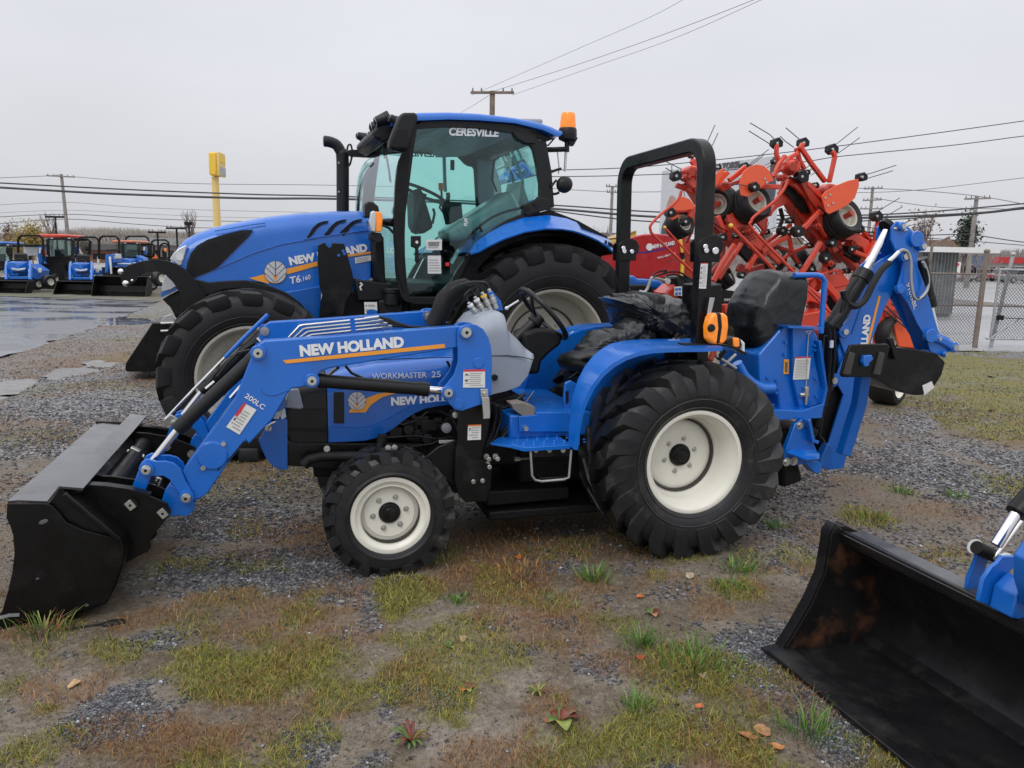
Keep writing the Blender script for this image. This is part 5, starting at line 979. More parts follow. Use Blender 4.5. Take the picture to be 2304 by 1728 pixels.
    lettering(T, 'CERESVILLE', zE, (1000,412),(700,402),(1000,378),.80, t, m='ink', bold=.04, shear=.15)
    lettering(T, 'PLM', zE, (1142,885),(1142,835),(1118,885),-.826, t, bold=.02)
    # ------------------------------------------------------------ rear fender
    upo = T.tr3(zN, [(78,552),(150,452),(250,372),(400,290),(600,222),(820,200),(1000,232),(1090,268),(1140,330),(1250,372),(1400,432),(1430,480),(1446,552)], -.84)
    loo = T.tr3(zN, [(82,566),(160,545),(260,492),(400,425),(600,358),(800,326),(950,330),(1050,345),(1110,362),(1200,395),(1300,440),(1390,500),(1447,556)], -1.04)
    for s in (-1,1):
        m = MB(); A = [Vector((p[0], s * abs(p[1]), p[2])) for p in upo]; B = [Vector((p[0], s * abs(p[1]), p[2])) for p in loo]; A2 = [Vector((p[0], s * .45, p[2])) for p in A]
        m.sheet(B if s < 0 else A, A if s < 0 else B, .012); m.sheet(A if s < 0 else A2, A2 if s < 0 else A, .012); o = m.build('rear_fender', 'blue', t, smooth=40)
        k = MB(); C2 = [Vector((p[0], s * .42, p[2] - .05)) for p in loo]; B2 = [p + Vector((0,-s * .006,-.004)) for p in B]; k.sheet(B2, C2,.004); k.build('fender_liner', 'dark', o, smooth=40)
        k = MB(); P = T.tr(zE, [(1000,1420),(1080,1250),(1160,1090),(1270,965),(1400,872),(1530,825),(1705,775),(1900,850),(2100,960),(2140,1070),(1950,1000),(1750,950),(1600,960),(1420,1010),(1300,1080),(1210,1180),(1100,1420)], -.78); k.prism(P, s * .80, s * .76); k.build('inner_fender', 'dark', o)
        k = MB(); P = [(p[0], p[2] - .015) for p in loo] + [(loo[-1][0], 1.35),(rh[0] + .4,.7),(rh[0] - .6,.7),(loo[0][0], loo[0][2] - .3)]; k.prism(P, s * .48, s * .46); k.build('wheel_well', 'dark', o)
    for dx in (0,30,52): m = MB(); m.plate(T.tr3(zN, [(1365 + dx, 425 + dx * .5),(1383 + dx, 432 + dx * .5),(1386 + dx, 470 + dx * .6),(1370 + dx, 462 + dx * .6)], -1.0),.01); m.build('lamp_slot', 'dark', t)
    # ------------------------------------------------------------ exhaust, mirrors, beacon, lamps
    el = .50; pth = _smooth(T.tr3(zE, [(150,300),(190,305),(235,325),(262,365),(278,410),(280,600),(280,790)], el))
    m = MB(); m.tube(pth, [.050 if i < 14 else .058 for i in range(len(pth))], 18); o = m.build('exhaust_stack', 'blackm', t, smooth=50)
    m = MB(); q = T.at(680 + 150 / 3.0722,220 + 300 / 3.0722, el); d = (pth[1] - pth[0]).normalized(); m.cyl(pth[0] - d * .004, pth[0] + d * .01,.041,16); m.build('pipe_mouth', 'dirtclump', o)
    m = MB(); q = T.tr3(zE, [(252,450),(252,650)], el - .06)
    for p in q: m.cyl(p, p - Vector((0,.012,0)),.008,8)
    m.build('shield_bolt', 'zinc', o)
    m = MB(); m.tube(_smooth(T.tr3(zE, [(495,455),(450,510),(420,580),(400,660),(385,790)], .55)),.014,8); m.build('hand_rail', 'blackm', t)
    m = MB(); m.prism(T.tr(zE, [(300,370),(330,362),(460,358),(515,372),(515,412),(460,412),(340,405),(300,388)], .85),.82,.90); m.tube(_smooth(T.tr3(zE, [(345,400),(325,470),(310,400),(315,335),(335,325),(345,360)], .86)),.010,6); m.build('far_mirror_arm', 'blackm', t, bevel=.006)
    m = MB(); P = T.tr(zE, [(612,362),(600,340),(604,290),(640,195),(665,130),(692,103),(775,103),(798,118),(796,160),(765,240),(735,345),(722,368),(680,371)], -1.0); m.prism(P, -1.02,-.92); m.build('mirror_housing', 'blackm', t, bevel=.02, seg=4)
    m = MB(); m.prism(T.tr(zE, [(625,345),(612,330),(618,290),(650,215),(725,215),(722,300),(712,350)], -1.02),-1.032,-1.02); m.build('mirror_cap', 'dark', t, bevel=.005)
    for pts, lt, r_ in (((525,160,600,135),-.6,.05),((500,205,560,195),-.4,.06),((480,270,560,240),-.2,.06),((395,265,440,280),.5,.045),((620,145,700,190),-.8,.04)):
        m = MB(); a_, b_ = T.tr3(zE, [pts[:2], pts[2:]], lt); m.cyl(a_, b_, r_ * .8,14, r_ * 1.1); m.ball(a_, (r_ * .8, r_ * .8, r_ * .8)); o = m.build('work_lamp', 'blackm', t, bevel=.004)
        k = MB(); k.cyl(a_ - (b_ - a_).normalized() * r_ * .5, a_ - (b_ - a_).normalized() * (r_ * .55), r_ * .75,16); k.build('lamp_glass', 'lens', o)
    m = MB(); P = T.tr(zE, [(470,250),(510,200),(560,150),(640,135),(720,180),(725,215),(650,210),(600,290),(540,330),(520,300),(490,300)], -.5); m.prism(P, -.6,.3); m.build('lamp_bracket', 'blackm', t, bevel=.03)
    m = MB(); m.tube(_smooth(T.tr3(zE, [(425,290),(470,310),(520,290),(560,300),(570,420)], .1)),.010,6); m.build('lamp_wiring', 'dark', t)
    # beacon
    b0 = T.at(680 + 1833 / 3.0722,220 + 290 / 3.0722,-.70); bz = T.at(680 + 1833 / 3.0722,220 + 100 / 3.0722,-.70)[2] - b0[2]
    def vert_lathe(prof, c):
        m = MB(); n = 28; rows = [[(c[0] + r_ * math.cos(2 * math.pi * j / n), c[1] + r_ * math.sin(2 * math.pi * j / n), c[2] + z_) for j in range(n)] for r_, z_ in prof]; m.grid(rows, wrap=True); m.f.append(tuple(range(len(m.v) - n, len(m.v)))); m.m.append(0); return m
    m = vert_lathe([(.03,-.02),(.075,.0),(.080,.03),(.078, bz * .36),(.072, bz * .42),(.01, bz * .43)], b0); m.build('beacon_base', 'blackm', t)
    m = vert_lathe([(.070, bz * .42),(.068, bz * .6),(.062, bz * .88),(.055, bz * .97),(.035, bz),(.002, bz)], b0); m.build('beacon_lens', 'amber', t, smooth=50)
    m = MB(); m.tube(T.tr3(zE, [(1650,360),(1740,358),(1832,355)], -.70),.022,8); m.tube(T.tr3(zE, [(1830,290),(1830,375)], -.70),.022,8); m.build('beacon_bracket', 'blackm', t)
    m = MB(); m.tube(T.tr3(zE, [(1823,375),(1816,508)], -.70),.012,8); m.tube(T.tr3(zE, [(1765,375),(1775,480),(1772,525)], -.70),.006,6); m.build('beacon_tube', 'zinc', t)
    m = MB(); m.tube(T.tr3(zE, [(1650,310),(1700,330),(1760,260),(1800,290)], -.7),.008,6); m.box(T.at(680 + 1850 / 3.0722,220 + 285 / 3.0722,-.7),(.10,.06,.08), rot('Y', 30)); m.build('beacon_mount', 'blackm', t, bevel=.01)
    m = MB(); m.tube(_smooth(T.tr3(zE, [(1790,490),(1740,505),(1705,530),(1700,600),(1705,640),(1740,665),(1775,655)], -.80)),.011,8); m.build('mirror_bracket', 'blackm', t)
    a_, b_ = T.tr3(zE, [(1790,600),(1835,600)], -.85); m = MB(); m.ball((a_ + b_) / 2,(.075,.05,.07), rot('Y', -30)); m.tube(T.tr3(zE, [(1780,650),(1775,600),(1755,570),(1720,615)], -.85),.012,6); m.build('rear_work_lamp', 'blackm', t, bevel=.006)
    # side marker lamp by the door
    m = MB(); m.prism(T.tr(zE, [(430,830),(428,735),(450,718),(490,725),(520,750),(530,790),(500,790),(470,800),(460,830)], -.78),-.82,-.70); m.build('marker_hood', 'blackm', t, bevel=.012)
    m = MB(); m.prism(T.tr(zE, [(500,785),(545,795),(552,840),(545,925),(500,932)], -.80),-.84,-.74); o = m.build('marker_lamp', 'amber', t, bevel=.01)
    m = MB(); m.prism(T.tr(zE, [(468,790),(485,783),(505,785),(505,932),(470,925),(458,860)], -.81),-.85,-.75); m.build('marker_lens', 'lens', o, bevel=.01)
    m = MB(); m.prism(T.tr(zE, [(470,930),(545,935),(560,990),(520,1010),(465,980)], -.78),-.80,-.70); m.tube(T.tr3(zE, [(550,860),(640,880)], -.78),.02,8); m.build('marker_bracket', 'blackm', t, bevel=.01)
    # cab plinth behind the door arch and body under the door
    m = MB(); m.prism(T.tr(zE, [(700,1420),(980,1420),(1100,1260),(1200,1160),(1300,1500),(1100,1660),(700,1660)], -.5),-.5,.5); m.build('transmission', 'dark', t, bevel=.02)
    # decals
    lettering(T, 'NEW HOLLAND', zL, (1022,480),(1560,382),(1018,428),-.405, t, bold=.055)
    decal(T, zL, [(738,572),(865,538),(1210,455),(1215,485),(1000,545),(870,608)], -.405, t)
    decal(T, zL, [(1418,408),(1588,386),(1588,400),(1424,424)], -.405, t)
    lettering(T, 'T6', zL, (1028,610),(1098,596),(1030,562),-.405, t, bold=.02, shear=.2)
    lettering(T, '.160', zL, (1100,594),(1168,574),(1102,562),-.405, t, bold=.01, shear=.2)
    leaf_logo(T, zL, (921,530),76,77,-.409, t)
    sticker(T, zL, [(1468,430),(1580,412),(1582,450),(1472,470)], -.405, t, None, 3, pics=False)
    return t
big_tractor()
# ================================================================== GROUND
def in_poly(px, py, poly):
    c = np.zeros(px.shape, bool); n = len(poly)
    for i in range(n):
        x0, y0 = poly[i]; x1, y1 = poly[(i + 1) % n]
        k = ((y0 > py) != (y1 > py)) & (px < (x1 - x0) * (py - y0) / (y1 - y0 + 1e-12) + x0); c ^= k
    return c
_perm = nrg.permutation(512)
def vnoise(x, y, s, seed=0):                           # smooth value noise on arrays
    x = x * s + seed * 17.3; y = y * s + seed * 9.1; xi = np.floor(x).astype(int); yi = np.floor(y).astype(int); fx = x - xi; fy = y - yi
    fx = fx * fx * (3 - 2 * fx); fy = fy * fy * (3 - 2 * fy)
    h = lambda a, b: _perm[(_perm[a & 511] + b) & 511] / 511.0
    return (h(xi, yi) * (1 - fx) + h(xi + 1, yi) * fx) * (1 - fy) + (h(xi, yi + 1) * (1 - fx) + h(xi + 1, yi + 1) * fx) * fy
def fbm(x, y, s, seed=0, o=4): return sum(vnoise(x, y, s * 2 ** k, seed + k) * .5 ** k for k in range(o)) / sum(.5 ** k for k in range(o))
# patches read off the photograph: (px, py, half width, half height, kind)   g green, o orange-brown, v gravel, d bare dirt, r red sorrel
PATCH = [(640,1500,190,55, 'g', .9),(870,1555,190,60, 'g', 1),(700,1455,90,25, 'g', .6),(905,1335,75,35, 'g', 1),(1130,1330,60,30, 'g', .4),(1240,1350,60,28, 'g', .5),(1400,1400,90,30, 'g', .45),(1560,1500,130,45, 'g', .9),
    (1450,1660,200,70, 'g', .8),(40,1700,90,70, 'g', .7),(90,1600,60,25, 'g', .5),(720,1660,110,55, 'g', .6),(110,1405,70,35, 'g', .7),(2190,850,190,70, 'g', 1.3),(2240,960,120,35, 'g', .9),(2250,830,200,50, 'g', 1.3),(2120,880,120,40, 'g', 1.2),(2080,890,60,25, 'g', .8),(2290,1095,50,30, 'g', .8),(1640,1690,90,45, 'g', .7),
    (1300,1225,50,22, 'g', .4),(1660,1320,60,25, 'g', .6),(1960,1165,60,22, 'g', .7),(1690,1270,60,25, 'g', .4),(430,1410,60,25, 'g', .3),(520,1345,60,25, 'g', .25),(1000,1500,80,30, 'g', .5),(1650,1590,60,25, 'g', .4),(480,1040,90,25, 'g', .3),(2000,1100,60,18, 'g', .4),
    (1150,1300,130,60, 'o', .9),(1180,1215,110,40, 'o', .7),(1240,1400,120,40, 'o', .7),(700,1205,110,32, 'o', .7),(620,1190,90,30, 'o', .5),(760,1430,80,35, 'o', .5),(580,1430,60,25, 'o', .5),(620,1400,130,40, 'o', .35),(340,1665,160,50, 'o', .7),(640,1640,80,45, 'r', .6),(560,1560,60,30, 'o', .5),
    (280,805,160,30, 'o', .8),(420,840,90,26, 'o', .8),(240,860,90,16, 'o', .6),(2230,930,120,30, 'o', .7),(2100,1150,90,24, 'r', .8),(1690,1225,70,25, 'r', .5),(1120,1700,120,40, 'o', .6),(30,1440,80,35, 'o', .8),(1900,1080,80,18, 'o', .4),(2260,990,90,25, 'o', .6),(1500,1310,90,25, 'o', .4),(1400,1240,120,30, 'o', .5),
    (40,1080,60,22, 'r', .7),(20,1140,40,20, 'o', .7),(200,735,60,12, 'o', .6),(350,730,60,14, 'o', .5),(1850,1200,60,30, 'o', .5),(1260,1455,110,30, 'o', .5),(1950,1240,60,20, 'o', .4),
    (500,1160,180,60, 'v', 1),(640,1265,190,40, 'v', 1),(430,1290,110,30, 'v', .8),(235,1615,110,50, 'v', 1),(340,1445,50,16, 'v', .8),(1265,1405,45,16, 'v', 1),(1720,1460,100,75, 'v', 1),(1870,1650,60,90, 'v', .8),(2050,1040,170,60, 'v', .8),(1850,1030,120,50, 'v', .8),(2180,1010,120,40, 'v', .6),
    (300,940,260,70, 'v', 1),(150,900,220,50, 'v', .7),(60,1010,140,60, 'v', .7),(1520,1330,60,18, 'v', .5),(1190,1465,50,16, 'v', .5),(440,1250,60,20, 'v', .6),(1720,1190,80,25, 'v', .7),(250,700,200,40, 'v', .6),(560,900,500,90, 'v', .6),(330,690,200,60, 'v', .9),(450,740,250,60, 'v', .7),(130,790,120,25, 'v', .7),(2000,950,120,25, 'v', .5),(1760,1100,60,40, 'v', .4),
    (1090,1395,130,40, 'd', 1),(120,1560,130,45, 'd', .9),(1200,1560,130,50, 'd', .8),(1380,1520,100,40, 'd', .5),(980,1650,140,60, 'd', .9),(1340,1460,60,25, 'd', .4),(1600,1400,70,30, 'd', .7),(1150,1620,150,60, 'd', .6),(480,1500,60,40, 'd', .3),(1500,1560,60,30, 'd', .4)]
WP = []
for px, py, w, h, k, a in PATCH:
    c = gpt(px, py); e = gpt(px + w, py); f = gpt(px, py - h); g_ = gpt(px, py + h) if py + h < 5000 else f
    WP.append((c[0], c[1], abs(e[0] - c[0]), abs(f[1] - g_[1]) / 2, k, a))
def cover(x, y):
    n1 = fbm(x, y, 2.6,1) - .5; n2 = fbm(x, y, 7,5) - .5; out = {k: np.zeros(x.shape) for k in 'govdr'}
    for cx, cy, w, h, k, a in WP:
        d = np.sqrt(((x - cx) / w) ** 2 + ((y - cy) / h) ** 2) + n1 * 2.2 + n2 * 1.5
        out[k] = np.maximum(out[k], a * np.clip((1.25 - d) / .6,0,1))
    far = np.clip((y - 3.6) / 2,0,1); out['v'] = np.maximum(out['v'], .85 * far * np.clip((fbm(x, y, 1.3,9) - .40) * 9,0,1)); n3 = fbm(x, y, 5.5,41) - .035
    near = 1 - far; out['v'] = np.maximum(out['v'], .55 * near * np.clip((n3 - .60) * 12,0,1)); out['o'] = np.maximum(out['o'], .6 * near * np.clip((fbm(x, y, 4,51) - .56) * 9,0,1)); out['g'] = np.maximum(out['g'], .55 * near * np.clip((fbm(x, y, 3.6,61) - .58) * 9,0,1))
    out['d'] = np.maximum(out['d'], .5 * near * np.clip((fbm(x, y, 2.2,71) - .55) * 8,0,1)); out['o'] = np.maximum(out['o'], .5 * far * np.clip((fbm(x, y, .9,12) - .5) * 6,0,1)); out['g'] = np.maximum(out['g'], .45 * far * np.clip((fbm(x, y, .8,21) - .55) * 6,0,1))
    return out
ASPH = [(-40,26.2),(-15.8,25.6),(-11.43,24.54),(-8.99,16.96),(-8.12,13.68),(-7.48,11.35),(-7.3,10.0),(-8.5,7.0),(-16,3.0),(-40,2.0)]
LOT = [(6.4,14.55),(9.8,14.3),(13,13.7),(60,10),(60,31),(21,31.5),(6.4,32.5),(-3,34),(-3,15.2)]
PUD = [[gpt(x, y) for x, y in P] for P in ([(-60,915),(-60,868),(20,852),(70,848),(95,858),(60,872),(30,892)], [(90,848),(130,826),(200,822),(225,835),(160,846),(110,856)], [(175,818),(215,808),(262,812),(250,826),(215,824)], [(225,722),(260,712),(330,716),(352,724),(300,730),(240,732)])]
def height(x, y):
    h = (fbm(x, y, 1.3,3) - .5) * .05 + (fbm(x, y, 9,7,3) - .5) * .016
    a = in_poly(x, y, ASPH) | in_poly(x, y, LOT); h = np.where(a, -.05, h)
    for P in PUD: h = np.where(in_poly(x, y, [(p[0], p[1]) for p in P]),-.03, h)
    for cx, cy in ((-.73 + 1.573 * math.cos(S.phi) + .5 * math.sin(S.phi),4.04 + 1.573 * math.sin(S.phi) - .5 * math.cos(S.phi)),(-.73 + .42 * math.sin(S.phi),4.04 - .42 * math.cos(S.phi))):
        k = np.exp(-(((x - cx) ** 2 + (y - cy) ** 2) / .35 ** 2)); h = h * (1 - k) - .004 * k
    return h
def ground():
    xs = np.concatenate([np.linspace(-16,-5,130, endpoint=False), np.linspace(-5,5,420, endpoint=False), np.linspace(5,22,150)])
    ys = np.concatenate([np.linspace(.6,6,260, endpoint=False), np.linspace(6,14,180, endpoint=False), np.linspace(14,40,130)])
    X, Y = np.meshgrid(xs, ys); Z = height(X, Y); ny, nx = X.shape
    co = np.stack([X, Y, Z], -1).reshape(-1,3); i = np.arange(nx - 1); j = np.arange(ny - 1); I, J = np.meshgrid(i, j); a = (J * nx + I).ravel()
    F = np.stack([a, a + 1, a + nx + 1, a + nx], -1)
    me = bpy.data.meshes.new('ground'); me.vertices.add(len(co)); me.vertices.foreach_set('co', co.ravel()); me.loops.add(F.size); me.loops.foreach_set('vertex_index', F.ravel().astype(np.int32))
    me.polygons.add(len(F)); me.polygons.foreach_set('loop_start', np.arange(0, F.size, 4, dtype=np.int32)); me.update(calc_edges=True); me.shade_smooth()
    c = cover(co[:, 0], co[:, 1]); at = me.color_attributes.new('cover', 'FLOAT_COLOR', 'POINT'); col4 = np.stack([np.clip(c['g'], 0,1), np.clip(c['o'] + c['r'] * .8,0,1), np.clip(c['v'], 0,1), np.clip(c['d'], 0,1)], -1); at.data.foreach_set('color', col4.ravel().astype(np.float32))
    m = bpy.data.materials.new('dirt_and_gravel'); m.use_nodes = True; nt = m.node_tree; N = nt.nodes.new; L = nt.links.new; b = nt.nodes['Principled BSDF']
    g = N('ShaderNodeNewGeometry'); A = N('ShaderNodeAttribute'); A.attribute_name = 'cover'; sp = N('ShaderNodeSeparateColor'); L(A.outputs['Color'], sp.inputs[0])
    def noi(s, d=6, r_=.6):
        n = N('ShaderNodeTexNoise'); n.inputs['Scale'].default_value = s; n.inputs['Detail'].default_value = d; n.inputs['Roughness'].default_value = r_; L(g.outputs['Position'], n.inputs['Vector']); return n
    def ramp(src, stops):
        r_ = N('ShaderNodeValToRGB'); e = r_.color_ramp.elements; e[0].position, e[0].color = stops[0][0], (*stops[0][1], 1); e[1].position, e[1].color = stops[-1][0], (*stops[-1][1], 1)
        for p, c_ in stops[1:-1]: x = e.new(p); x.color = (*c_, 1)
        L(src, r_.inputs[0]); return r_.outputs[0]
    def mix(f, a_, b_):
        x = N('ShaderNodeMix'); x.data_type = 'RGBA'; L(f, x.inputs[0]); L(a_, x.inputs[6]); L(b_, x.inputs[7]); return x.outputs[2]
    n1 = noi(3.5,9,.68); n2 = noi(38,6,.7); n3 = noi(160,3,.6)
    dirt = ramp(n1.outputs['Fac'], [(.3,(.055,.043,.031)),(.45,(.105,.078,.052)),(.58,(.155,.125,.095)),(.72,(.21,.18,.15))])
    fine = ramp(n2.outputs['Fac'], [(.3,(.045,.038,.030)),(.5,(.145,.116,.086)),(.7,(.31,.268,.222))])
    mm = N('ShaderNodeMix'); mm.data_type = 'RGBA'; mm.inputs[0].default_value = .45; L(dirt, mm.inputs[6]); L(fine, mm.inputs[7]); base = mm.outputs[2]
    bare = ramp(n2.outputs['Fac'], [(.3,(.12,.10,.085)),(.52,(.215,.182,.148)),(.75,(.32,.28,.235))]); al = A.outputs['Alpha']; base = mix(al, base, bare)
    vo = N('ShaderNodeTexVoronoi'); vo.inputs['Scale'].default_value = 62; L(g.outputs['Position'], vo.inputs['Vector']); sv = N('ShaderNodeSeparateColor'); L(vo.outputs['Color'], sv.inputs[0])
    stone = ramp(sv.outputs[0], [(.0,(.045,.047,.053)),(.5,(.13,.134,.145)),(.85,(.24,.24,.245)),(1,(.46,.45,.44))])
    grav = mix(sp.outputs[2], base, stone)
    gr = ramp(n2.outputs['Fac'], [(.3,(.065,.06,.016)),(.55,(.15,.14,.03)),(.75,(.26,.235,.05))]); og = ramp(n2.outputs['Fac'], [(.3,(.075,.04,.02)),(.55,(.17,.088,.036)),(.75,(.27,.155,.07))])
    k1 = N('ShaderNodeMath'); k1.operation = 'MULTIPLY'; k1.inputs[1].default_value = .85; L(sp.outputs[0], k1.inputs[0]); k2 = N('ShaderNodeMath'); k2.operation = 'MULTIPLY'; k2.inputs[1].default_value = .7; L(sp.outputs[1], k2.inputs[0])
    L(mix(k1.outputs[0], mix(k2.outputs[0], grav, og), gr), b.inputs['Base Color'])
    rr = ramp(n1.outputs['Fac'], [(.35,(.42,) * 3),(.6,(.75,) * 3)]); L(rr, b.inputs['Roughness']); b.inputs['Specular IOR Level'].default_value = .35
    bp = N('ShaderNodeBump'); bp.inputs['Strength'].default_value = .6; bp.inputs['Distance'].default_value = .012; ad = N('ShaderNodeMath'); ad.operation = 'ADD'; L(n2.outputs['Fac'], ad.inputs[0])
    v2 = N('ShaderNodeMath'); v2.operation = 'MULTIPLY'; L(vo.outputs['Distance'], v2.inputs[0]); L(sp.outputs[2], v2.inputs[1]); L(v2.outputs[0], ad.inputs[1]); L(ad.outputs[0], bp.inputs['Height']); L(bp.outputs[0], b.inputs['Normal'])
    me.materials.append(m); o = bpy.data.objects.new('ground', me); col.objects.link(o); structure(o)
ground()
def wet(name, base, lo, hi, scale, puddle=.5, specks=0):
    m = bpy.data.materials.new(name); m.use_nodes = True; nt = m.node_tree; N = nt.nodes.new; L = nt.links.new; b = nt.nodes['Principled BSDF']; g = N('ShaderNodeNewGeometry')
    mp = N('ShaderNodeMapping'); mp.inputs['Scale'].default_value = (.45,.8,1); L(g.outputs['Position'], mp.inputs[0])
    n = N('ShaderNodeTexNoise'); n.inputs['Scale'].default_value = scale; n.inputs['Detail'].default_value = 7; n.inputs['Roughness'].default_value = .55; L(mp.outputs[0], n.inputs['Vector'])
    n2 = N('ShaderNodeTexNoise'); n2.inputs['Scale'].default_value = 60; n2.inputs['Detail'].default_value = 4; L(g.outputs['Position'], n2.inputs['Vector'])
    r_ = N('ShaderNodeMapRange'); r_.inputs['From Min'].default_value = puddle - .08; r_.inputs['From Max'].default_value = puddle + .06; r_.inputs['To Min'].default_value = hi; r_.inputs['To Max'].default_value = lo; L(n.outputs['Fac'], r_.inputs['Value']); L(r_.outputs[0], b.inputs['Roughness'])
    c = N('ShaderNodeValToRGB'); e = c.color_ramp.elements; e[0].position = .35; e[0].color = (*[x * .6 for x in base], 1); e[1].position = .7; e[1].color = (*[x * 1.5 for x in base], 1); L(n2.outputs['Fac'], c.inputs[0]); L(c.outputs[0], b.inputs['Base Color'])
    bp = N('ShaderNodeBump'); bp.inputs['Distance'].default_value = .01; k = N('ShaderNodeMath'); k.operation = 'MULTIPLY'; L(r_.outputs[0], k.inputs[0]); k.inputs[1].default_value = .5; L(k.outputs[0], bp.inputs['Strength']); L(n2.outputs['Fac'], bp.inputs['Height']); L(bp.outputs[0], b.inputs['Normal'])
    b.inputs['Specular IOR Level'].default_value = .8; return m
def flat(name, P, z, m, **kw):
    k = MB(); a = sum(P[i][0] * P[(i + 1) % len(P)][1] - P[(i + 1) % len(P)][0] * P[i][1] for i in range(len(P)))
    if a < 0: P = P[::-1]
    k.add([(p[0], p[1], z) for p in P], [tuple(range(len(P)))]); o = k.build(name, m, None, smooth=0); structure(o); return o
def rough_edge(P, amp, step=.25):
    out = []
    for i in range(len(P)):
        a, b = P[i], P[(i + 1) % len(P)]; d = math.hypot(b[0] - a[0], b[1] - a[1]); n = max(1, int(min(d, 30) / step))
        for j in range(n): q = j / n; x, y = a[0] + (b[0] - a[0]) * q, a[1] + (b[1] - a[1]) * q; v = noise.noise_vector(Vector((x * 2.5, y * 2.5,0))) * amp * 2.5 + noise.noise_vector(Vector((x * 8, y * 8,5))) * amp; out.append((x + v[0], y + v[1]))
    return out
W1 = wet('wet_asphalt', (.11,.115,.125),.12,.42,1.1,.50); W2 = wet('wet_concrete_lot', (.30,.30,.31),.22,.6,.5,.55)
flat('asphalt_road', rough_edge(ASPH, .08),-.012, W1); flat('parking_lot', rough_edge(LOT, .05,.4),-.012, W2)
wt = wet('puddle_water', (.085,.075,.065),.03,.22,7,.47)
for P in PUD: flat('puddle', rough_edge([(p[0], p[1]) for p in P], .11,.05),-.006, wt)
flat('far_ground', [(-600,40),(600,40),(1500,1500),(-1500,1500)], -.02, wet('far_yard', (.25,.25,.25),.35,.7,.1,.5))
flat('yard_edge', [(-600,.2),(-16,.2),(-16,40),(-600,40)], -.03, W1); flat('yard_edge', [(22,.2),(600,.2),(600,40),(22,40)], -.03, W2)
flat('gravel_verge', rough_edge([(-40,26.1),(-15.8,25.4),(-11,24.4),(-9,31),(-40,33)], .15,.5),-.004, mat('verge', (.12,.105,.09),.8, vary=.4, vscale=8, bump=.4, dirt=(.10,.11,.04), dirtscale=1.2, dirtlo=.45, dirthi=.6))

# ---- loose stones, grass and moss near the camera: nobody could count them
def raw_mesh(name, co, tri, colr, m, **kw):
    me = bpy.data.meshes.new(name); me.vertices.add(len(co)); me.vertices.foreach_set('co', co.ravel().astype(np.float32)); me.loops.add(tri.size); me.loops.foreach_set('vertex_index', tri.ravel().astype(np.int32))
    me.polygons.add(len(tri)); me.polygons.foreach_set('loop_start', np.arange(0, tri.size, 3, dtype=np.int32)); me.update(calc_edges=True)
    at = me.color_attributes.new('tint', 'FLOAT_COLOR', 'POINT'); at.data.foreach_set('color', np.concatenate([colr, np.ones((len(colr),1))], 1).ravel().astype(np.float32))
    me.materials.append(m); o = bpy.data.objects.new(name, me); col.objects.link(o); o['kind'] = 'stuff'
    for k, v in kw.items(): o[k] = v
    return o
def tintmat(name, rough, trans=0, spec=.4):
    m = bpy.data.materials.new(name); m.use_nodes = True; nt = m.node_tree; b = nt.nodes['Principled BSDF']; a = nt.nodes.new('ShaderNodeAttribute'); a.attribute_name = 'tint'; nt.links.new(a.outputs['Color'], b.inputs['Base Color']); b.inputs['Roughness'].default_value = rough; b.inputs['Specular IOR Level'].default_value = spec
    if trans: b.inputs['Transmission Weight'].default_value = 0
    return m
_a, _b = gpt(1729,1474), gpt(2040,1728); _w = (_b - _a).normalized(); _n = Vector((-_w[1], _w[0], 0)); FOOT1 = [tuple((_a + _w * i + _n * j)[:2]) for i, j in ((-.02,0),(1.8,0),(1.8,.75),(-.02,.75))]
FOOT2 = [tuple(S.w((i, j, 0))[:2]) for i, j in ((-1.66,-.71),(-1.1,-.71),(-1.1,.71),(-1.66,.71))]
def samples(n, ymax=11.0, ymin=1.25, bias=1.0):       # uniform over the picture's ground area, so nearer spots get smaller spacing
    px = nrg.uniform(-250,2700, n * 3); py = nrg.uniform(0,1, n * 3) ** bias * (1850 - 690) + 690
    d = CR[None] * ((px - 1152) / FPX)[:, None] + CU[None] * ((864 - py) / FPX)[:, None] + CF[None]; t = -CAMH / d[:, 2]; x = d[:, 0] * t; y = d[:, 1] * t
    k = (y < ymax) & (y > ymin) & (d[:, 2] < -.01); x, y = x[k][:n], y[k][:n]
    k = ~(in_poly(x, y, ASPH) | in_poly(x, y, LOT) | in_poly(x, y, FOOT1) | in_poly(x, y, FOOT2)); 
    for P in PUD: k &= ~in_poly(x, y, [(p[0], p[1]) for p in P])
    return x[k], y[k]
STONE_M = tintmat('loose_stone', .55, spec=.5); GRASS_M = tintmat('grass_blade', .55)
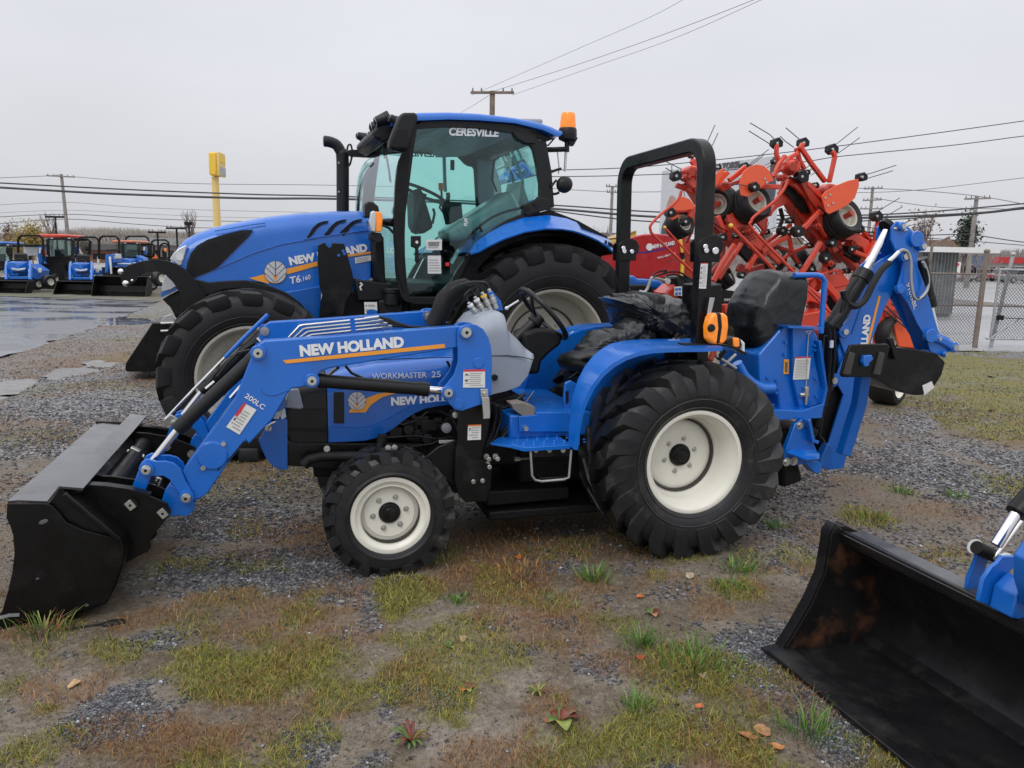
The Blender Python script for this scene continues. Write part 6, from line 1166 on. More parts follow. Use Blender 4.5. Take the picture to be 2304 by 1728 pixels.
def stones(n, smin, smax, mode, name, ymax=20):
    x, y = samples(n * 4, ymax); c = cover(x, y); p = {'v': c['v'] * 1.0 + .015, 'd': .25 + c['d'] * .5 - c['g']}[mode]; k = nrg.uniform(0,1, len(x)) < p; x, y = x[k][:n], y[k][:n]; n = len(x)
    r_ = smin + (smax - smin) * nrg.uniform(0,1, n) ** 3; r_ = r_ * np.clip(y / 3.2,.8,1.6); z = height(x, y)
    base = np.array([[1,0,0], [-.2,1,0], [-1,-.1,0], [.1,-1,0], [.1,.1,.8], [0,0,-.6]], float); nv = 6
    an = nrg.uniform(0,2 * np.pi, n); tilt = nrg.uniform(-.5,.5, n); V = base[None] * nrg.uniform(.55,1.15,(n, nv, 1)) * np.stack([np.ones(n), nrg.uniform(.5,1, n), nrg.uniform(.35,.8, n)], -1)[:, None, :] * r_[:, None, None]
    ca, sa = np.cos(an)[:, None], np.sin(an)[:, None]; X = V[..., 0] * ca - V[..., 1] * sa; Y = V[..., 0] * sa + V[..., 1] * ca; Z = V[..., 2] + X * tilt[:, None] * .5
    co = np.stack([X + x[:, None], Y + y[:, None], Z + (z + r_ * .15)[:, None]], -1).reshape(-1,3)
    t = np.array([[0,1,4], [1,2,4], [2,3,4], [3,0,4], [1,0,5], [2,1,5], [3,2,5], [0,3,5]]); tri = (t[None] + (np.arange(n) * nv)[:, None, None]).reshape(-1,3)
    g = nrg.uniform(0,1, n); v = .028 + .15 * g ** 1.5; v = np.where(nrg.uniform(0,1, n) > .97, nrg.uniform(.28,.5, n), v); w = nrg.uniform(-.1,.1, n)
    colr = np.stack([v * (1 + w * .6), v, v * (1.10 - w)], -1); colr = np.repeat(colr, nv, 0)
    return raw_mesh(name, co, tri, colr, STONE_M)
stones(88000,.005,.015, 'v', 'gravel'); stones(16000,.0025,.009, 'd', 'grit')
def blades(n, kind, hmin, hmax, wid, pal, thr, name, lean=.6, ymax=16.0, clump=0):
    x, y = samples(n * 5, ymax); c = cover(x, y); p = np.clip(c[kind] * 1.3 - thr, 0,1)
    if clump: p = p * np.clip((fbm(x, y, clump, 31) - .42) * 6,0,1)
    k = nrg.uniform(0,1, len(x)) < p; x, y = x[k][:n], y[k][:n]; return _blades(x, y, hmin, hmax, wid, pal, name, lean)
def _blades(x, y, hmin, hmax, wid, pal, name, lean=.6, outw=None):
    n = len(x); z = height(x, y); h = nrg.uniform(hmin, hmax, n) ; a = nrg.uniform(0,2 * np.pi, n); b = nrg.uniform(0,2 * np.pi, n) if outw is None else outw + nrg.normal(0,.5, n); l = h * lean * nrg.uniform(.3,1.6, n); w = wid * nrg.uniform(.6,1.3, n) * np.clip(y / 3,.8,2.2)
    wx, wy = np.cos(a) * w, np.sin(a) * w; dx, dy = np.cos(b) * l, np.sin(b) * l
    P = np.stack([np.stack([x - wx, y - wy, z - .004], -1), np.stack([x + wx, y + wy, z - .004], -1), np.stack([x - wx * .7 + dx * .35, y - wy * .7 + dy * .35, z + h * .6], -1), np.stack([x + wx * .7 + dx * .35, y + wy * .7 + dy * .35, z + h * .6], -1), np.stack([x + dx, y + dy, z + h], -1)], 1).reshape(-1,3)
    t = np.array([[0,1,3], [0,3,2], [2,3,4]]); tri = (t[None] + (np.arange(n) * 5)[:, None, None]).reshape(-1,3)
    pal = np.array(pal); c = pal[nrg.integers(0, len(pal), n)] * nrg.uniform(.65,1.35,(n, 1)); return raw_mesh(name, P, tri, np.repeat(c, 5,0), GRASS_M)
GR = [(.20,.22,.03),(.28,.25,.035),(.11,.16,.03),(.28,.23,.05),(.24,.17,.045)]
OR = [(.30,.14,.05),(.38,.20,.075),(.22,.09,.035),(.30,.20,.08),(.18,.12,.05)]
BR = [(.15,.105,.05),(.20,.14,.07),(.10,.075,.04),(.25,.20,.12),(.14,.14,.04),(.20,.10,.04)]
blades(70000, 'g', .006,.027,.0019, GR, .12, 'green_grass', 1.3); blades(42000, 'o', .008,.034,.0013, OR, .1, 'dry_grass', 1.1); blades(6000, 'r', .006,.02,.002, [(.16,.03,.015),(.20,.06,.02),(.10,.03,.02)], .1, 'red_sorrel', 1)
x, y = samples(130000,9); c = cover(x, y); k = nrg.uniform(0,1, len(x)) < np.clip(.75 - c['v'] - c['d'] * .75,.02,1); _blades(x[k], y[k], .003,.012,.0016, BR, 'dead_moss', 1.6)
# tufts that stand out: each a plant of its own
def tuft(px, py, n, h, pal, label, cat='grass tuft', name='grass_tuft', spread=.05, group=None, w=.0026):
    c = gpt(px, py); x = nrg.normal(0, spread * .5, n); y = nrg.normal(0, spread * .5, n); o = _blades(x + c[0], y + c[1], h * .45, h, w, pal, name, .75, outw=np.arctan2(y, x)); del o['kind']
    co = np.empty(len(o.data.vertices) * 3); o.data.vertices.foreach_get('co', co); co = co.reshape(-1,3); zz = co[:, 2].min(); co -= np.array([c[0], c[1], zz]); o.data.vertices.foreach_set('co', co.ravel()); o.location = (c[0], c[1], zz); o['label'] = label; o['category'] = cat
    return o
BG = [(.08,.19,.035),(.13,.24,.04),(.18,.26,.05),(.06,.14,.035)]
for a in ((100,1425,130,.10, BG + OR, 'spiky green and straw tuft against the left bucket', .10),(1560,1495,260,.075, BG, 'widest bright green tuft, right of centre in the bare dirt', .17),(1440,1450,90,.10, BG, 'tall sparse green tuft just left of the widest green tuft', .06),(1335,1300,90,.085, BG, 'blue-green tuft between the two near wheels', .07),(1660,1280,90,.06, BG, 'green tuft right of the rear wheel contact', .09),
          (1640,1320,80,.05, BG, 'low green tuft below the tuft beside the rear wheel', .08),(1960,1165,90,.07, BG + GR, 'green tuft just behind the black foreground bucket', .10),(1990,905,120,.09, BG, 'green tuft at the foot of the red machine wheel', .12),(1430,1595,100,.06, BG, 'small star-shaped green weed left of the tuft in the bare dirt', .05),(1820,1650,130,.10, BG, 'long-bladed green tuft beside the foreground bucket edge', .10),
          (2030,1110,50,.05, BG, 'small green tuft on the gravel past the foreground bucket', .07),(1745,1190,70,.05, BG, 'small green tuft behind the rear wheel', .07),(305,830,60,.16, BG + GR, 'yellow-green tuft at the foot of the black plate behind the big tyre', .09),(2150,1120,60,.05, BG, 'green weed on the gravel near the right photo edge', .08),(1180,1290,120,.05, OR, 'rusty dry tuft between the tractor wheels', .14),(1030,1350,90,.03, BG, 'tiny clover-like weed at the edge of the bare patch', .05)):
    tuft(a[0], a[1], a[2], a[3], a[4], a[5], spread=a[6])
def leaf(px, py, r_, colr, label, cat='leaf', name='fallen_leaf', curl=.25, ang=0, lobes=0):
    c = gpt(px, py); z = float(height(np.array([c[0]]), np.array([c[1]]))[0]) + .008; P = []; n = 18
    for i in range(n):
        a = 2 * math.pi * i / n; q = r_ * (1 + .18 * math.cos(a * lobes)) * (.62 + .38 * abs(math.cos(a))); P.append((q * math.cos(a), q * math.sin(a), curl * q * abs(math.sin(a)) + .3 * curl * q))
    m = MB(); m.add([(0,0,0)] + P, [(0, i + 1,(i + 1) % n + 1) for i in range(n)]); m.add([(p[0], p[1], p[2] - .0012) for p in [(0,0,0)] + P], [(0,(i + 1) % n + 1, i + 1) for i in range(n)])
    m.tube([(r_ * .9,0, curl * r_ * .3),(r_ * 1.4,.005,.0)], .0012,4)
    o = m.build(name, mat('leaf_' + cat, [c_ * .75 for c_ in colr], .5, vary=.3, vscale=60), None, smooth=60); o.location = (c[0], c[1], z); o.rotation_euler = (rnd.uniform(-.2,.2), rnd.uniform(-.2,.2), ang); o['label'] = label; o['category'] = cat; return o
for i, a in enumerate(((1680,1665,.034,(.50,.20,.09), 'large pinkish-brown leaf near the bottom edge right of centre'),(1715,1650,.026,(.42,.20,.09), 'smaller curled brown leaf touching the large pinkish leaf'),(1748,1690,.024,(.58,.24,.08), 'orange leaf at the bottom edge right of the pinkish pair'),(1166,1255,.024,(.75,.20,.05), 'orange leaf lying between the near wheels'),(1440,1342,.02,(.6,.18,.05), 'orange leaf stood on edge in the rust-brown grass'),(1441,1482,.018,(.5,.09,.04), 'red-brown leaf left of the widest green tuft'),(1041,1445,.02,(.42,.30,.14), 'tan leaf at the edge of the bare patch'),
                        (168,1545,.022,(.55,.36,.18), 'pale straw leaf left of the gravel pile'),(2230,848,.05,(.5,.2,.09), 'brown leaf on the grass below the fence post'),(2230,922,.05,(.5,.22,.1), 'brown leaf on the grass further below the fence post'),(1583,1523,.022,(.6,.42,.25), 'pale curled leaf right of the widest green tuft'),(1574,1598,.012,(.7,.15,.04), 'tiny orange leaf right of the star-shaped weed'),(1552,1298,.024,(.5,.42,.3), 'pale leaf just in front of the rear tyre'))):
    leaf(*a, ang=rnd.uniform(0,6), lobes=rnd.choice((0,3,5)))
def rosette(px, py, lv, label, name='dock_plant'):
    c = gpt(px, py); z = float(height(np.array([c[0]]), np.array([c[1]]))[0]); o = bpy.data.objects.new(name, None); col.objects.link(o); o.location = (c[0], c[1], z); o['label'] = label; o['category'] = 'weed'; o.empty_display_size = .05
    for ang, L0, w, colr, up in lv:
        rows = []
        for i in range(9):
            u = i / 8; wd = w * .8 * math.sin(math.pi * min(1, u * .9 + .08)) ** .7; xx = L0 * .8 * u; zz = up * L0 * math.sin(math.pi * u * .75); rows.append([(xx, -wd, zz + wd * .3),(xx, 0, zz),(xx, wd, zz + wd * .3)])
        m = MB(); m.grid(rows); l = m.build('leaf', mat('weed_leaf', colr, .45, vary=.35, vscale=40), o, smooth=80); l.rotation_euler = (0,0, ang)
        s_ = l.modifiers.new('thickness', 'SOLIDIFY'); s_.thickness = .0015
    return o
G1, G2, RD, RO = (.10,.15,.03),(.20,.25,.05),(.16,.035,.02),(.17,.09,.04)
rosette(1262,1625, [(-1.4,.095,.034, G2,.25),(-2.6,.07,.022, G1,.3),(2.4,.06,.02, RD, .3),(1.3,.07,.022, G1,.4),(.3,.08,.026, RO, .45),(-.2,.075,.022, RD, .4),(.9,.06,.02, RD, .5),(3.3,.07,.018,(.5,.06,.03),.1)], 'broad-leaved dock with one big green leaf and red leaves, bottom centre')
rosette(925,1668, [(a, rnd.uniform(.06,.10),.008, rnd.choice((G1, RO, G2, RD)), rnd.uniform(.2,.6)) for a in [i * .39 for i in range(16)]], 'narrow-leaved rosette weed with red and green leaves at the bottom edge')
rosette(1468,1385, [(a, .05,.02, c_, .35) for a, c_ in ((2.8,(.10,.14,.05)),(2.0, G1),(.4, RD),(-.4, RO),(-1.4,(.45,.2,.08)))], 'small mixed green and brown weed above the widest green tuft')
rosette(1052,1555, [(a, .04,.014, c_, .3) for a, c_ in ((2.9, G1),(1.8, RD),(.2, RO),(-1.2, G2),(-2.2,(.45,.1,.03)))], 'small clump of red and green leaves on bare dirt below centre')
rosette(1010,1458, [(a, .05,.011, c_, .3) for a, c_ in ((2.6, G1),(-.9, G2),(1.3, G1))], 'small bright green seedling at the edge of the bare patch')
rosette(1210,1560, [(a, .06,.006, c_, .3) for a, c_ in [(i * .7, rnd.choice((G1, RO, G2))) for i in range(9)]], 'thin-leaved olive weed on bare dirt left of centre-right')
m = MB(); c = gpt(257,1408); m.ball((0,0,.012),(.05,.02,.015), rot('Z', 25),10,6); m.tube([(-.02,0,.015),(-.10,-.03,.01),(-.17,-.05,.006)], .006,6); o = m.build('rubber_scrap', 'dark', None); o.location = c; o['label'] = 'scrap of black rubber on the dirt right of the loader bucket'; o['category'] = 'rubber scrap'
# ================================================================== FOREGROUND BUCKET (right edge)
def front_bucket():
    a, b = gpt(1729,1474), gpt(2040,1728); w = (b - a).normalized()          # width direction, towards the camera
    ang = math.degrees(math.atan2(w[1], w[0])) + 90; ph = ang                    # l axis = perpendicular, pointing behind the bucket (to the right)
    l = Vector((math.cos(R(ph)), math.sin(R(ph)),0)); F = Frame(ph, (a[0], a[1], 0))
    # frame: u = l, v = (-sin, cos); v points opposite to w
    t = F.root('loader_bucket', 'open black loader bucket with rusty inner side at the lower right corner, blue arm behind', 'loader bucket', loc=(0,0,0))
    sgn = 1 if Vector((F.v[0], F.v[1], 0)).dot(w) > 0 else -1; Wd = sgn * 1.75
    prof = F.tr(zJ, [(75,1010),(160,1000),(440,968),(620,942),(690,885),(738,785),(748,690),(700,560),(655,470),(560,390),(500,345),(492,300)], 0)
    prof[0] = (prof[0][0], .006); 
    edge = F.tr(zJ, [(75,1010),(160,985),(240,860),(330,700),(400,540),(430,370),(436,310),(470,258),(500,262),(640,320),(600,330),(500,292)], 0)
    def sheet(P, th, name, y0=0, y1=None):
        k = MB(); y1 = Wd if y1 is None else y1; k.sheet([(p[0], y0, p[1]) for p in P], [(p[0], y1, p[1]) for p in P], th); return k.build(name, 'bucketw', t, smooth=30, bevel=.001)
    sheet(prof[:4], -.012, 'floor_plate'); sheet(prof[3:], -.010, 'back_plate')
    side = edge[:8] + F.tr(zJ, [(540,330),(600,400),(660,470),(705,560),(750,690),(740,790),(695,890),(625,948),(440,972)], 0)
    for y0 in (0, Wd): m = MB(); m.prism(side, y0, y0 - sgn * .012); m.build('side_plate', 'rustside', t, bevel=.003)
    E = [(p[0], 0, p[1]) for p in edge[:8]]; k = MB(); k.sheet(E, [(p[0], -sgn * .05, p[2]) for p in E], .01); k.build('side_flange', 'bucketw', t)
    lip = F.tr(zJ, [(480,252),(640,318),(600,330),(500,296)], 0); k = MB(); k.prism(F.tr(zJ, [(470,258),(500,250),(650,322),(600,330),(500,300)], -sgn * .02),0,-sgn * .05); k.build('corner_lip', 'bucketw', t, bevel=.004)
    # top roll and double rim, wear strip on the floor edge
    tp = F.tr(zJ, [(492,288),(500,345)], 0)
    k = MB(); k.box(((tp[0][0] + tp[1][0]) / 2 + .004, Wd / 2,(tp[0][1] + tp[1][1]) / 2),(.022, abs(Wd), abs(tp[0][1] - tp[1][1]))); k.build('top_rail', 'bucketw', t, bevel=.006)
    k = MB(); q = tp[0]; k.box((q[0] + .05, Wd / 2, q[1] - .012),(.10, abs(Wd) * .98,.012)); k.build('top_ledge', 'steelwet', t, bevel=.003)
    k = MB(); k.box((prof[0][0] + .05, Wd / 2,.012),(.11, abs(Wd) + .02,.018)); k.build('cutting_edge', 'bucketw', t, bevel=.003)
    k = MB(); k.box((prof[0][0] + .006, Wd / 2,.010),(.012, abs(Wd) + .02,.010)); k.build('edge_wear', 'steelwet', t, bevel=.002)
    # the blue arm that carries it, cropped by the frame edge: part of the same machine
    Lb = zJ
    for lt, P in ((.55, [(1255,400),(1290,365),(1330,375),(1340,420),(1310,480),(1275,620),(1280,690),(1195,660),(1205,560),(1255,440)]),(.68, [(1370,470),(1400,430),(1470,430),(1480,480),(1440,520),(1350,640),(1345,720),(1262,690),(1290,560),(1340,490)])):
        m = MB(); P2 = F.tr(zJ, P, sgn * lt); m.prism(P2, sgn * lt, sgn * (lt + .015)); m.build('arm_bracket', 'bluefar', t, bevel=.003)
    m = MB(); P2 = F.tr(zJ, [(1440,530),(1480,540),(1500,600),(1600,660),(1600,900),(1500,760),(1340,730),(1370,600)], sgn * .70); m.prism(P2, sgn * .70, sgn * .78); m.build('arm_link', 'bluefar', t, bevel=.006)
    m = MB(); P2 = F.tr(zJ, [(1480,430),(1546,330),(1640,220),(1700,400),(1620,760),(1520,700),(1480,560)], sgn * .80); m.prism(P2, sgn * .80, sgn * .88); m.build('loader_arm', 'bluefar', t, bevel=.006)
    q = F.tr3(zJ, [(1272,388),(1440,468)], sgn * .60); m = MB(); m.cyl(q[0], q[1], .022,14); m.build('pivot_shaft', 'dark', t)
    m = MB(); m.cyl(F.at(1700 + 1272 / 2.56,1080 + 388 / 2.56, sgn * .56), F.at(1700 + 1262 / 2.56,1080 + 382 / 2.56, sgn * .56),.026,14); m.ball(F.at(1700 + 1440 / 2.56,1080 + 468 / 2.56, sgn * .66),.028); m.build('pivot_bolt', 'zinc', t)
    a_, b_, c_, d_ = F.tr3(zJ, [(1620,60),(1500,195),(1490,225),(1385,375)], sgn * .66); m = MB(); m.cyl(a_, b_, .034,18); o = m.build('hydraulic_cylinder', 'black', t, bevel=.003); m = MB(); m.cyl(b_, d_, .018,14); m.build('piston_rod', 'chrome', o)
    m = MB(); m.cyl(*F.tr3(zJ, [(1560,200),(1370,455)], sgn * .62),.006,8); m.build('indicator_rod', 'chrome', t)
    m = MB(); m.cyl(*F.tr3(zJ, [(1465,712),(1600,770)], sgn * .5),.010,10); m.build('latch_rod', 'chrome', t)
front_bucket()

# black pusher plate standing behind the big tractor's front tyre
U = Frame(20,(-3.4,9.6,0))
b = U.root('implement_bucket', 'angular black bucket standing behind the front tyre of the big tractor', 'loader bucket')
m = MB(); P = U.tr(zA, [(1185,852),(1290,852),(1335,870),(1420,900),(1420,1225),(1195,1232),(985,1232),(972,1215),(978,1165)], 0); m.prism(P, 0,.9); m.build('bucket_body', 'bucket', b, bevel=.01)
m = MB(); m.plate(U.tr3(zA, [(1240,850),(1280,800),(1340,780),(1350,850)], -.05),.05); m.build('coupler_plate', 'steel', b, bevel=.006)
for y in (855,915): m = MB(); m.tube(U.tr3(zA, [(1250, y),(1330, y - 4),(1380, y)], -.1),.015,8); m.build('coupler_pin', 'zinc', b)
m = MB(); m.plate(U.tr3(zA, [(1320,860),(1380,870),(1360,940),(1290,930)], -.05),.04); m.build('coupler_hook', 'dark', b, bevel=.006)

# ================================================================== HAY TEDDER (folded)
Q = Frame(14,(0,7.45,0))
def tedder():
    t = Q.root('hay_tedder', 'tall folded red-orange hay tedder with small wheels and spring tines', 'farm implement', loc=tuple(Q.at(1985,930,0)[:2]) + (0,))
    off = t.location.copy(); root_l = Vector(Q.at(1985,930,0)); root_l[2] = 0
    def b_(m, name, mt, **kw):
        m.v = [(p[0] - root_l[0], p[1] - root_l[1], p[2]) for p in m.v]; return m.build(name, mt, kw.pop('parent', t), **kw)
    def tube(pts, lat, wpx, name, mt='tred', n=10, sm=True):      # wpx: width in zoom pixels
        P = Q.tr3(zH, pts, lat); r_ = wpx / 3.456 * (8.3 + lat) / FPX / 2
        if sm and len(P) > 2: P = _smooth(P)
        m = MB(); m.tube(P, r_, n); return b_(m, name, mt)
    def beam(pts, lat, wpx, dep, name, mt='tred', z=zH):
        P = Q.tr3(z, pts, lat); h = wpx / z[2] * (8.3 + lat) / FPX; m = MB(); m.bar(P, dep, h, up=(0,1,0)); return b_(m, name, mt, bevel=.008)
    def poly(pts, lat, dep, name, mt='tred', bev=.006, z=zH):
        m = MB(); m.prism(Q.tr(z, pts, lat), lat - dep / 2, lat + dep / 2); return b_(m, name, mt, bevel=bev)
    def wheel_(c, rx, ry, lat, tilt, rw=.08, inner=(0,0), dark=False):
        p = Q.at(zH[0] + c[0] / 3.456, zH[1] + c[1] / 3.456, lat) - root_l; r0 = rx / 3.456 * (8.3 + lat) / FPX; p[2] += 0
        w = bpy.data.objects.new('wheel', None); col.objects.link(w); w.parent = t; w.location = p; w.rotation_euler = tilt; w.empty_display_size = .05
        m = MB(); ri = r0 * .55; prof = [(ri, -rw * .7),(ri + r0 * .08,-rw * .9),(r0 * .85,-rw),(r0 * .96,-rw * .8),(r0,-rw * .45),(r0 - .004,-rw * .4),(r0,-rw * .35),(r0,-.006),(r0 - .005,0)]; prof += [(r_, -y) for r_, y in prof[-2::-1]]
        m.lathe(prof, n=40); m.build('tyre', 'rubbero', w, smooth=40)
        m = MB(); m.lathe([(ri + .012,-rw * .85),(ri - .004,-rw * .8),(ri - .02,-rw * .45),(ri * .6,-rw * .35),(ri * .35,-rw * .5),(.001,-rw * .5)], n=32); m.lathe([(ri + .012, rw * .85),(ri - .004, rw * .8),(ri - .02, rw * .45),(ri * .4, rw * .3),(.001, rw * .3)], n=32); m.build('rim', 'creamo', w)
        m = MB(); m.cyl((0,-rw * .5,0),(0,-rw * 1.3,0),.03,12); m.build('hub', 'tredd' if not dark else 'dark', w)
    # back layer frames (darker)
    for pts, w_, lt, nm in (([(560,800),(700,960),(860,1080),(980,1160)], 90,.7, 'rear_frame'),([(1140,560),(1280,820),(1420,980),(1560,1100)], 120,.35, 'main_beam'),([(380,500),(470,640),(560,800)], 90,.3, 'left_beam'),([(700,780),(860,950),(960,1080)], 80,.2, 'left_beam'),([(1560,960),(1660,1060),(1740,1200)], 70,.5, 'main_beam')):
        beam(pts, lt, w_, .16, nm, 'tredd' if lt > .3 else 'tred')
    poly([(1110,480),(1200,500),(1310,640),(1400,850),(1460,960),(1420,1060),(1370,930),(1300,860),(1220,760),(1150,680),(1060,720),(980,800),(960,900),(900,830),(960,730),(1070,650),(1090,560)], .1,.05, 'curved_web', 'tred')
    poly([(1140,530),(1230,550),(1300,640),(1330,760),(1260,760),(1170,640),(1120,600)], .04,.03, 'inner_web', 'blackm')
    poly([(1120,520),(1160,470),(1270,530),(1320,600),(1400,620),(1430,720),(1470,850),(1440,950),(1390,880),(1340,760),(1290,650),(1200,560)], -.05,.05, 'fold_arm', 'tred')
    poly([(660,760),(740,720),(830,860),(960,960),(930,1050),(820,980),(740,900),(670,820)], 0,.06, 'fold_arm', 'tred')
    # gear heads
    for c, w_, lt in (((1170,400),110,-.1),((390,440),100,-.05),((1460,590),120,0),((640,560),100,.1),((1620,920),130,.2),((1700,1020),110,.2)):
        x, y = c; h = w_ / 2; k = rnd.Random if False else None
        poly([(x - h, y - h * .4),(x - h * .3, y - h),(x + h * .7, y - h * .8),(x + h, y),(x + h * .5, y + h * .9),(x - h * .5, y + h),(x - h, y + h * .4)], lt, .16, 'gearbox', 'tred', .02)
        m = MB(); p = Q.at(zH[0] + x / 3.456, zH[1] + y / 3.456, lt - .08); m.cyl(p + Vector((0,.02,0)), p - Vector((0,.05,0)),.05,16); b_(m, 'gear_cap', 'tredd', bevel=.008)
    # legs and stays
    for pts, w_, lt, nm, mt in (([(735,1000),(640,1150),(570,1290)], 34,-.1, 'stay_leg', 'tred'),([(790,990),(700,1130),(610,1270)], 30,0, 'stay_leg', 'tred'),([(660,900),(640,1120),(545,1230)], 22,.2, 'stay_leg', 'tredd'),
        ([(1405,980),(1330,1110),(1240,1250)], 36,-.1, 'stay_leg', 'tred'),([(1470,1120),(1400,1240),(1330,1340)], 40,0, 'stay_leg', 'tred'),([(1560,1200),(1480,1330),(1440,1420)], 34,.1, 'stay_leg', 'tred'),([(430,760),(400,900),(360,990)], 20,.1, 'stay_leg', 'tredd'),
        ([(1266,215),(1250,250),(1330,370),(1440,515)], 30,-.1, 'rotor_arm', 'tred'),([(1215,250),(1240,350),(1280,420)], 26,-.05, 'rotor_arm', 'tred'),([(1496,275),(1515,320),(1495,410),(1470,520)], 26,-.15, 'rotor_arm', 'tred'),([(1062,225),(1060,300),(1085,380)], 24,0, 'rotor_arm', 'tred'),
        ([(820,400),(750,460),(690,505)], 36,-.1, 'rotor_arm', 'tred'),([(400,345),(470,430)], 40,.1, 'rotor_arm', 'tred'),([(330,480),(420,560)], 30,-.1, 'rotor_arm', 'tred'),([(280,540),(440,600)], 34,0, 'rotor_arm', 'tred'),([(420,730),(250,745)], 34,-.05, 'rotor_arm', 'tred'),([(440,700),(380,790)], 34,-.1, 'rotor_arm', 'tred'),
        ([(900,550),(1080,555)], 34,-.15, 'rotor_arm', 'tred'),([(1300,530),(1420,650)], 36,-.1, 'rotor_arm', 'tred'),([(1400,740),(1340,800),(1270,880)], 34,-.15, 'rotor_arm', 'tred'),([(1840,785),(1850,820),(1835,900),(1820,1000)], 22,.1, 'rotor_arm', 'tred'),([(1830,960),(1740,1080)], 26,.15, 'rotor_arm', 'tred'),([(1700,860),(1800,980)], 26,.2, 'rotor_arm', 'tred'),
        ([(600,780),(650,910)], 38,-.05, 'rotor_arm', 'tred'),([(900,1080),(830,1200)], 36,0, 'rotor_arm', 'tred'),([(1170,850),(1060,930),(960,1000)], 26,.2, 'rotor_arm', 'tred'),([(980,800),(960,920)], 22,.2, 'rotor_arm', 'tred'),([(1090,720),(1110,800),(1080,880)], 20,.15, 'rotor_arm', 'dark'),
        ([(1040,480),(1080,380),(1130,310)], 26,-.1, 'rotor_arm', 'tred'),([(1110,430),(1160,330),(1230,290)], 30,-.1, 'rotor_arm', 'tred')):
        beam(pts, lt, w_, .05, nm, mt)
    for pts, w_, lt, mt in (([(1240,480),(1330,640),(1420,760)], 60,-.08, 'tredd'),([(1380,700),(1470,900),(1530,1050)], 90,.05, 'tred'),([(1480,1000),(1620,1130),(1760,1260)], 60,.15, 'tredd'),([(1590,930),(1740,1000),(1760,1060)], 70,.0, 'tred'),([(1660,1060),(1760,1100),(1830,980)], 30,-.05, 'tred'),([(1560,1060),(1700,1190),(1600,1380)], 34,.1, 'tred'),
        ([(1380,1240),(1520,1400),(1620,1560)], 44,-.05, 'tred'),([(1230,1350),(1340,1480),(1400,1620)], 30,.1, 'tredd'),([(940,1060),(1060,980),(1140,940)], 40,.1, 'tred'),([(840,950),(960,1010),(1080,1130)], 60,.15, 'tred'),([(560,1100),(700,1090),(780,1030)], 26,.3, 'tredd'),([(760,1180),(860,1220),(960,1180)], 60,.35, 'tredd'),
        ([(480,600),(560,700),(640,860)], 60,.15, 'tred'),([(330,420),(400,520),(450,600)], 44,-.02, 'tred'),([(420,380),(500,520)], 40,.05, 'tredd'),([(1300,1500),(1480,1480),(1600,1560)], 60,.2, 'tred'),([(1180,1180),(1160,1300)], 40,.25, 'tredd'),([(1700,1180),(1780,1250),(1700,1360)], 50,.2, 'tredd'),
        ([(1430,1060),(1490,1180)], 60,-.02, 'dark'),([(770,1010),(860,1120)], 70,.05, 'dark'),([(1600,1060),(1700,1120)], 60,.05, 'dark'),([(1340,1280),(1300,1420)], 70,.3, 'dark'),([(1460,1340),(1500,1460)], 80,.3, 'dark'),([(1040,700),(1000,780)], 20,0, 'tred')): beam(pts, lt, w_, .07, 'frame_member', mt)
    for x, y in ((1180,440),(1120,480),(1200,360),(430,430),(370,480),(1540,640),(1660,990),(860,900),(1480,1150),(1380,860)): m = MB(); p = Q.at(zH[0] + x / 3.456, zH[1] + y / 3.456,-.14); m.cyl(p + Vector((0,.1,0)), p - Vector((0,.02,0)),.035,10); m.cyl(p, p - Vector((0,.05,0)),.018,8); b_(m, 'pivot_pin', 'tredd', bevel=.004)
    # hoops
    tube([(320,585),(290,660),(160,770),(88,845),(82,890),(125,950),(420,1225)], -.3,20, 'guard_hoop', sm=True)
    tube([(1150,498),(1120,570),(1040,670),(900,775),(865,825),(880,890),(1205,1225)], -.35,22, 'guard_hoop')
    tube([(1205,1225),(1280,1330),(1400,1450),(1480,1530)], -.35,22, 'guard_hoop')
    tube([(195,875),(420,1120)], -.25,16, 'stay_tube', sm=False); tube([(712,862),(1045,1200)], -.3,26, 'stay_tube', sm=False)
    for p_ in ((192,870),(706,857)): m = MB(); m.ball(Q.at(zH[0] + p_[0] / 3.456, zH[1] + p_[1] / 3.456,-.3),.024 if p_[0] > 500 else .016); b_(m, 'yellow_cap', 'yellow')
    tube([(1540,1200),(1420,1230),(1300,1280)], -.1,18, 'stay_tube'); tube([(1300,1330),(1420,1440),(1500,1600)], -.2,24, 'stay_tube'); tube([(560,850),(640,960),(600,1180)], .4,18, 'stay_tube', 'tredd')
    for i in range(7): tube([(690 + i * 22,900 + i * 14),(820 + i * 14,865 + i * 14)], -.05,5, 'wire_guard', 'dark', 5, False)
    # orange discs
    for pts, lt in (([(770,565),(775,500),(800,440),(845,400),(900,380),(960,388),(1005,430),(1040,505),(980,530),(900,590),(880,615),(830,632),(780,620)], -.22),([(1408,630),(1440,590),(1520,545),(1620,505),(1695,492),(1702,540),(1670,640),(1620,690),(1560,725),(1465,768),(1440,745),(1425,690)], -.25),
        ([(248,718),(262,670),(300,640),(335,630),(385,650),(420,695),(418,725),(330,742),(262,742)], -.15),([(575,478),(600,440),(655,405),(650,450),(620,500),(575,570)], -.1),([(218,800),(310,765),(300,790),(250,815)], -.12),([(580,460),(680,430),(700,450),(600,560)], .1),
        ([(1200,1400),(1235,1375),(1275,1385),(1302,1425),(1290,1470),(1245,1505),(1205,1470)], -.1)):
        q = poly(pts, lt, .014, 'rotor_shield', 'orange', .004)
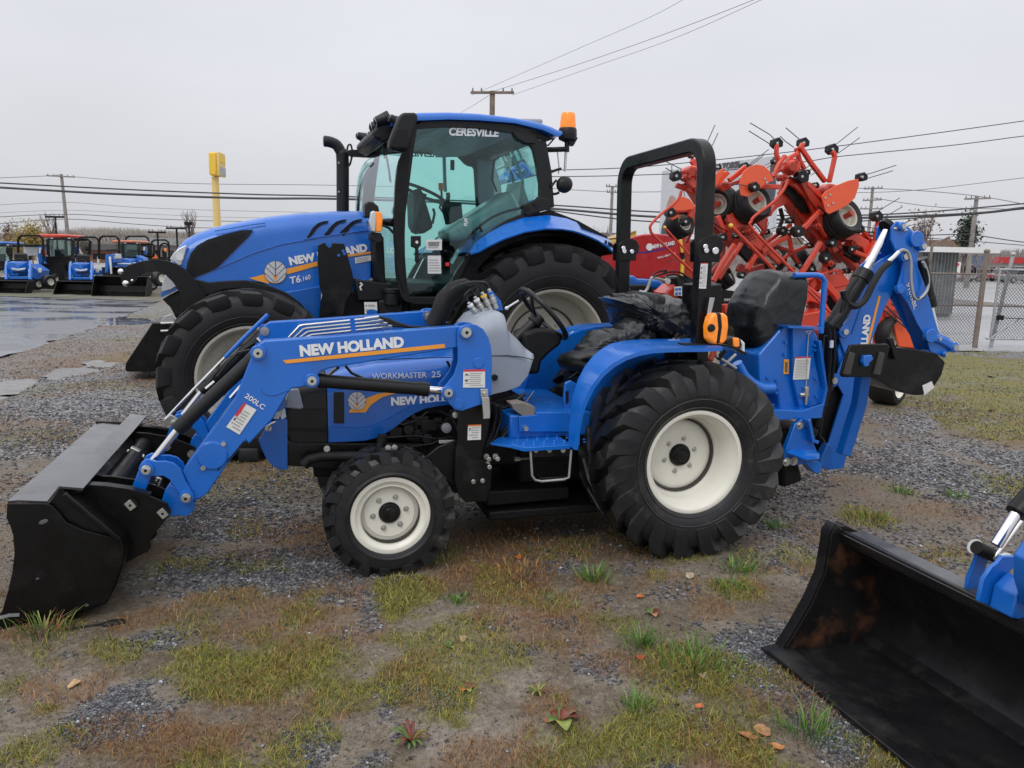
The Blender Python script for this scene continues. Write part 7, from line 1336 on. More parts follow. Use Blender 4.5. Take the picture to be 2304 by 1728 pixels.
        if len(pts) > 11:
            cx, cy = (980,500) if pts[0][0] < 1000 else (1470,640)
            for dx, dy in ((-10,-10),(5,20)) if cx < 1000 else ((-30,0),(8,-25),(30,40),(-10,60)):
                m = MB(); p = Q.at(zH[0] + (cx + dx) / 3.456, zH[1] + (cy + dy) / 3.456, lt - .01); m.cyl(p, p - Vector((0,.006,0)),.012,10); b_(m, 'shield_bolt', 'zinc')
    # wheels
    wheel_((862,690),142,118,-.05,(R(-22), R(0), R(12)),.11); wheel_((1560,805),152,130,-.08,(R(-22), R(0), R(12)),.12); wheel_((305,850),100,100,0,(R(-20),0, R(20)),.09); wheel_((630,680),120,120,.1,(R(10),0, R(-55)),.10)
    wheel_((1030,1115),105,80,.5,(R(-30),0, R(-30)),.08, dark=True); wheel_((1270,1130),110,90,.55,(R(-35),0, R(50)),.08, dark=True); wheel_((640,1240),110,90,.5,(R(-35),0, R(50)),.08, dark=True)
    # tine holders and spring tines
    def holder(x, y, lt, s_=34, mt='blackm'):
        s_ *= 1.2
        poly([(x - s_ * .8, y - s_ * .6),(x + s_ * .1, y - s_),(x + s_ * .8, y - s_ * .2),(x + s_ * .7, y + s_ * .7),(x - s_ * .2, y + s_),(x - s_ * .9, y + s_ * .4)], lt, .09, 'tine_holder', mt, .004)
        m = MB(); p = Q.at(zH[0] + x / 3.456, zH[1] + y / 3.456, lt - .045); m.cyl(p, p - Vector((0,.02,0)),.014,8); b_(m, 'holder_bolt', 'zinc')
    for x, y, lt, s_, ts in ((1492,262,-.1,36, [((1500,238),(1535,215),(1692,90)),((1530,300),(1570,272),(1708,172))]),(1268,212,0,34, [((1255,200),(1225,172),(1134,95))]),(1062,215,.05,36, [((1040,180),(1010,148),(856,57)),((1022,240),(1000,215),(846,119)),((1090,160),(1130,200),(1195,247))]),
        (1722,478,-.2,30, [((1740,455),(1775,455),(1992,387)),((1745,490),(1780,485),(1967,429))]),(1838,782,.1,36, [((1845,748),(1880,725),(2020,640)),((1875,812),(1900,790),(2042,708))]),(278,470,-.1,36, [((312,412),(250,380),(188,352)),((250,440),(230,425),(198,408)),((248,440),(247,385)),((316,440),(320,405))]),
        (810,392,0,24, [((850,380),(900,340),(1000,264)),((860,390),(910,350),(970,300))]),(235,755,-.2,34, []),(884,556,-.25,34, [((860,560),(800,540),(640,528))]),(1255,475,-.15,44, [((1270,430),(1325,380)),((1330,465),(1396,418))]),(1225,900,-.15,40, [((1270,880),(1350,920)),((1230,935),(1300,985))]),
        (1105,895,.1,30, [((1100,850),(1000,890))]),(1165,815,.2,22, [((1180,790),(1120,730))]),(795,905,.0,22, [((800,880),(900,880))]),(350,825,-.2,30, []),(1700,880,.1,30, [((1720,860),(1840,880)),((1730,900),(1860,915))]),(1640,1040,.0,40, [((1500,1060),(1660,1190))]),(1440,1110,-.1,34, []),(790,1240,.1,24, [((760,1250),(840,1200))]),(640,945,.1,26, []),(1490,990,-.1,30, []),(600,400,.1,20, [])):
        holder(x, y, lt, s_)
        for T_ in ts: tube(T_, lt, 6.5, 'spring_tine', 'steeld', 6, False)
    for T_ in (((500,250),(517,220),(583,73)),((530,290),(548,262),(607,136)),((2010,880),(2120,850),(2212,835)),((2020,910),(2130,895),(2212,872)),((1960,870),(2150,800),(2226,770)),((2030,905),(2170,870),(2240,858)),((690,990),(780,1030),(800,1100)),((1130,1040),(1200,1140)),((400,1080),(200,1140))): tube(T_, .1,6, 'spring_tine', 'steeld', 6, False)
    g = random.Random(4)
    for (cx, cy), angs, lt in (((1170,400),(160,200,300,340),.12),((640,560),(20,150,210,260,320),.18),((1460,600),(150,190,240,290),.15),((1640,950),(10,120,200,300),.22),((880,960),(30,100,170,250,330),.25),((1180,1060),(20,100,160,220,300),.3),((1480,1280),(30,90,150,210,330),.3),((430,470),(100,220,280),.15)):
        for a in angs:
            L_ = g.uniform(110,190); ex, ey = cx + L_ * math.cos(R(a)), cy - L_ * math.sin(R(a)); beam([(cx, cy),(ex, ey)], lt, g.uniform(16,30),.04, 'rotor_arm', g.choice(('tred', 'tredd', 'tred'))); holder(ex, ey, lt, 20)
            for q in (-8,10): tube([(ex, ey + q),(ex + 80 * math.cos(R(a + 50 + q)), ey - 80 * math.sin(R(a + 50 + q)))], lt, 5, 'spring_tine', 'steeld', 5, False)
    for P_ in ([(1120,560),(1200,700),(1180,860),(1260,1000)], [(420,560),(520,640),(560,820),(680,900)], [(1380,700),(1500,820),(1520,1000),(1640,1100)], [(780,820),(900,860),(980,980)]): tube(P_, -.12,8, 'hydraulic_hose', 'blackm', 6)
    # lower carriage seen between bag, rail and backhoe
    poly([(1130,1545),(1400,1500),(1440,1560),(1420,1670),(1120,1680)], -.1,.3, 'carriage_box', 'tred', .02); poly([(1200,1350),(1310,1330),(1440,1420),(1420,1480),(1300,1440),(1210,1520)], 0,.1, 'carriage_plate', 'tred', .01)
    poly([(1210,1240),(1560,1230),(1620,1310),(1500,1340),(1300,1360),(1220,1340)], .1,.12, 'carriage_plate', 'tred', .01); poly([(1450,1390),(1520,1380),(1600,1500),(1540,1560),(1450,1500)], .1,.2, 'carriage_box', 'dark', .02)
    P = [(620,600),(560,380),(700,400)]
    poly([(840,560),(930,530),(1010,640),(1040,850),(800,850),(810,640)], .15,.1, 'carriage_plate', 'tred', .01, zI); poly([(880,600),(950,590),(970,680),(900,700)], .05,.08, 'gearbox', 'tredd', .02, zI)
    for pts, lt, dp, mt in (([(225,625),(480,615),(480,690),(330,700),(220,700)], .0,.3, 'tred'),([(870,530),(960,520),(1000,620),(1010,700),(940,830),(915,700),(830,690),(800,780),(790,850),(790,640)], -.1,.05, 'tred'),([(905,640),(1015,690),(1050,800),(1070,840),(940,830)], -.15,.02, 'orange'),([(845,600),(930,590),(930,640),(850,650)], -.12,.04, 'tredd'),
        ([(420,720),(480,700),(490,860),(440,840)], .1,.2, 'tred'),([(960,760),(1050,780),(1075,860),(980,850)], 0,.3, 'tredd'),([(500,460),(640,420),(650,480),(520,540)], .1,.1, 'tred'),([(560,200),(700,140),(760,200),(740,260),(600,250)], .3,.2, 'tredd')): poly(pts, lt, dp, 'carriage_plate', mt, .01, zI)
    for pts, lt in (([(850,600),(1000,720)], -.2),([(860,570),(965,670)], -.2),([(900,560),(1000,640)], -.2)):
        m = MB(); m.tube(Q.tr3(zI, pts, lt),.008,6); b_(m, 'spring_tine', 'steeld')
    # transport wheels
    for c, r_, lt, w_ in (((1965,888),60,0,.15),((1998,752),40,-.1,.08)):
        p = Q.at(c[0], c[1], lt) - root_l; s_ = (8.3 + lt) / FPX; r0 = r_ * s_ if c[1] > 800 else 40 * s_
        if c[1] > 800: p = Vector(Q.at(1990,934, lt)) - root_l; r0 = .235; p[2] = r0
        w = bpy.data.objects.new('wheel', None); col.objects.link(w); w.parent = t; w.location = p; w.rotation_euler = (0,0, R(28)); w.empty_display_size = .05
        m = MB(); ri = r0 * .60; prof = [(ri, -w_ * .8),(ri + .03,-w_),(r0 * .9,-w_ * .96),(r0,-w_ * .7),(r0 + .003,0)]; prof += [(q_, -y) for q_, y in prof[-2::-1]]; m.lathe(prof, n=40); m.build('tyre', 'rubbero', w, smooth=40)
        m = MB(); m.lathe([(ri + .01,-w_ * .95),(ri - .01,-w_ * .8),(ri - .03,-w_ * .3),(ri * .8,-w_ * .25),(ri * .75,-w_ * .35),(ri * .5,-w_ * .2),(.001,-w_ * .2)], n=32); m.build('rim', 'cream' if c[1] > 800 else 'creamo', w)
    tube([(1500,2100),(1600,2200)], .0,30, 'axle_beam', 'dark', 8, False)
tedder()
# ================================================================== MACHINES BEHIND: mower, baler, yellow machine
V = Frame(14,(0,7.6,0))
def simple_thing(fr, name, label, cat, base_px, lat=0):
    p = fr.at(*base_px, lat); p[2] = 0; t = fr.root(name, label, cat, loc=tuple(p)); 
    def add(m, nm, mt, **kw): m.v = [(a[0] - p[0], a[1] - p[1], a[2]) for a in m.v]; return m.build(nm, mt, kw.pop('parent', t), **kw)
    return t, add
t, add = simple_thing(V, 'disc_mower', 'red and black mower with control box and hoses, seen between the roll bar posts', 'farm implement', (1560,860))
def pz(z, fr, pts, lat, dep): m = MB(); m.prism(fr.tr(z, pts, lat), lat - dep / 2, lat + dep / 2); return m
add(pz(zF, V, [(1380,345),(1400,330),(1460,275),(1480,270),(1510,330),(1500,400)], 0,.3), 'red_shroud', 'tred', bevel=.02)
add(pz(zF, V, [(1470,215),(1560,205),(1640,240),(1650,300),(1640,440),(1540,430),(1500,360)], -.05,.3), 'control_box', 'blackm', bevel=.02)
add(pz(zF, V, [(1380,430),(1900,400),(1920,640),(1600,760),(1560,600)], .3,.3), 'mower_deck', 'dark', bevel=.02)
add(pz(zF, V, [(1545,450),(1650,445),(1650,520),(1560,540)], -.15,.1), 'red_hook', 'tred', bevel=.01); add(pz(zF, V, [(1885,430),(1930,425),(1930,500),(1885,500)], -.1,.1), 'red_hook', 'tred', bevel=.01)
add(pz(zF, V, [(1770,300),(1980,330),(2000,420),(1790,470)], .2,.2), 'black_cover', 'black', bevel=.02)
m = MB(); m.prism(V.tr(zF, [(1512,295),(1568,292),(1570,365),(1510,362)], -.21),-.215,-.205); add(m, 'pictogram_sticker', 'sticker')
for x, y in ((1520,305),(1545,303),(1520,338),(1546,336)): m = MB(); m.prism(V.tr(zF, [(x, y),(x + 18, y),(x + 18, y + 20),(x, y + 20)], -.22),-.222,-.216); add(m, 'pictogram', 'bluefar')
m = MB(); m.tube(_smooth(V.tr3(zF, [(1240,330),(1290,330),(1330,235),(1350,225),(1430,245),(1460,250)], -.1)),.016,8); add(m, 'grey_handle', 'steel')
for pts in ([(1340,205),(1380,180),(1450,170),(1400,200),(1350,215)], [(1400,200),(1480,180),(1560,185),(1620,230)], [(1450,210),(1520,200),(1600,250),(1640,400)]): m = MB(); m.tube(_smooth(V.tr3(zF, pts, -.2)),.009,6); add(m, 'rubber_hose', 'blackm')
p = V.at(1080 + 1452 / 3.456,560 + 250 / 3.456,-.2); m = MB(); m.cyl(p, p - Vector((0,.03,0)),.03,12); add(m, 'steel_boss', 'zinc')
lettering(V, '1095', zF, (1897,405),(1945,405),(1897,385),.095, t, bold=.02, m='white')
for c in t.children:
    if c.name.startswith('lettering'): c.data.transform(Matrix.Translation(-Vector(V.at(1560,860,0) * 1.0 - Vector((0,0, V.at(1560,860,0)[2])))))
W_ = Frame(12,(0,10.4,0))
t, add = simple_thing(W_, 'round_baler', 'glossy dark red round baler with blue swoosh, between the big tractor and the tedder', 'baler', (1400,800))
body = pz(zN, W_, [(1130,562),(1300,555),(1420,480),(1480,450),(1560,420),(1640,390),(1720,372),(1850,364),(1960,375),(2040,398),(2075,430),(2100,520),(2108,790),(1700,800),(1500,760),(1400,720),(1330,690),(1200,600)], 0,.06)
add(body, 'side_panel', 'bred', bevel=.02, seg=3)
add(pz(zN, W_, [(1140,575),(1450,520),(1700,390),(1950,385),(2060,500),(2060,1100),(1500,1100),(1300,900)], .8,1.4), 'baler_body', 'tredd', bevel=.03)
add(pz(zN, W_, [(1318,565),(1332,560),(1322,690),(1308,680)], -.04,.02), 'panel_gap', 'dark')
add(pz(zN, W_, [(2068,420),(2100,420),(2115,560),(2125,600),(2115,790),(2082,790),(2095,560)], -.03,.05), 'yellow_strip', 'yellow', bevel=.01)
add(pz(zN, W_, [(2092,545),(2118,545),(2122,605),(2098,610)], -.05,.06), 'dark_latch', 'dark')
m = MB(); P = W_.tr3(zN, [(1470,640),(1600,560),(1780,545),(1950,510),(2035,465)], -.035); Pb = W_.tr3(zN, [(1462,642),(1600,550),(1780,532),(1950,500),(2035,458)], -.035); m.strip(P, Pb); add(m, 'blue_swoosh', 'blueswoosh', smooth=0)
m = MB(); p = W_.at(1040 + 1792 / 4.254,440 + 492 / 4.254,-.035); m.cyl(p, p - Vector((0,.004,0)),.05,20); add(m, 'round_emblem', 'white')
def shift(t_, fr, base): 
    q = fr.at(*base, 0); q[2] = 0
    for c in t_.children:
        if c.name.startswith('lettering'): c.data.transform(Matrix.Translation(-q))
lettering(W_, 'NEW HOLLAND', zN, (1815,508),(2035,468),(1815,474),-.036, t, bold=.05, shear=.2); lettering(W_, 'ROLL-BELT 450', zN, (1870,606),(2040,560),(1870,588),-.036, t, bold=.02, shear=.2); shift(t, W_, (1400,800))
m = MB(); m.tube(_smooth(W_.tr3(zN, [(1590,395),(1555,400),(1545,450),(1530,560),(1515,640),(1520,730)], -.5)),.014,8); m.box(W_.at(1040 + 1525 / 4.254,440 + 555 / 4.254,-.5),(.07,.05,.09)); add(m, 'black_lever', 'blackm')
# small blue tractor roof edge and triangle sign seen under the baler
t, add = simple_thing(V, 'parked_mower', 'low blue machine with an orange triangle, mostly hidden behind the seat', 'farm machine', (1400,850),.6)
add(pz(zN, V, [(1420,765),(1560,760),(1600,790),(1800,800),(1860,840),(1850,900),(1430,870)], .6,.5), 'blue_hood', 'bluefar', bevel=.04, seg=3)
add(pz(zN, V, [(1480,680),(1510,680),(1532,810),(1470,800)], .3,.03), 'orange_triangle', 'orink', bevel=.003)
add(pz(zN, V, [(1520,850),(1760,850),(1800,950),(1500,950)], .35,.3), 'dark_chassis', 'dark', bevel=.02)
# yellow machine behind the baler
Y_ = Frame(5,(0,15,0))
t, add = simple_thing(Y_, 'yellow_machine', 'yellow machine with tan canopy behind the red baler', 'farm machine', (1400,700))
add(pz(zN, Y_, [(1400,425),(1600,345),(1600,400),(1540,440),(1430,480),(1405,470)], 0,1.2), 'yellow_body', 'yellow', bevel=.05)
add(pz(zN, Y_, [(1390,412),(1580,345),(1600,350),(1420,420)], 0,1.3), 'tan_canopy', 'card', bevel=.03)
add(pz(zN, Y_, [(1420,470),(1600,440),(1600,900),(1420,900)], .2,1.0), 'undercarriage', 'dark', bevel=.05)

# ================================================================== ROW OF COMPACT TRACTORS ACROSS THE ROAD
def zkp(x, y): return zK[0] + x / zK[2], zK[1] + y / zK[2]
def mini(label, dist, bucket=None, hood=None, rops=None, cab=None, roof='blue', hoe=None, wheels=(), extras=(), cat='tractor', name='parked_tractor'):
    """small loader tractor facing us; every outline is in zoom K pixels at its own distance"""
    X = Frame(3,(0, dist, 0)); bx = (bucket or hood or cab or rops); cx = (bx[0] + bx[2]) / 2
    base = X.at(*zkp(cx, bx[3]),0); base[2] = 0; t = X.root(name, label, cat, 'compact tractors parked in a row across the road', loc=tuple(base))
    def add(m, nm, mt, **kw): m.v = [(a[0] - base[0], a[1] - base[1], a[2]) for a in m.v]; return m.build(nm, mt, kw.pop('parent', t), **kw)
    pr = lambda pts, lat, dep, nm, mt, bev=.02: add(pz(zK, X, pts, lat, dep), nm, mt, bevel=bev)
    if bucket:
        x0, y0, x1, y1 = bucket; A = X.at(*zkp(x0, y1),0); B = X.at(*zkp(x1, y1),0); zt = X.at(*zkp(x0, y0),0)[2]; k = MB()
        P = [(-.30,.02),(.10,.0),(.30,.15),(.33,.35),(.15, zt),(.10, zt)]
        k.sheet([(A[0], a, max(b_, .02)) for a, b_ in P], [(B[0], a, max(b_, .02)) for a, b_ in P], .02)
        for xx in (A[0], B[0]): k.plate([(xx, a, b_) for a, b_ in ((-.30,.02),(.10,.0),(.30,.15),(.33,.35),(.15, zt),(.0, zt))], .02)
        add(k, 'bucket', 'bucket', bevel=.004)
        k = MB(); k.bar([(A[0], .12, zt),(B[0], .12, zt)], .06,.03); add(k, 'bucket_rim', 'steeld')
    if hood:
        x0, y0, x1, y1 = hood; w = x1 - x0; h = y1 - y0; c = (x0 + x1) / 2
        pr([(x0 + w * .1, y1),(x0, y1 - h * .35),(x0 + w * .1, y1 - h * .65),(x0 + w * .28, y0 + h * .05),(x0 + w * .5, y0),(x0 + w * .75, y0 + h * .05),(x1 - w * .08, y1 - h * .65),(x1, y1 - h * .35),(x1 - w * .1, y1)], 1.2,.9, 'hood', 'bluefar', .05)
        pr([(x0 + w * .08, y0 + h * .42),(c, y0 + h * .5),(x1 - w * .08, y0 + h * .42),(x1 - w * .12, y0 + h * .56),(c, y0 + h * .62),(x0 + w * .12, y0 + h * .56)], .735,.04, 'headlamps', 'lens', .01)
        pr([(x0 + w * .15, y0 + h * .66),(x1 - w * .15, y0 + h * .66),(x1 - w * .2, y0 + h * .76),(x0 + w * .2, y0 + h * .76)], .735,.03, 'grille', 'dark', .005)
        for s in (-1,1):
            e = x0 - w * .22 if s < 0 else x1 + w * .22; k = MB(); q = X.tr3(zK, [(e - s * w * .02, y1 + h * .25,.25),(e, y0 + h * .45,.8),(e - s * w * .02, y0 + h * .15,1.2),(e - s * w * .05, y0 + h * .05,1.9)]); k.bar(q, .08,.14, up=(1,0,0)); add(k, 'loader_arm', 'bluefar', bevel=.01)
            k = MB(); q = X.tr3(zK, [(e - s * w * .12, y1 + h * .2,.4),(e - s * w * .08, y0 + h * .55,.9)]); k.cyl(q[0], q[1], .03,8); add(k, 'lift_rod', 'chrome')
        pr([(x0 - w * .25, y1),(x1 + w * .25, y1),(x1 + w * .25, y1 + h * .16),(x0 - w * .25, y1 + h * .16)], .45,.2, 'cross_bar', 'bluefar', .01)
        pr([(x0 - w * .1, y1),(x1 + w * .1, y1),(x1 + w * .1, y1 + h * .9),(x0 - w * .1, y1 + h * .9)], 1.5,1.0, 'chassis', 'dark', .03)
        k = MB(); p = X.at(*zkp(c + w * .15, y0 - h * .1),2.3); k.box(p, (.5,.12,.5)); add(k, 'seat', 'blackm', bevel=.06)
        k = MB(); p = X.at(*zkp(c, y0 + h * .1),1.9); k.tube([p + Vector((.19 * math.cos(a * .52),.1 * math.sin(a * .52),.16 * math.sin(a * .52))) for a in range(12)], .015,6, closed=True); add(k, 'steering_wheel', 'blackm')
    if rops:
        x0, y0, x1, y1 = rops; q = X.tr3(zK, [(x0, y1),(x0 + 2, y0 + 45),(x0 + 12, y0 + 15),(x0 + 35, y0),(x1 - 35, y0),(x1 - 12, y0 + 15),(x1 - 2, y0 + 45),(x1, y1)], 2.6); k = MB(); k.bar(q, .07,.07, up=(0,1,0)); add(k, 'roll_bar', 'black', bevel=.008)
    if cab:
        x0, y0, x1, y1 = cab; w = x1 - x0; h = y1 - y0
        pr([(x0, y0 + h * .10),(x0 + w * .03, y0 + h * .02),(x0 + w * .2, y0),(x1 - w * .2, y0),(x1 - w * .03, y0 + h * .02),(x1, y0 + h * .10),(x1 - w * .05, y0 + h * .15),(x0 + w * .05, y0 + h * .15)], 2.4,1.5, 'roof', roof, .04)
        k = MB(); k.ring(X.tr(zK, [(x0 + w * .08, y0 + h * .14),(x1 - w * .08, y0 + h * .14),(x1 - w * .1, y1),(x0 + w * .1, y1)], 1.65), X.tr(zK, [(x0 + w * .15, y0 + h * .24),(x1 - w * .15, y0 + h * .24),(x1 - w * .18, y1 - h * .05),(x0 + w * .18, y1 - h * .05)], 1.65),1.62,1.70); add(k, 'cab_frame', 'blackm')
        k = MB(); k.prism(X.tr(zK, [(x0 + w * .15, y0 + h * .24),(x1 - w * .15, y0 + h * .24),(x1 - w * .18, y1 - h * .05),(x0 + w * .18, y1 - h * .05)], 1.66),1.655,1.665); add(k, 'cab_glass', 'glass')
        k = MB(); k.ring(X.tr(zK, [(x0 + w * .08, y0 + h * .14),(x1 - w * .08, y0 + h * .14),(x1 - w * .1, y1),(x0 + w * .1, y1)], 1.65), X.tr(zK, [(x0 + w * .15, y0 + h * .24),(x1 - w * .15, y0 + h * .24),(x1 - w * .18, y1 - h * .1),(x0 + w * .18, y1 - h * .1)], 1.65),3.0,3.08); add(k, 'rear_frame', 'blackm')
        for xx in (x0 + w * .2, x1 - w * .28): pr([(xx, y0 + h * .14),(xx + w * .1, y0 + h * .14),(xx + w * .08, y0 + h * .19),(xx + w * .02, y0 + h * .19)], 1.6,.05, 'roof_lamp', 'lens', .004)
        pr([(x0 + w * .15, y1 - h * .05),(x1 - w * .15, y1 - h * .05),(x1 - w * .1, y1 + h * .6),(x0 + w * .1, y1 + h * .6)], 1.9,.5, 'dark_front', 'dark', .04)
        k = MB(); p = X.at(*zkp((x0 + x1) / 2, y1 - h * .1),2.5); k.box(p, (.45,.12,.5)); add(k, 'seat', 'blackm', bevel=.05)
    for x, y, rx, ry in wheels:
        p = X.at(*zkp(x, y),1.4); r_ = ry / zK[2] * (dist + 1.4) / FPX; k = MB(); k.lathe([(r_ * .5,-.14),(r_ * .9,-.14),(r_, -.08),(r_, .08),(r_ * .9,.14),(r_ * .5,.14)], n=24); k.v = [tuple(rot('Z', 62) @ Vector(a) + p) for a in k.v]; o = add(k, 'tyre', 'rubber')
        k = MB(); k.lathe([(r_ * .55,-.145),(r_ * .45,-.08),(.001,-.08)], n=20); k.v = [tuple(rot('Z', 62) @ Vector(a) + p) for a in k.v]; add(k, 'rim', 'cream')
        k = MB(); k.lathe([(r_ * .55,.145),(r_ * .45,.08),(.001,.08)], n=20); k.v = [tuple(rot('Z', 62) @ Vector(a) + p) for a in k.v]; add(k, 'rim', 'cream')
    for pts, lat, dep, nm, mt in extras: pr(pts, lat, dep, nm, mt, .012)
    return t
HOE = lambda x, y: [([(x, y),(x + 30, y),(x + 45, y + 60),(x + 75, y + 120),(x + 60, y + 150),(x + 20, y + 120)], 3.2,.2, 'backhoe_boom', 'bluefar'),([(x + 30, y + 20),(x + 42, y + 20),(x + 72, y + 75),(x + 60, y + 80)], 3.05,.1, 'hoe_label', 'sticker'),([(x + 5, y + 130),(x + 60, y + 130),(x + 40, y + 260),(x, y + 260)], 3.2,.2, 'backhoe_post', 'bluefar')]
mini('leftmost blue cab tractor cut by the photo edge', 31, cab=(-120,805,130,985), roof='bluefar', wheels=[(0,1090,20,60)], extras=[([(60,850),(100,860),(108,920),(80,940),(55,900)], 1.5,.1, 'mirror', 'dark')])
mini('blue tractor with roll bar, first from the left edge', 28.5, bucket=(-60,1150,262,1252), hood=(90,978,240,1115), rops=(160,750,385,960), wheels=[(325,1180,22,52),(430,1160,26,56)],
     extras=[([(210,830),(360,830),(365,850),(215,850)], 3.5,1.2, 'rear_canopy', 'blackm'),([(210,850),(350,850),(345,930),(215,930)], 3.5,.05, 'rear_glass', 'lens')] + [([(345,850),(395,850),(400,960),(360,1040),(350,960)], 3.2,.2, 'backhoe_boom', 'bluefar'),([(348,860),(365,860),(362,910),(346,910)], 3.05,.05, 'hoe_label', 'sticker'),([(388,880),(402,880),(402,935),(388,930)], 3.1,.1, 'red_marker', 'tred'),([(300,1000),(390,1060),(380,1140),(300,1110),(270,1050)], 1.6,.8, 'fender', 'bluefar'),([(340,1040),(370,1040),(370,1080),(340,1080)], 1.15,.03, 'frame_label', 'sticker')])
mini('cab tractor with bright red roof in the far row', 30.5, cab=(388,742,685,945), roof='tred', wheels=[(500,1150,22,60)], extras=[([(430,1000),(620,1000),(640,1230),(430,1220)], 1.9,1.0, 'dark_undercarriage', 'dark'),([(395,1000),(430,990),(440,1060),(420,1120),(400,1080)], 1.7,.3, 'loader_post', 'bluefar')] + HOE(665,850))
mini('blue tractor with roll bar right of the red-roofed cab', 28.2, bucket=(512,1155,850,1258), hood=(655,988,790,1120), rops=(690,765,880,960), wheels=[(905,1150,20,40)], extras=[([(865,940),(885,940),(885,1000),(865,1000)], 2.5,.05, 'post_label', 'sticker'),([(845,1040),(900,1060),(910,1100),(850,1100)], 1.6,.6, 'fender', 'bluefar'),([(850,1040),(880,1040),(880,1080),(850,1080)], 1.25,.03, 'frame_label', 'sticker'),([(760,850),(780,850),(780,890),(760,890)], 2.6,.1, 'mirror', 'dark')])
mini('blue tractor with tall roll bar and shiny loader posts, widest bucket of the row', 27.6, bucket=(848,1108,1322,1272), rops=(880,757,1062,960), wheels=[(1335,1180,22,60),(1418,1130,24,70)],
     extras=[([(965,925),(1055,910),(1060,990),(1000,1000),(985,1080),(960,1080),(965,980)], 1.0,.5, 'loader_frame', 'bluefar'),([(970,940),(990,940),(1005,1090),(985,1095)], .7,.1, 'chrome_rod', 'chrome'),([(1000,990),(1180,992),(1190,1030),(1005,1025)], 1.0,.2, 'loader_beam', 'bluefar'),([(1040,996),(1165,998),(1165,1006),(1040,1004)], .885,.02, 'beam_lettering', 'white'),([(1020,915),(1060,915),(1065,955),(1020,960)], .9,.3, 'wrapped_coupler', 'lens'),
             ([(960,1030),(1300,1030),(1310,1110),(970,1110)], 1.6,1.0, 'dark_chassis', 'dark'),([(960,875),(1050,870),(1050,885),(965,890)], 2.3,.3, 'seat_rail', 'blackm'),([(700,1, ),(701,1),(701,2)], 9,.01, 'spare_pin', 'dark')][:-1])
mini('cab tractor with faded orange roof, right part of the far row', 29.5, hood=(1080,950,1220,1040), cab=(1065,795,1265,945), roof='orfade', wheels=[], extras=[([(1230,925),(1290,950),(1305,990),(1260,1000)], 1.2,.5, 'loader_shoulder', 'bluefar'),([(1275,850),(1300,850),(1300,920),(1280,920)], 2.2,.1, 'hoe_label', 'bluefar'),([(1272,855),(1290,855),(1290,885),(1272,885)], 2.1,.03, 'white_label', 'sticker')])
mini('bare roll bar tractor behind the orange-roofed cab', 32, rops=(1110,757,1325,960), extras=[([(1120,900),(1310,900),(1310,1060),(1120,1060)], 3.0,.6, 'dark_body', 'dark')])
mini('tractor with roll bar and orange warning triangle, rightmost in the far row', 31.5, rops=(1340,790,1505,980), extras=[([(1380,908),(1408,955),(1350,955)], 2.4,.03, 'warning_triangle', 'orink'),([(1345,950),(1500,950),(1510,1100),(1345,1110)], 2.9,.7, 'dark_body', 'dark'),([(1460,865),(1480,865),(1480,892),(1460,892)], 2.4,.05, 'amber_lamp', 'amber')])
mini('small roll bar tractor half hidden by the big blue hood', 33.5, rops=(1418,820,1508,960), extras=[([(1420,940),(1500,940),(1500,1060),(1420,1060)], 3.0,.4, 'dark_body', 'dark')])
# ================================================================== POLES, CABLES, SIGNS
def upright(px, ytop, dist, rb, rt, name, mt, label, cat, arms=(), lean=0, extra=None, group=None, ybase=None):
    top = wpt(px, ytop, dist); base = Vector((top[0] + lean, top[1], 0)); o = bpy.data.objects.new(name, None); col.objects.link(o); o.location = base; o['label'] = label; o['category'] = cat; o.empty_display_size = .3
    if group: o['group'] = group
    h = top[2]; m = MB(); m.tube([(0,0,-.2),(-lean * .5,0, h * .5),(-lean, 0, h)], [rb, (rb + rt) / 2, rt], 10); m.build('pole', mt, o)
    for z_, half, tilt, th in arms:
        m = MB(); m.bar([(-lean - half, -rt, z_ * h - tilt),(-lean + half, -rt, z_ * h + tilt)], th, th, up=(0,1,0)); m.build('cross_arm', mt, o)
        for k in (-.9,-.5,.5,.9): m = MB(); m.cyl((-lean + half * k, -rt, z_ * h + tilt * k + th / 2),(-lean + half * k, -rt, z_ * h + tilt * k + th / 2 + .18),.05,8,.03); m.build('insulator', 'cableg', o)
    return o, h
upright(1108,205,42,.17,.14, 'utility_pole', 'wood', 'brown wooden pole with one cross-arm above the cab roof', 'utility pole', [(.99,1.15,.02,.12)])
upright(138,392,88,.24,.16, 'utility_pole', 'woodg', 'leaning grey wooden pole with cross-arm at far left', 'utility pole', [(.975,1.6,-.05,.14)], lean=.3)
upright(1378,418,70,.18,.13, 'utility_pole', 'woodg', 'grey pole with transformer, seen between cab and roll bar', 'utility pole', [(.99,.6,0,.12),(.93,.5,0,.12)])
upright(1964,420,75,.18,.13, 'utility_pole', 'woodg', 'grey pole with three cross-arms behind the tedder', 'utility pole', [(.98,.9,.05,.12),(.86,.9,.05,.12),(.77,1.1,.03,.12)])
upright(2198,441,60,.20,.14, 'utility_pole', 'woodg', 'grey pole with one cross-arm at far right', 'utility pole', [(.97,1.0,.05,.12)])
upright(124,487,75,.10,.08, 'lamp_post', 'dark', 'twin-head parking lamp next to the leaning pole', 'lamp post', [(.99,.9,0,.18)])
upright(397,513,70,.10,.08, 'lamp_post', 'dark', 'twin-head parking lamp left of the yellow sign pole', 'lamp post', [(.99,.9,0,.16)])
upright(354,522,70,.10,.08, 'lamp_post', 'dark', 'twin-head parking lamp above the roll bars', 'lamp post', [(.99,.8,0,.16)])
upright(425,502,72,.08,.07, 'lamp_post', 'dark', 'single-head parking lamp in front of the bare tree', 'lamp post', [(.99,.35,0,.3)])
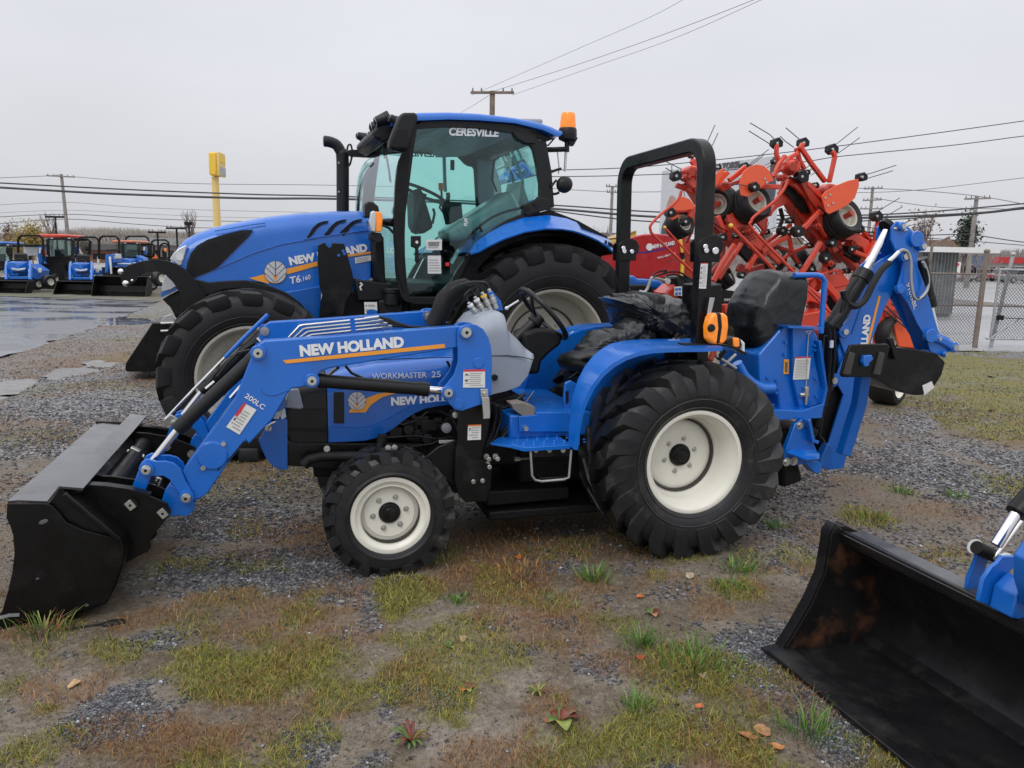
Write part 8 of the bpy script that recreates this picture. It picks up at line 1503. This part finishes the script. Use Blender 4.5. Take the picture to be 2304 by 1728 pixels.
# yellow sign
o, h = upright(484,398,60,.28,.27, 'sign_pole', 'yellowp', 'tall yellow pylon with boxy yellow sign on top', 'pylon sign')
c = wpt(480,372,60) - Vector(o.location); m = MB(); m.box(c + Vector((.18,.0,.05)),(.62,1.3,1.75)); m.build('sign_box', 'yellow', o, bevel=.15, seg=3)
m = MB(); m.box(c + Vector((.60,.0,.05)),(.22,1.3,1.8)); m.build('sign_face', 'yellowp', o, bevel=.08); m = MB(); m.box(c + Vector((.72,.0,-.45)),(.04,1.1,.6)); m.build('reader_board', 'steel', o); m = MB(); m.box(c + Vector((.72,.0,.45)),(.04,1.1,.5)); m.build('sign_panel', 'yellow', o)
def cable(pts, dist, r_, label, mt='cable', d2=None):
    n = len(pts); P = [wpt(x, y, dist + ((d2 or dist) - dist) * i / (n - 1)) for i, (x, y) in enumerate(pts)]; P = _smooth(P, 6); c = P[0].copy(); m = MB(); m.tube([p - c for p in P], r_, 5); o = m.build('overhead_cable', mt, None); o.location = c; o['label'] = label; o['category'] = 'cable'
cable([(-30,410),(280,426),(560,437),(740,441),(1000,450),(1250,462),(1460,476),(1700,484),(1940,484),(2120,474),(2304,458),(2400,450)], 38,.035, 'upper of the two thick black cables across the left sky', d2=36)
cable([(-30,420),(140,430),(280,437),(560,446),(740,447),(1000,455),(1250,470),(1460,487),(1700,494),(1940,490),(2190,480),(2304,467),(2400,460)], 38,.055, 'lower and thickest of the two black cables across the left sky', d2=36)
cable([(1200,468),(1440,497),(1700,502),(1940,497),(2190,482),(2304,470),(2400,466)], 37,.03, 'black cable just below the thick pair, right of the cab')
cable([(1190,384),(1400,378),(1567,364),(1810,338),(2080,303),(2304,272),(2400,258)], 30,.017, 'upper rising cable from cab to right edge above the tedder')
cable([(1190,398),(1400,395),(1600,386),(1800,365),(1880,353),(1990,342),(2150,326),(2304,306),(2400,296)], 30,.017, 'lower rising cable from cab to right edge above the tedder')
cable([(1062,214),(1300,110),(1460,40),(1545,-5),(1600,-30)], 42,.009, 'leftmost wire rising from the brown pole to the top edge', 'cableg', 26)
cable([(1108,206),(1300,145),(1500,75),(1700,-2),(1760,-28)], 42,.011, 'middle wire rising from the brown pole to the top edge', 'cableg', 24)
cable([(1152,214),(1330,152),(1520,85),(1712,0),(1780,-30)], 42,.009, 'right wire rising from the brown pole to the top edge', 'cableg', 24)
cable([(1100,215),(1060,240),(1010,270)], 42,.012, 'short wire dropping left of the brown pole behind the cab roof', 'cableg', 60)
cable([(160,397),(300,408),(480,414),(700,416),(900,420)], 88,.034, 'thin wire from the leaning pole towards the exhaust stack', 'cableg')
cable([(-20,401),(100,396),(138,393)], 88,.034, 'thin wire from the left edge to the leaning pole', 'cableg')
cable([(-20,462),(140,455),(300,466),(480,473),(700,478)], 88,.024, 'thin wire halfway down the leaning pole', 'cableg')
cable([(-20,489),(148,482),(300,490),(480,497),(700,500)], 88,.036, 'dark wire at lamp height on the leaning pole', 'cable')
cable([(-20,505),(148,493),(300,504),(430,512),(560,513)], 88,.036, 'lowest dark wire on the leaning pole', 'cable')
cable([(-20,480),(148,473),(300,480),(480,488),(700,492)], 88,.02, 'faint wire above the lamp-height wire at left', 'cableg')
cable([(1190,420),(1400,432),(1700,426),(1964,424),(2198,441),(2400,480)], 75,.03, 'faint wire joining the three far right poles', 'cableg', 60)
cable([(1900,434),(2060,428),(2304,400),(2400,390)], 50,.02, 'faint rising wire at the right edge above the far poles', 'cableg')
cable([(1964,445),(2100,465),(2250,470),(2400,472)], 70,.03, 'faint sagging wire between the far right poles', 'cableg')
cable([(2000,530),(2150,540),(2304,552),(2400,560)], 40,.02, 'wire just above the far car park at right', 'cable')
cable([(2060,530),(2200,526),(2204,530),(2304,545),(2400,552)], 60,.04, 'cable bundle beside the right grey pole', 'cable')
# billboard
a, b = wpt(1484,497,34), wpt(1741,470,28.5); at_, bt = wpt(1486,384,34), wpt(1741,345,28.5)
o = bpy.data.objects.new('billboard', None); col.objects.link(o); o.location = (a[0], a[1], 0); o['label'] = 'wide white billboard with people and black capital letters behind the tedder'; o['category'] = 'billboard'
D = Vector((b[0] - a[0], b[1] - a[1], 0)); Ln = D.length; D.normalize(); o.rotation_euler = (0,0, math.atan2(D[1], D[0])); z0, z1 = a[2] - .6, at_[2]; zr = bt[2]; nr = Vector((0,-1,0))
m = MB(); m.box((Ln / 2,.1,(z0 + z1) / 2),(Ln, .2, z1 - z0)); m.build('panel', 'bboard', o, bevel=.02)
m = MB(); m.box((Ln / 2,.3, z0 - .35),(Ln + 2,.5,.25)); m.build('catwalk', 'wood', o)
for x in (.8, Ln * .5, Ln - .6): m = MB(); m.box((x, .4, z0 / 2),(.3,.3, z0)); m.build('post', 'wood', o)
for x, y, w_, h_, mm in ((.75, z0 + .8,.38,.85, 'skin1'),(.75, z0 + .15,.6,.6, 'suit1'),(Ln * .795, z1 - .55,.26,.34, 'hair1'),(Ln * .795, z1 - .72,.17,.30, 'skin1'),(Ln * .975, z1 - .45,.14,.4, 'hair1'),(Ln * .96, z1 - 1.2,.3,.6, 'suit1')):
    m = MB(); m.add([(x + w_ * math.cos(k * .3307),-.012 - .002 * (mm == 'skin1'), y + h_ * math.sin(k * .3307)) for k in range(19)], [tuple(range(19))]); m.build('printed_figure', mm, o, smooth=0)
me = textmesh('REALTORS!', .03); me.materials.append(M['ink']); to = bpy.data.objects.new('lettering', me); col.objects.link(to); to.parent = o; sx = Ln * .256 / 5.0
to.scale = (sx * 1.0, sx * 1.0,1); to.rotation_euler = (R(90),0,0); to.location = (Ln * .455,-.03, wpt(1632,379,30.6)[2])
# ================================================================== FENCE, GATE, CAR PARK
FY = 15.0
def fence():
    t = bpy.data.objects.new('chain_link_fence', None); col.objects.link(t); t.location = (9.2, FY, 0); t['label'] = 'weathered chain-link fence along the wet car park at right'; t['category'] = 'fence'
    zt = wpt(2200,572, FY)[2]
    m = MB(); m.cyl((0,0,-.1),(0.02,0,1.85),.05,12); m.ball((0.02,0,1.88),(.06,.06,.04)); m.build('post', 'rustp', t)
    p = gpt(2090,775); bx = (2090 - 1152) / FPX * FY; x2 = wpt(2092,600, FY)[0] - 9.2
    m = MB(); m.cyl((x2,0,-.1),(x2,0,1.98),.025,10); m.bar([(x2,0,1.96),(x2 + .33,0,2.13)], .03,.05); m.build('post', 'rustp', t)
    zr = wpt(2150,616, FY)[2]; m = MB(); m.cyl((-2.4,.02, zr),(0,.02, zr),.018,8); m.build('top_rail', 'rustp', t)
    zl = wpt(2150,686, FY)[2]; m = MB(); m.cyl((-2.4,.02, zl),(3.5,.02, zl - .02),.016,8); m.build('bottom_rail', 'rustp', t)
    # mesh: woven zigzag wires
    for k in (0,):
        m = MB(); s = .062; x0, x1, z0, z1 = -2.6,-.05,.04, zr; n = int((x1 - x0) / s)
        def wire(xa, za, xb, zb): m.bar([(xa, .0, za),(xb, .0, zb)], .007,.007, up=(0,1,0))
        H_ = z1 - z0
        for i in range(-int(H_ / s / 1.15) - 2, n + 2):
            for d in (1,-1):
                xa = x0 + i * s if d > 0 else x0 + (i + H_ / s / 1.15) * s; za = z0; xb = xa + d * H_ / 1.15; zb = z1
                if d > 0:
                    ta = max(0,(x0 - xa) / (xb - xa)); tb = min(1,(x1 - xa) / (xb - xa))
                else:
                    ta = max(0,(x1 - xa) / (xb - xa)); tb = min(1,(x0 - xa) / (xb - xa))
                if tb > ta: wire(xa + (xb - xa) * ta, za + (zb - za) * ta, xa + (xb - xa) * tb, za + (zb - za) * tb)
        m.build('wire_mesh', 'cableg', t, smooth=0, kind='stuff')
    g = bpy.data.objects.new('pipe_gate', None); col.objects.link(g); gx = wpt(2228,760,14.9)[0]; g.location = (gx, 14.9,0); g['label'] = 'galvanised pipe and mesh gate at the right photo edge'; g['category'] = 'gate'
    gt = wpt(2240,606,14.9)[2]; gb = wpt(2228,762,14.9)[2]; wd = 2.2
    for a_, b2 in (((0, gb),(.03, gt)),((0, gt),(wd, gt)),((-.08, gb),(wd, gb)),((wd, gb),(wd, gt)),((0, gb),(wd * .55, gt * .75))): m = MB(); m.cyl((a_[0], 0, a_[1]),(b2[0], 0, b2[1]),.022,8); m.build('gate_pipe', 'steel', g)
    m = MB(); m.cyl((.05,.05,-.1),(.28,.05, wpt(2260,572,14.9)[2]),.035,10); m.ball((.28,.05, wpt(2260,572,14.9)[2]),.05); m.build('gate_post', 'steel', g)
    m = MB(); m.box((.12,-.04, gb + .42),(.12,.05,.09)); m.cyl((.1,-.04, gb + .42),(wd, -.04, gb + .36),.008,6); m.build('gate_latch', 'dark', g)
    m = MB(); s = .062; n = int(wd / s)
    for i in range(-30, n + 1):
        for d in (1,-1):
            xa = i * s if d > 0 else (i + 26) * s; xb = xa + d * (gt - gb) / 1.15; lo, hi = 0, wd
            ta = max(0,((lo if d > 0 else hi) - xa) / (xb - xa)); tb = min(1,((hi if d > 0 else lo) - xa) / (xb - xa))
            if tb > ta: m.bar([(xa + (xb - xa) * ta, 0, gb + (gt - gb) * ta),(xa + (xb - xa) * tb, 0, gb + (gt - gb) * tb)], .007,.007)
    m.build('wire_mesh', 'cableg', g, smooth=0, kind='stuff')
fence()
def container():
    d = 24; a, b = wpt(2067,705, d), wpt(2142,705, d); z1 = wpt(2100,566, d)[2]; t = bpy.data.objects.new('steel_container', None); col.objects.link(t); t.location = ((a[0] + b[0]) / 2, d, 0); t['label'] = 'tall corrugated grey steel container behind the fence'; t['category'] = 'container'
    w = b[0] - a[0]; n = 40; P = [(-w / 2 + w * i / n, (.0,.0,.05,.05)[i % 4]) for i in range(n + 1)]; m = MB(); m.strip([(x, y, .1) for x, y in P], [(x, y, z1) for x, y in P]); m.box((0,.8, z1 / 2),(w, 1.4, z1)); m.build('corrugated_wall', 'steelg', t, smooth=0)
    m = MB(); m.box((.3,.4, z1 + .06),(w * 2.4,1.6,.16)); m.build('roof_rail', 'sticker', t)
container()
def car(px, py, dist, colr, label, ln=4.4, ht=1.45, name='parked_car', cat='car', side=True):
    c = wpt(px, py, dist); t = bpy.data.objects.new(name, None); col.objects.link(t); t.location = (c[0], dist, 0); t['label'] = label; t['category'] = cat; t['group'] = 'vehicles in the far car park'
    pm = mat('car_paint', colr, .3, coat=.5); L2 = ln / 2
    m = MB(); m.prism([(-L2,.35),(-L2,.75),(-L2 + .1,.85),(-L2 * .45,.95),(L2 * .75,.95),(L2,.85),(L2,.35)], -.85,.85); m.build('body', pm, t, bevel=.08, seg=3)
    m = MB(); m.prism([(-L2 * .5,.93),(-L2 * .22, ht - .04),(L2 * .35, ht - .02),(L2 * .72,.93)], -.72,.72); m.build('windows', 'glassd', t, bevel=.05); m = MB(); m.prism([(-L2 * .28, ht - .07),(-L2 * .22, ht),(L2 * .35, ht),(L2 * .42, ht - .07)], -.70,.70); m.build('roof', pm, t, bevel=.03)
    for x in (-L2 * .62, L2 * .62):
        for y in (-.82,.82): m = MB(); m.cyl((x, y - .1,.33),(x, y + .1,.33),.33,18); o = m.build('wheel', 'rubber', t, bevel=.02); k = MB(); k.cyl((x, y - .11 if y < 0 else y + .1,.33),(x, y - .1 if y < 0 else y + .11,.33),.19,14); k.build('rim', 'steel', o)
car(2196,640,95,(.5,.5,.52), 'silver car parked left of the main fence post'); car(2160,640,88,(.75,.76,.78), 'white van parked beside the grey pole at right', 5.0,1.9, 'parked_van', 'van'); car(2214,630,100,(.25,.02,.02), 'dark red car just left of the fence post'); car(2268,630,92,(.35,.02,.03), 'bright red car right of the fence post'); car(2300,640,84,(.25,.25,.24), 'grey truck at the right photo edge', 5.2,1.8)
car(2240,628,120,(.7,.7,.72), 'white car between the fence post and the gate, far back'); car(2292,625,115,(.6,.6,.62), 'silver car behind the grey truck, far back'); car(2180,627,120,(.08,.08,.09), 'dark car far back left of the fence post')
for px, d, c_, lb in ((2222,104,(.62,.63,.65), 'pale car in the far row left of the red car'),(2252,98,(.1,.11,.14), 'dark blue car in the far row between two pale cars'),(2282,104,(.7,.68,.64), 'beige car in the far row near the right edge'),(2304,110,(.4,.04,.03), 'red car cut by the right edge in the farthest row'),(2168,104,(.3,.31,.33), 'grey car beside the red X sign'),(2140,112,(.66,.66,.68), 'pale car partly behind the steel container')): car(px, 630, d, c_, lb)
def building(x0, x1, ytop, ybase, dist, wall, roof, label, roof_h=.6, win=0, name='building', over=.5, wm=None):
    a, b = wpt(x0, ytop, dist), wpt(x1, ytop, dist); t = bpy.data.objects.new(name, None); col.objects.link(t); t.location = ((a[0] + b[0]) / 2, dist, 0); t['label'] = label; t['category'] = 'building'
    w = b[0] - a[0]; h = a[2]; m = MB(); m.box((0,5,(h - roof_h) / 2),(w, 10, h - roof_h)); m.build('wall', mat('wall_paint', wall, .8, vary=.1), t)
    m = MB(); m.prism([(-w / 2 - over, h - roof_h),(w / 2 + over, h - roof_h),(w / 2 + over * .6, h),(-w / 2 - over * .6, h)], -over, 10 + over); m.build('roof', mat('roof_paint', roof, .6, vary=.1), t)
    for i in range(win): x = -w / 2 + w * (i + .5) / win; m = MB(); m.box((x, -.03,(h - roof_h) * .5),(w / win * .6,.1,(h - roof_h) * .45)); m.build('window', 'glassd', t)
    return t
building(2225,2420,578,620,130,(.38,.36,.34),(.45,.03,.03), 'low far building with long red fascia at the right edge', 1.0,9)
t = building(2130,2214,574,620,110,(.34,.35,.37),(.03,.10,.28), 'low far building with blue roof behind the container', 1.6,0)
building(2100,2172,540,600,95,(.36,.28,.20),(.22,.15,.10), 'tan gabled building with brown roof above the container', 2.0,0)
building(1170,1420,520,600,120,(.30,.28,.26),(.18,.16,.15), 'low tan far building behind the baler', 1.2,0); building(1500,1900,560,600,100,(.42,.40,.38),(.40,.38,.36), 'long low pale far building behind the tedder', 1.2,8)
building(280,440,534,560,110,(.22,.20,.19),(.30,.30,.30), 'long low far building with pale roof edge behind the roll bars', 1.0,10); building(168,275,548,570,105,(.20,.09,.06),(.10,.09,.09), 'low far brick building behind the red-roofed tractor', .8,6)
c = wpt(2145,605,50); t = bpy.data.objects.new('crossed_sign', None); col.objects.link(t); t.location = (c[0], 50,0); t['label'] = 'white sign board with a red X seen through the fence'; t['category'] = 'sign'
m = MB(); m.box((0,0, c[2]),(.9,.05,.9)); m.build('board', 'sticker', t); m = MB()
for s in (-1,1): m.bar([(-.3,-.04, c[2] - s * .35),(.3,-.04, c[2] + s * .35)], .02,.14)
m.build('red_cross_mark', 'redink', t); m = MB(); m.cyl((0,.05,0),(0,.05, c[2]),.05,8); m.build('post', 'steel', t)

# ================================================================== TREES
def bare_tree(px, ybase, dist, h, label, spread=.5, colr=(.16,.12,.11), n0=7, name='bare_tree', seed=1, leafc=None, leafn=0):
    g = random.Random(seed); c = wpt(px, ybase, dist); t = bpy.data.objects.new(name, None); col.objects.link(t); t.location = (c[0], dist, 0); t['label'] = label; t['category'] = 'tree'; t.empty_display_size = .3
    trunk = MB(); crown = MB(); tips = []
    def grow(p, d, L_, r_, lv, mb):
        q = p + d * L_; mb.tube([p, (p + q) / 2 + Vector((g.uniform(-.04,.04) * L_, g.uniform(-.04,.04) * L_, 0)), q], [r_, r_ * .8, r_ * .55], 5 if lv < 2 else 3)
        if lv >= 4: tips.append(q); return
        for k in range(3 if lv else n0):
            u = g.uniform(.35,1) if lv else g.uniform(.3,1); a = g.uniform(0,6.28); e = Vector((math.cos(a) * spread, math.sin(a) * spread, g.uniform(.5,1.1))) + d * .7; e.normalize(); grow(p + d * L_ * u, e, L_ * (g.uniform(.5,.72) if lv else g.uniform(.32,.5)), r_ * .5, lv + 1, crown)
    grow(Vector((0,0,-.1)), Vector((0,0,1)), h * .62, h * .018,0, trunk)
    bm = mat('bark', colr, .9, vary=.2); trunk.build('trunk', bm, t); crown.build('crown', bm, t)
    if leafn:
        m = MB()
        for i in range(leafn):
            q = g.choice(tips) + Vector((g.gauss(0,.4), g.gauss(0,.4), g.gauss(0,.4))); s = g.uniform(.07,.16) * h / 6; M3 = rot('Z', g.uniform(0,360)) @ rot('X', g.uniform(0,180)); m.add([q + M3 @ Vector(v) for v in ((-s, -s, 0),(s, -s * .6,0),(s * .3, s, 0))], [(0,1,2)])
        m.cur = 0; m.build('foliage', leafc, t, smooth=0)
bare_tree(115,527,75,5.6, 'bare tree just left of the leaning pole', seed=3, n0=11); bare_tree(428,530,72,5.4, 'bare tree left of the yellow pylon', seed=5, n0=11); bare_tree(610,560,90,5, 'small bare tree behind the big blue hood', seed=8, n0=9); bare_tree(1352,580,70,4.5, 'bare tree right of the cab beside the transformer pole', seed=11, n0=10); bare_tree(1460,580,70,4.0, 'bare tree inside the roll bar outline', seed=12, n0=9)
bare_tree(1815,590,40,2.6, 'bare shrub-like tree seen through the middle of the tedder', seed=13, n0=14); bare_tree(2080,590,60,5.4, 'bare tree right of the backhoe tip', seed=17, n0=11, leafc='leafb', leafn=250); bare_tree(1740,590,42,2.6, 'second bare shrub left of the tedder gap', seed=19, n0=12); bare_tree(20,560,80,4.2, 'twiggy brown tree at the left photo edge', seed=23, n0=10, leafc='leafr', leafn=500)
bare_tree(72,560,68,3.7, 'yellow-leaved tree behind the leftmost tractors', .7, seed=29, leafc='leafy', leafn=2600, name='yellow_tree', n0=14); bare_tree(45,560,66,3.2, 'smaller olive-yellow tree left of the yellow tree', .7, seed=30, leafc='leafy', leafn=1500, name='yellow_tree', n0=12)
bare_tree(2170,590,85,7.0, 'dark green conifer behind the right grey pole', .35, seed=31, leafc='leafd', leafn=1800, name='conifer', n0=14); bare_tree(440,570,66,2.6, 'purple-brown shrub under the bare tree by the pylon', .9, seed=33, leafc='leafr', leafn=900, name='shrub', n0=12); bare_tree(400,570,68,2.2, 'low purple-brown shrub left of the pylon shrub', .9, seed=34, leafc='leafr', leafn=700, name='shrub', n0=12)
bare_tree(190,560,95,3.0, 'dark conifer left of centre in the far hedge line', .4, seed=35, leafc='leafd', leafn=900, name='conifer', n0=12); bare_tree(275,560,95,3.0, 'dark conifer right of centre in the far hedge line', .4, seed=36, leafc='leafd', leafn=900, name='conifer', n0=12); bare_tree(165,560,90,3.4, 'brown-leaved tree right of the leaning pole base', .7, seed=37, leafc='leafb', leafn=900, name='brown_tree', n0=12)
def woods(x0, x1, prof, dist, name, m1, n, zb=0, seed=0, s0=.8):
    g = random.Random(seed); m = MB()
    for i in range(n):
        px = g.uniform(x0, x1); yt = float(np.interp(px, [p[0] for p in prof], [p[1] for p in prof])) + 5 * noise.noise(Vector((px * .05, seed, 0))) + 3 * noise.noise(Vector((px * .2, seed, 3))); top = wpt(px, yt, dist); u = g.random() ** .6; q = Vector((top[0], dist + g.uniform(-6,6), zb + (top[2] - zb) * u)); s = g.uniform(.4,1.3) * s0
        M3 = rot('Y', g.uniform(-28,28)) @ rot('Z', g.uniform(-50,50)); m.add([q + M3 @ Vector(v) for v in ((-s * .13,0,-s * 1.6),(s * .13,0,-s * 1.6),(0,0, s * .9))], [(0,1,2)])
    o = m.build(name, m1, None, smooth=0); o['kind'] = 'stuff'
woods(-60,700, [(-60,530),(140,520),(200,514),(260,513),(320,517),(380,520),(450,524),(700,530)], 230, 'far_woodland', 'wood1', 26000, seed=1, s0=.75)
woods(-60,560, [(-60,528),(60,545),(300,545),(400,540),(560,545)], 120, 'hedge_line', 'wood2', 9000, seed=2, s0=.4)
woods(1180,2400, [(1180,545),(1300,535),(1500,540),(1700,545),(1900,545),(2060,540),(2100,545),(2230,566),(2304,560),(2400,560)], 260, 'far_woodland', 'wood2', 26000, seed=3, s0=.8)
woods(1180,2200, [(1180,560),(1300,548),(1500,552),(1700,550),(2060,548),(2200,575)], 90, 'hedge_line', 'wood2', 14000, seed=4, s0=.32)
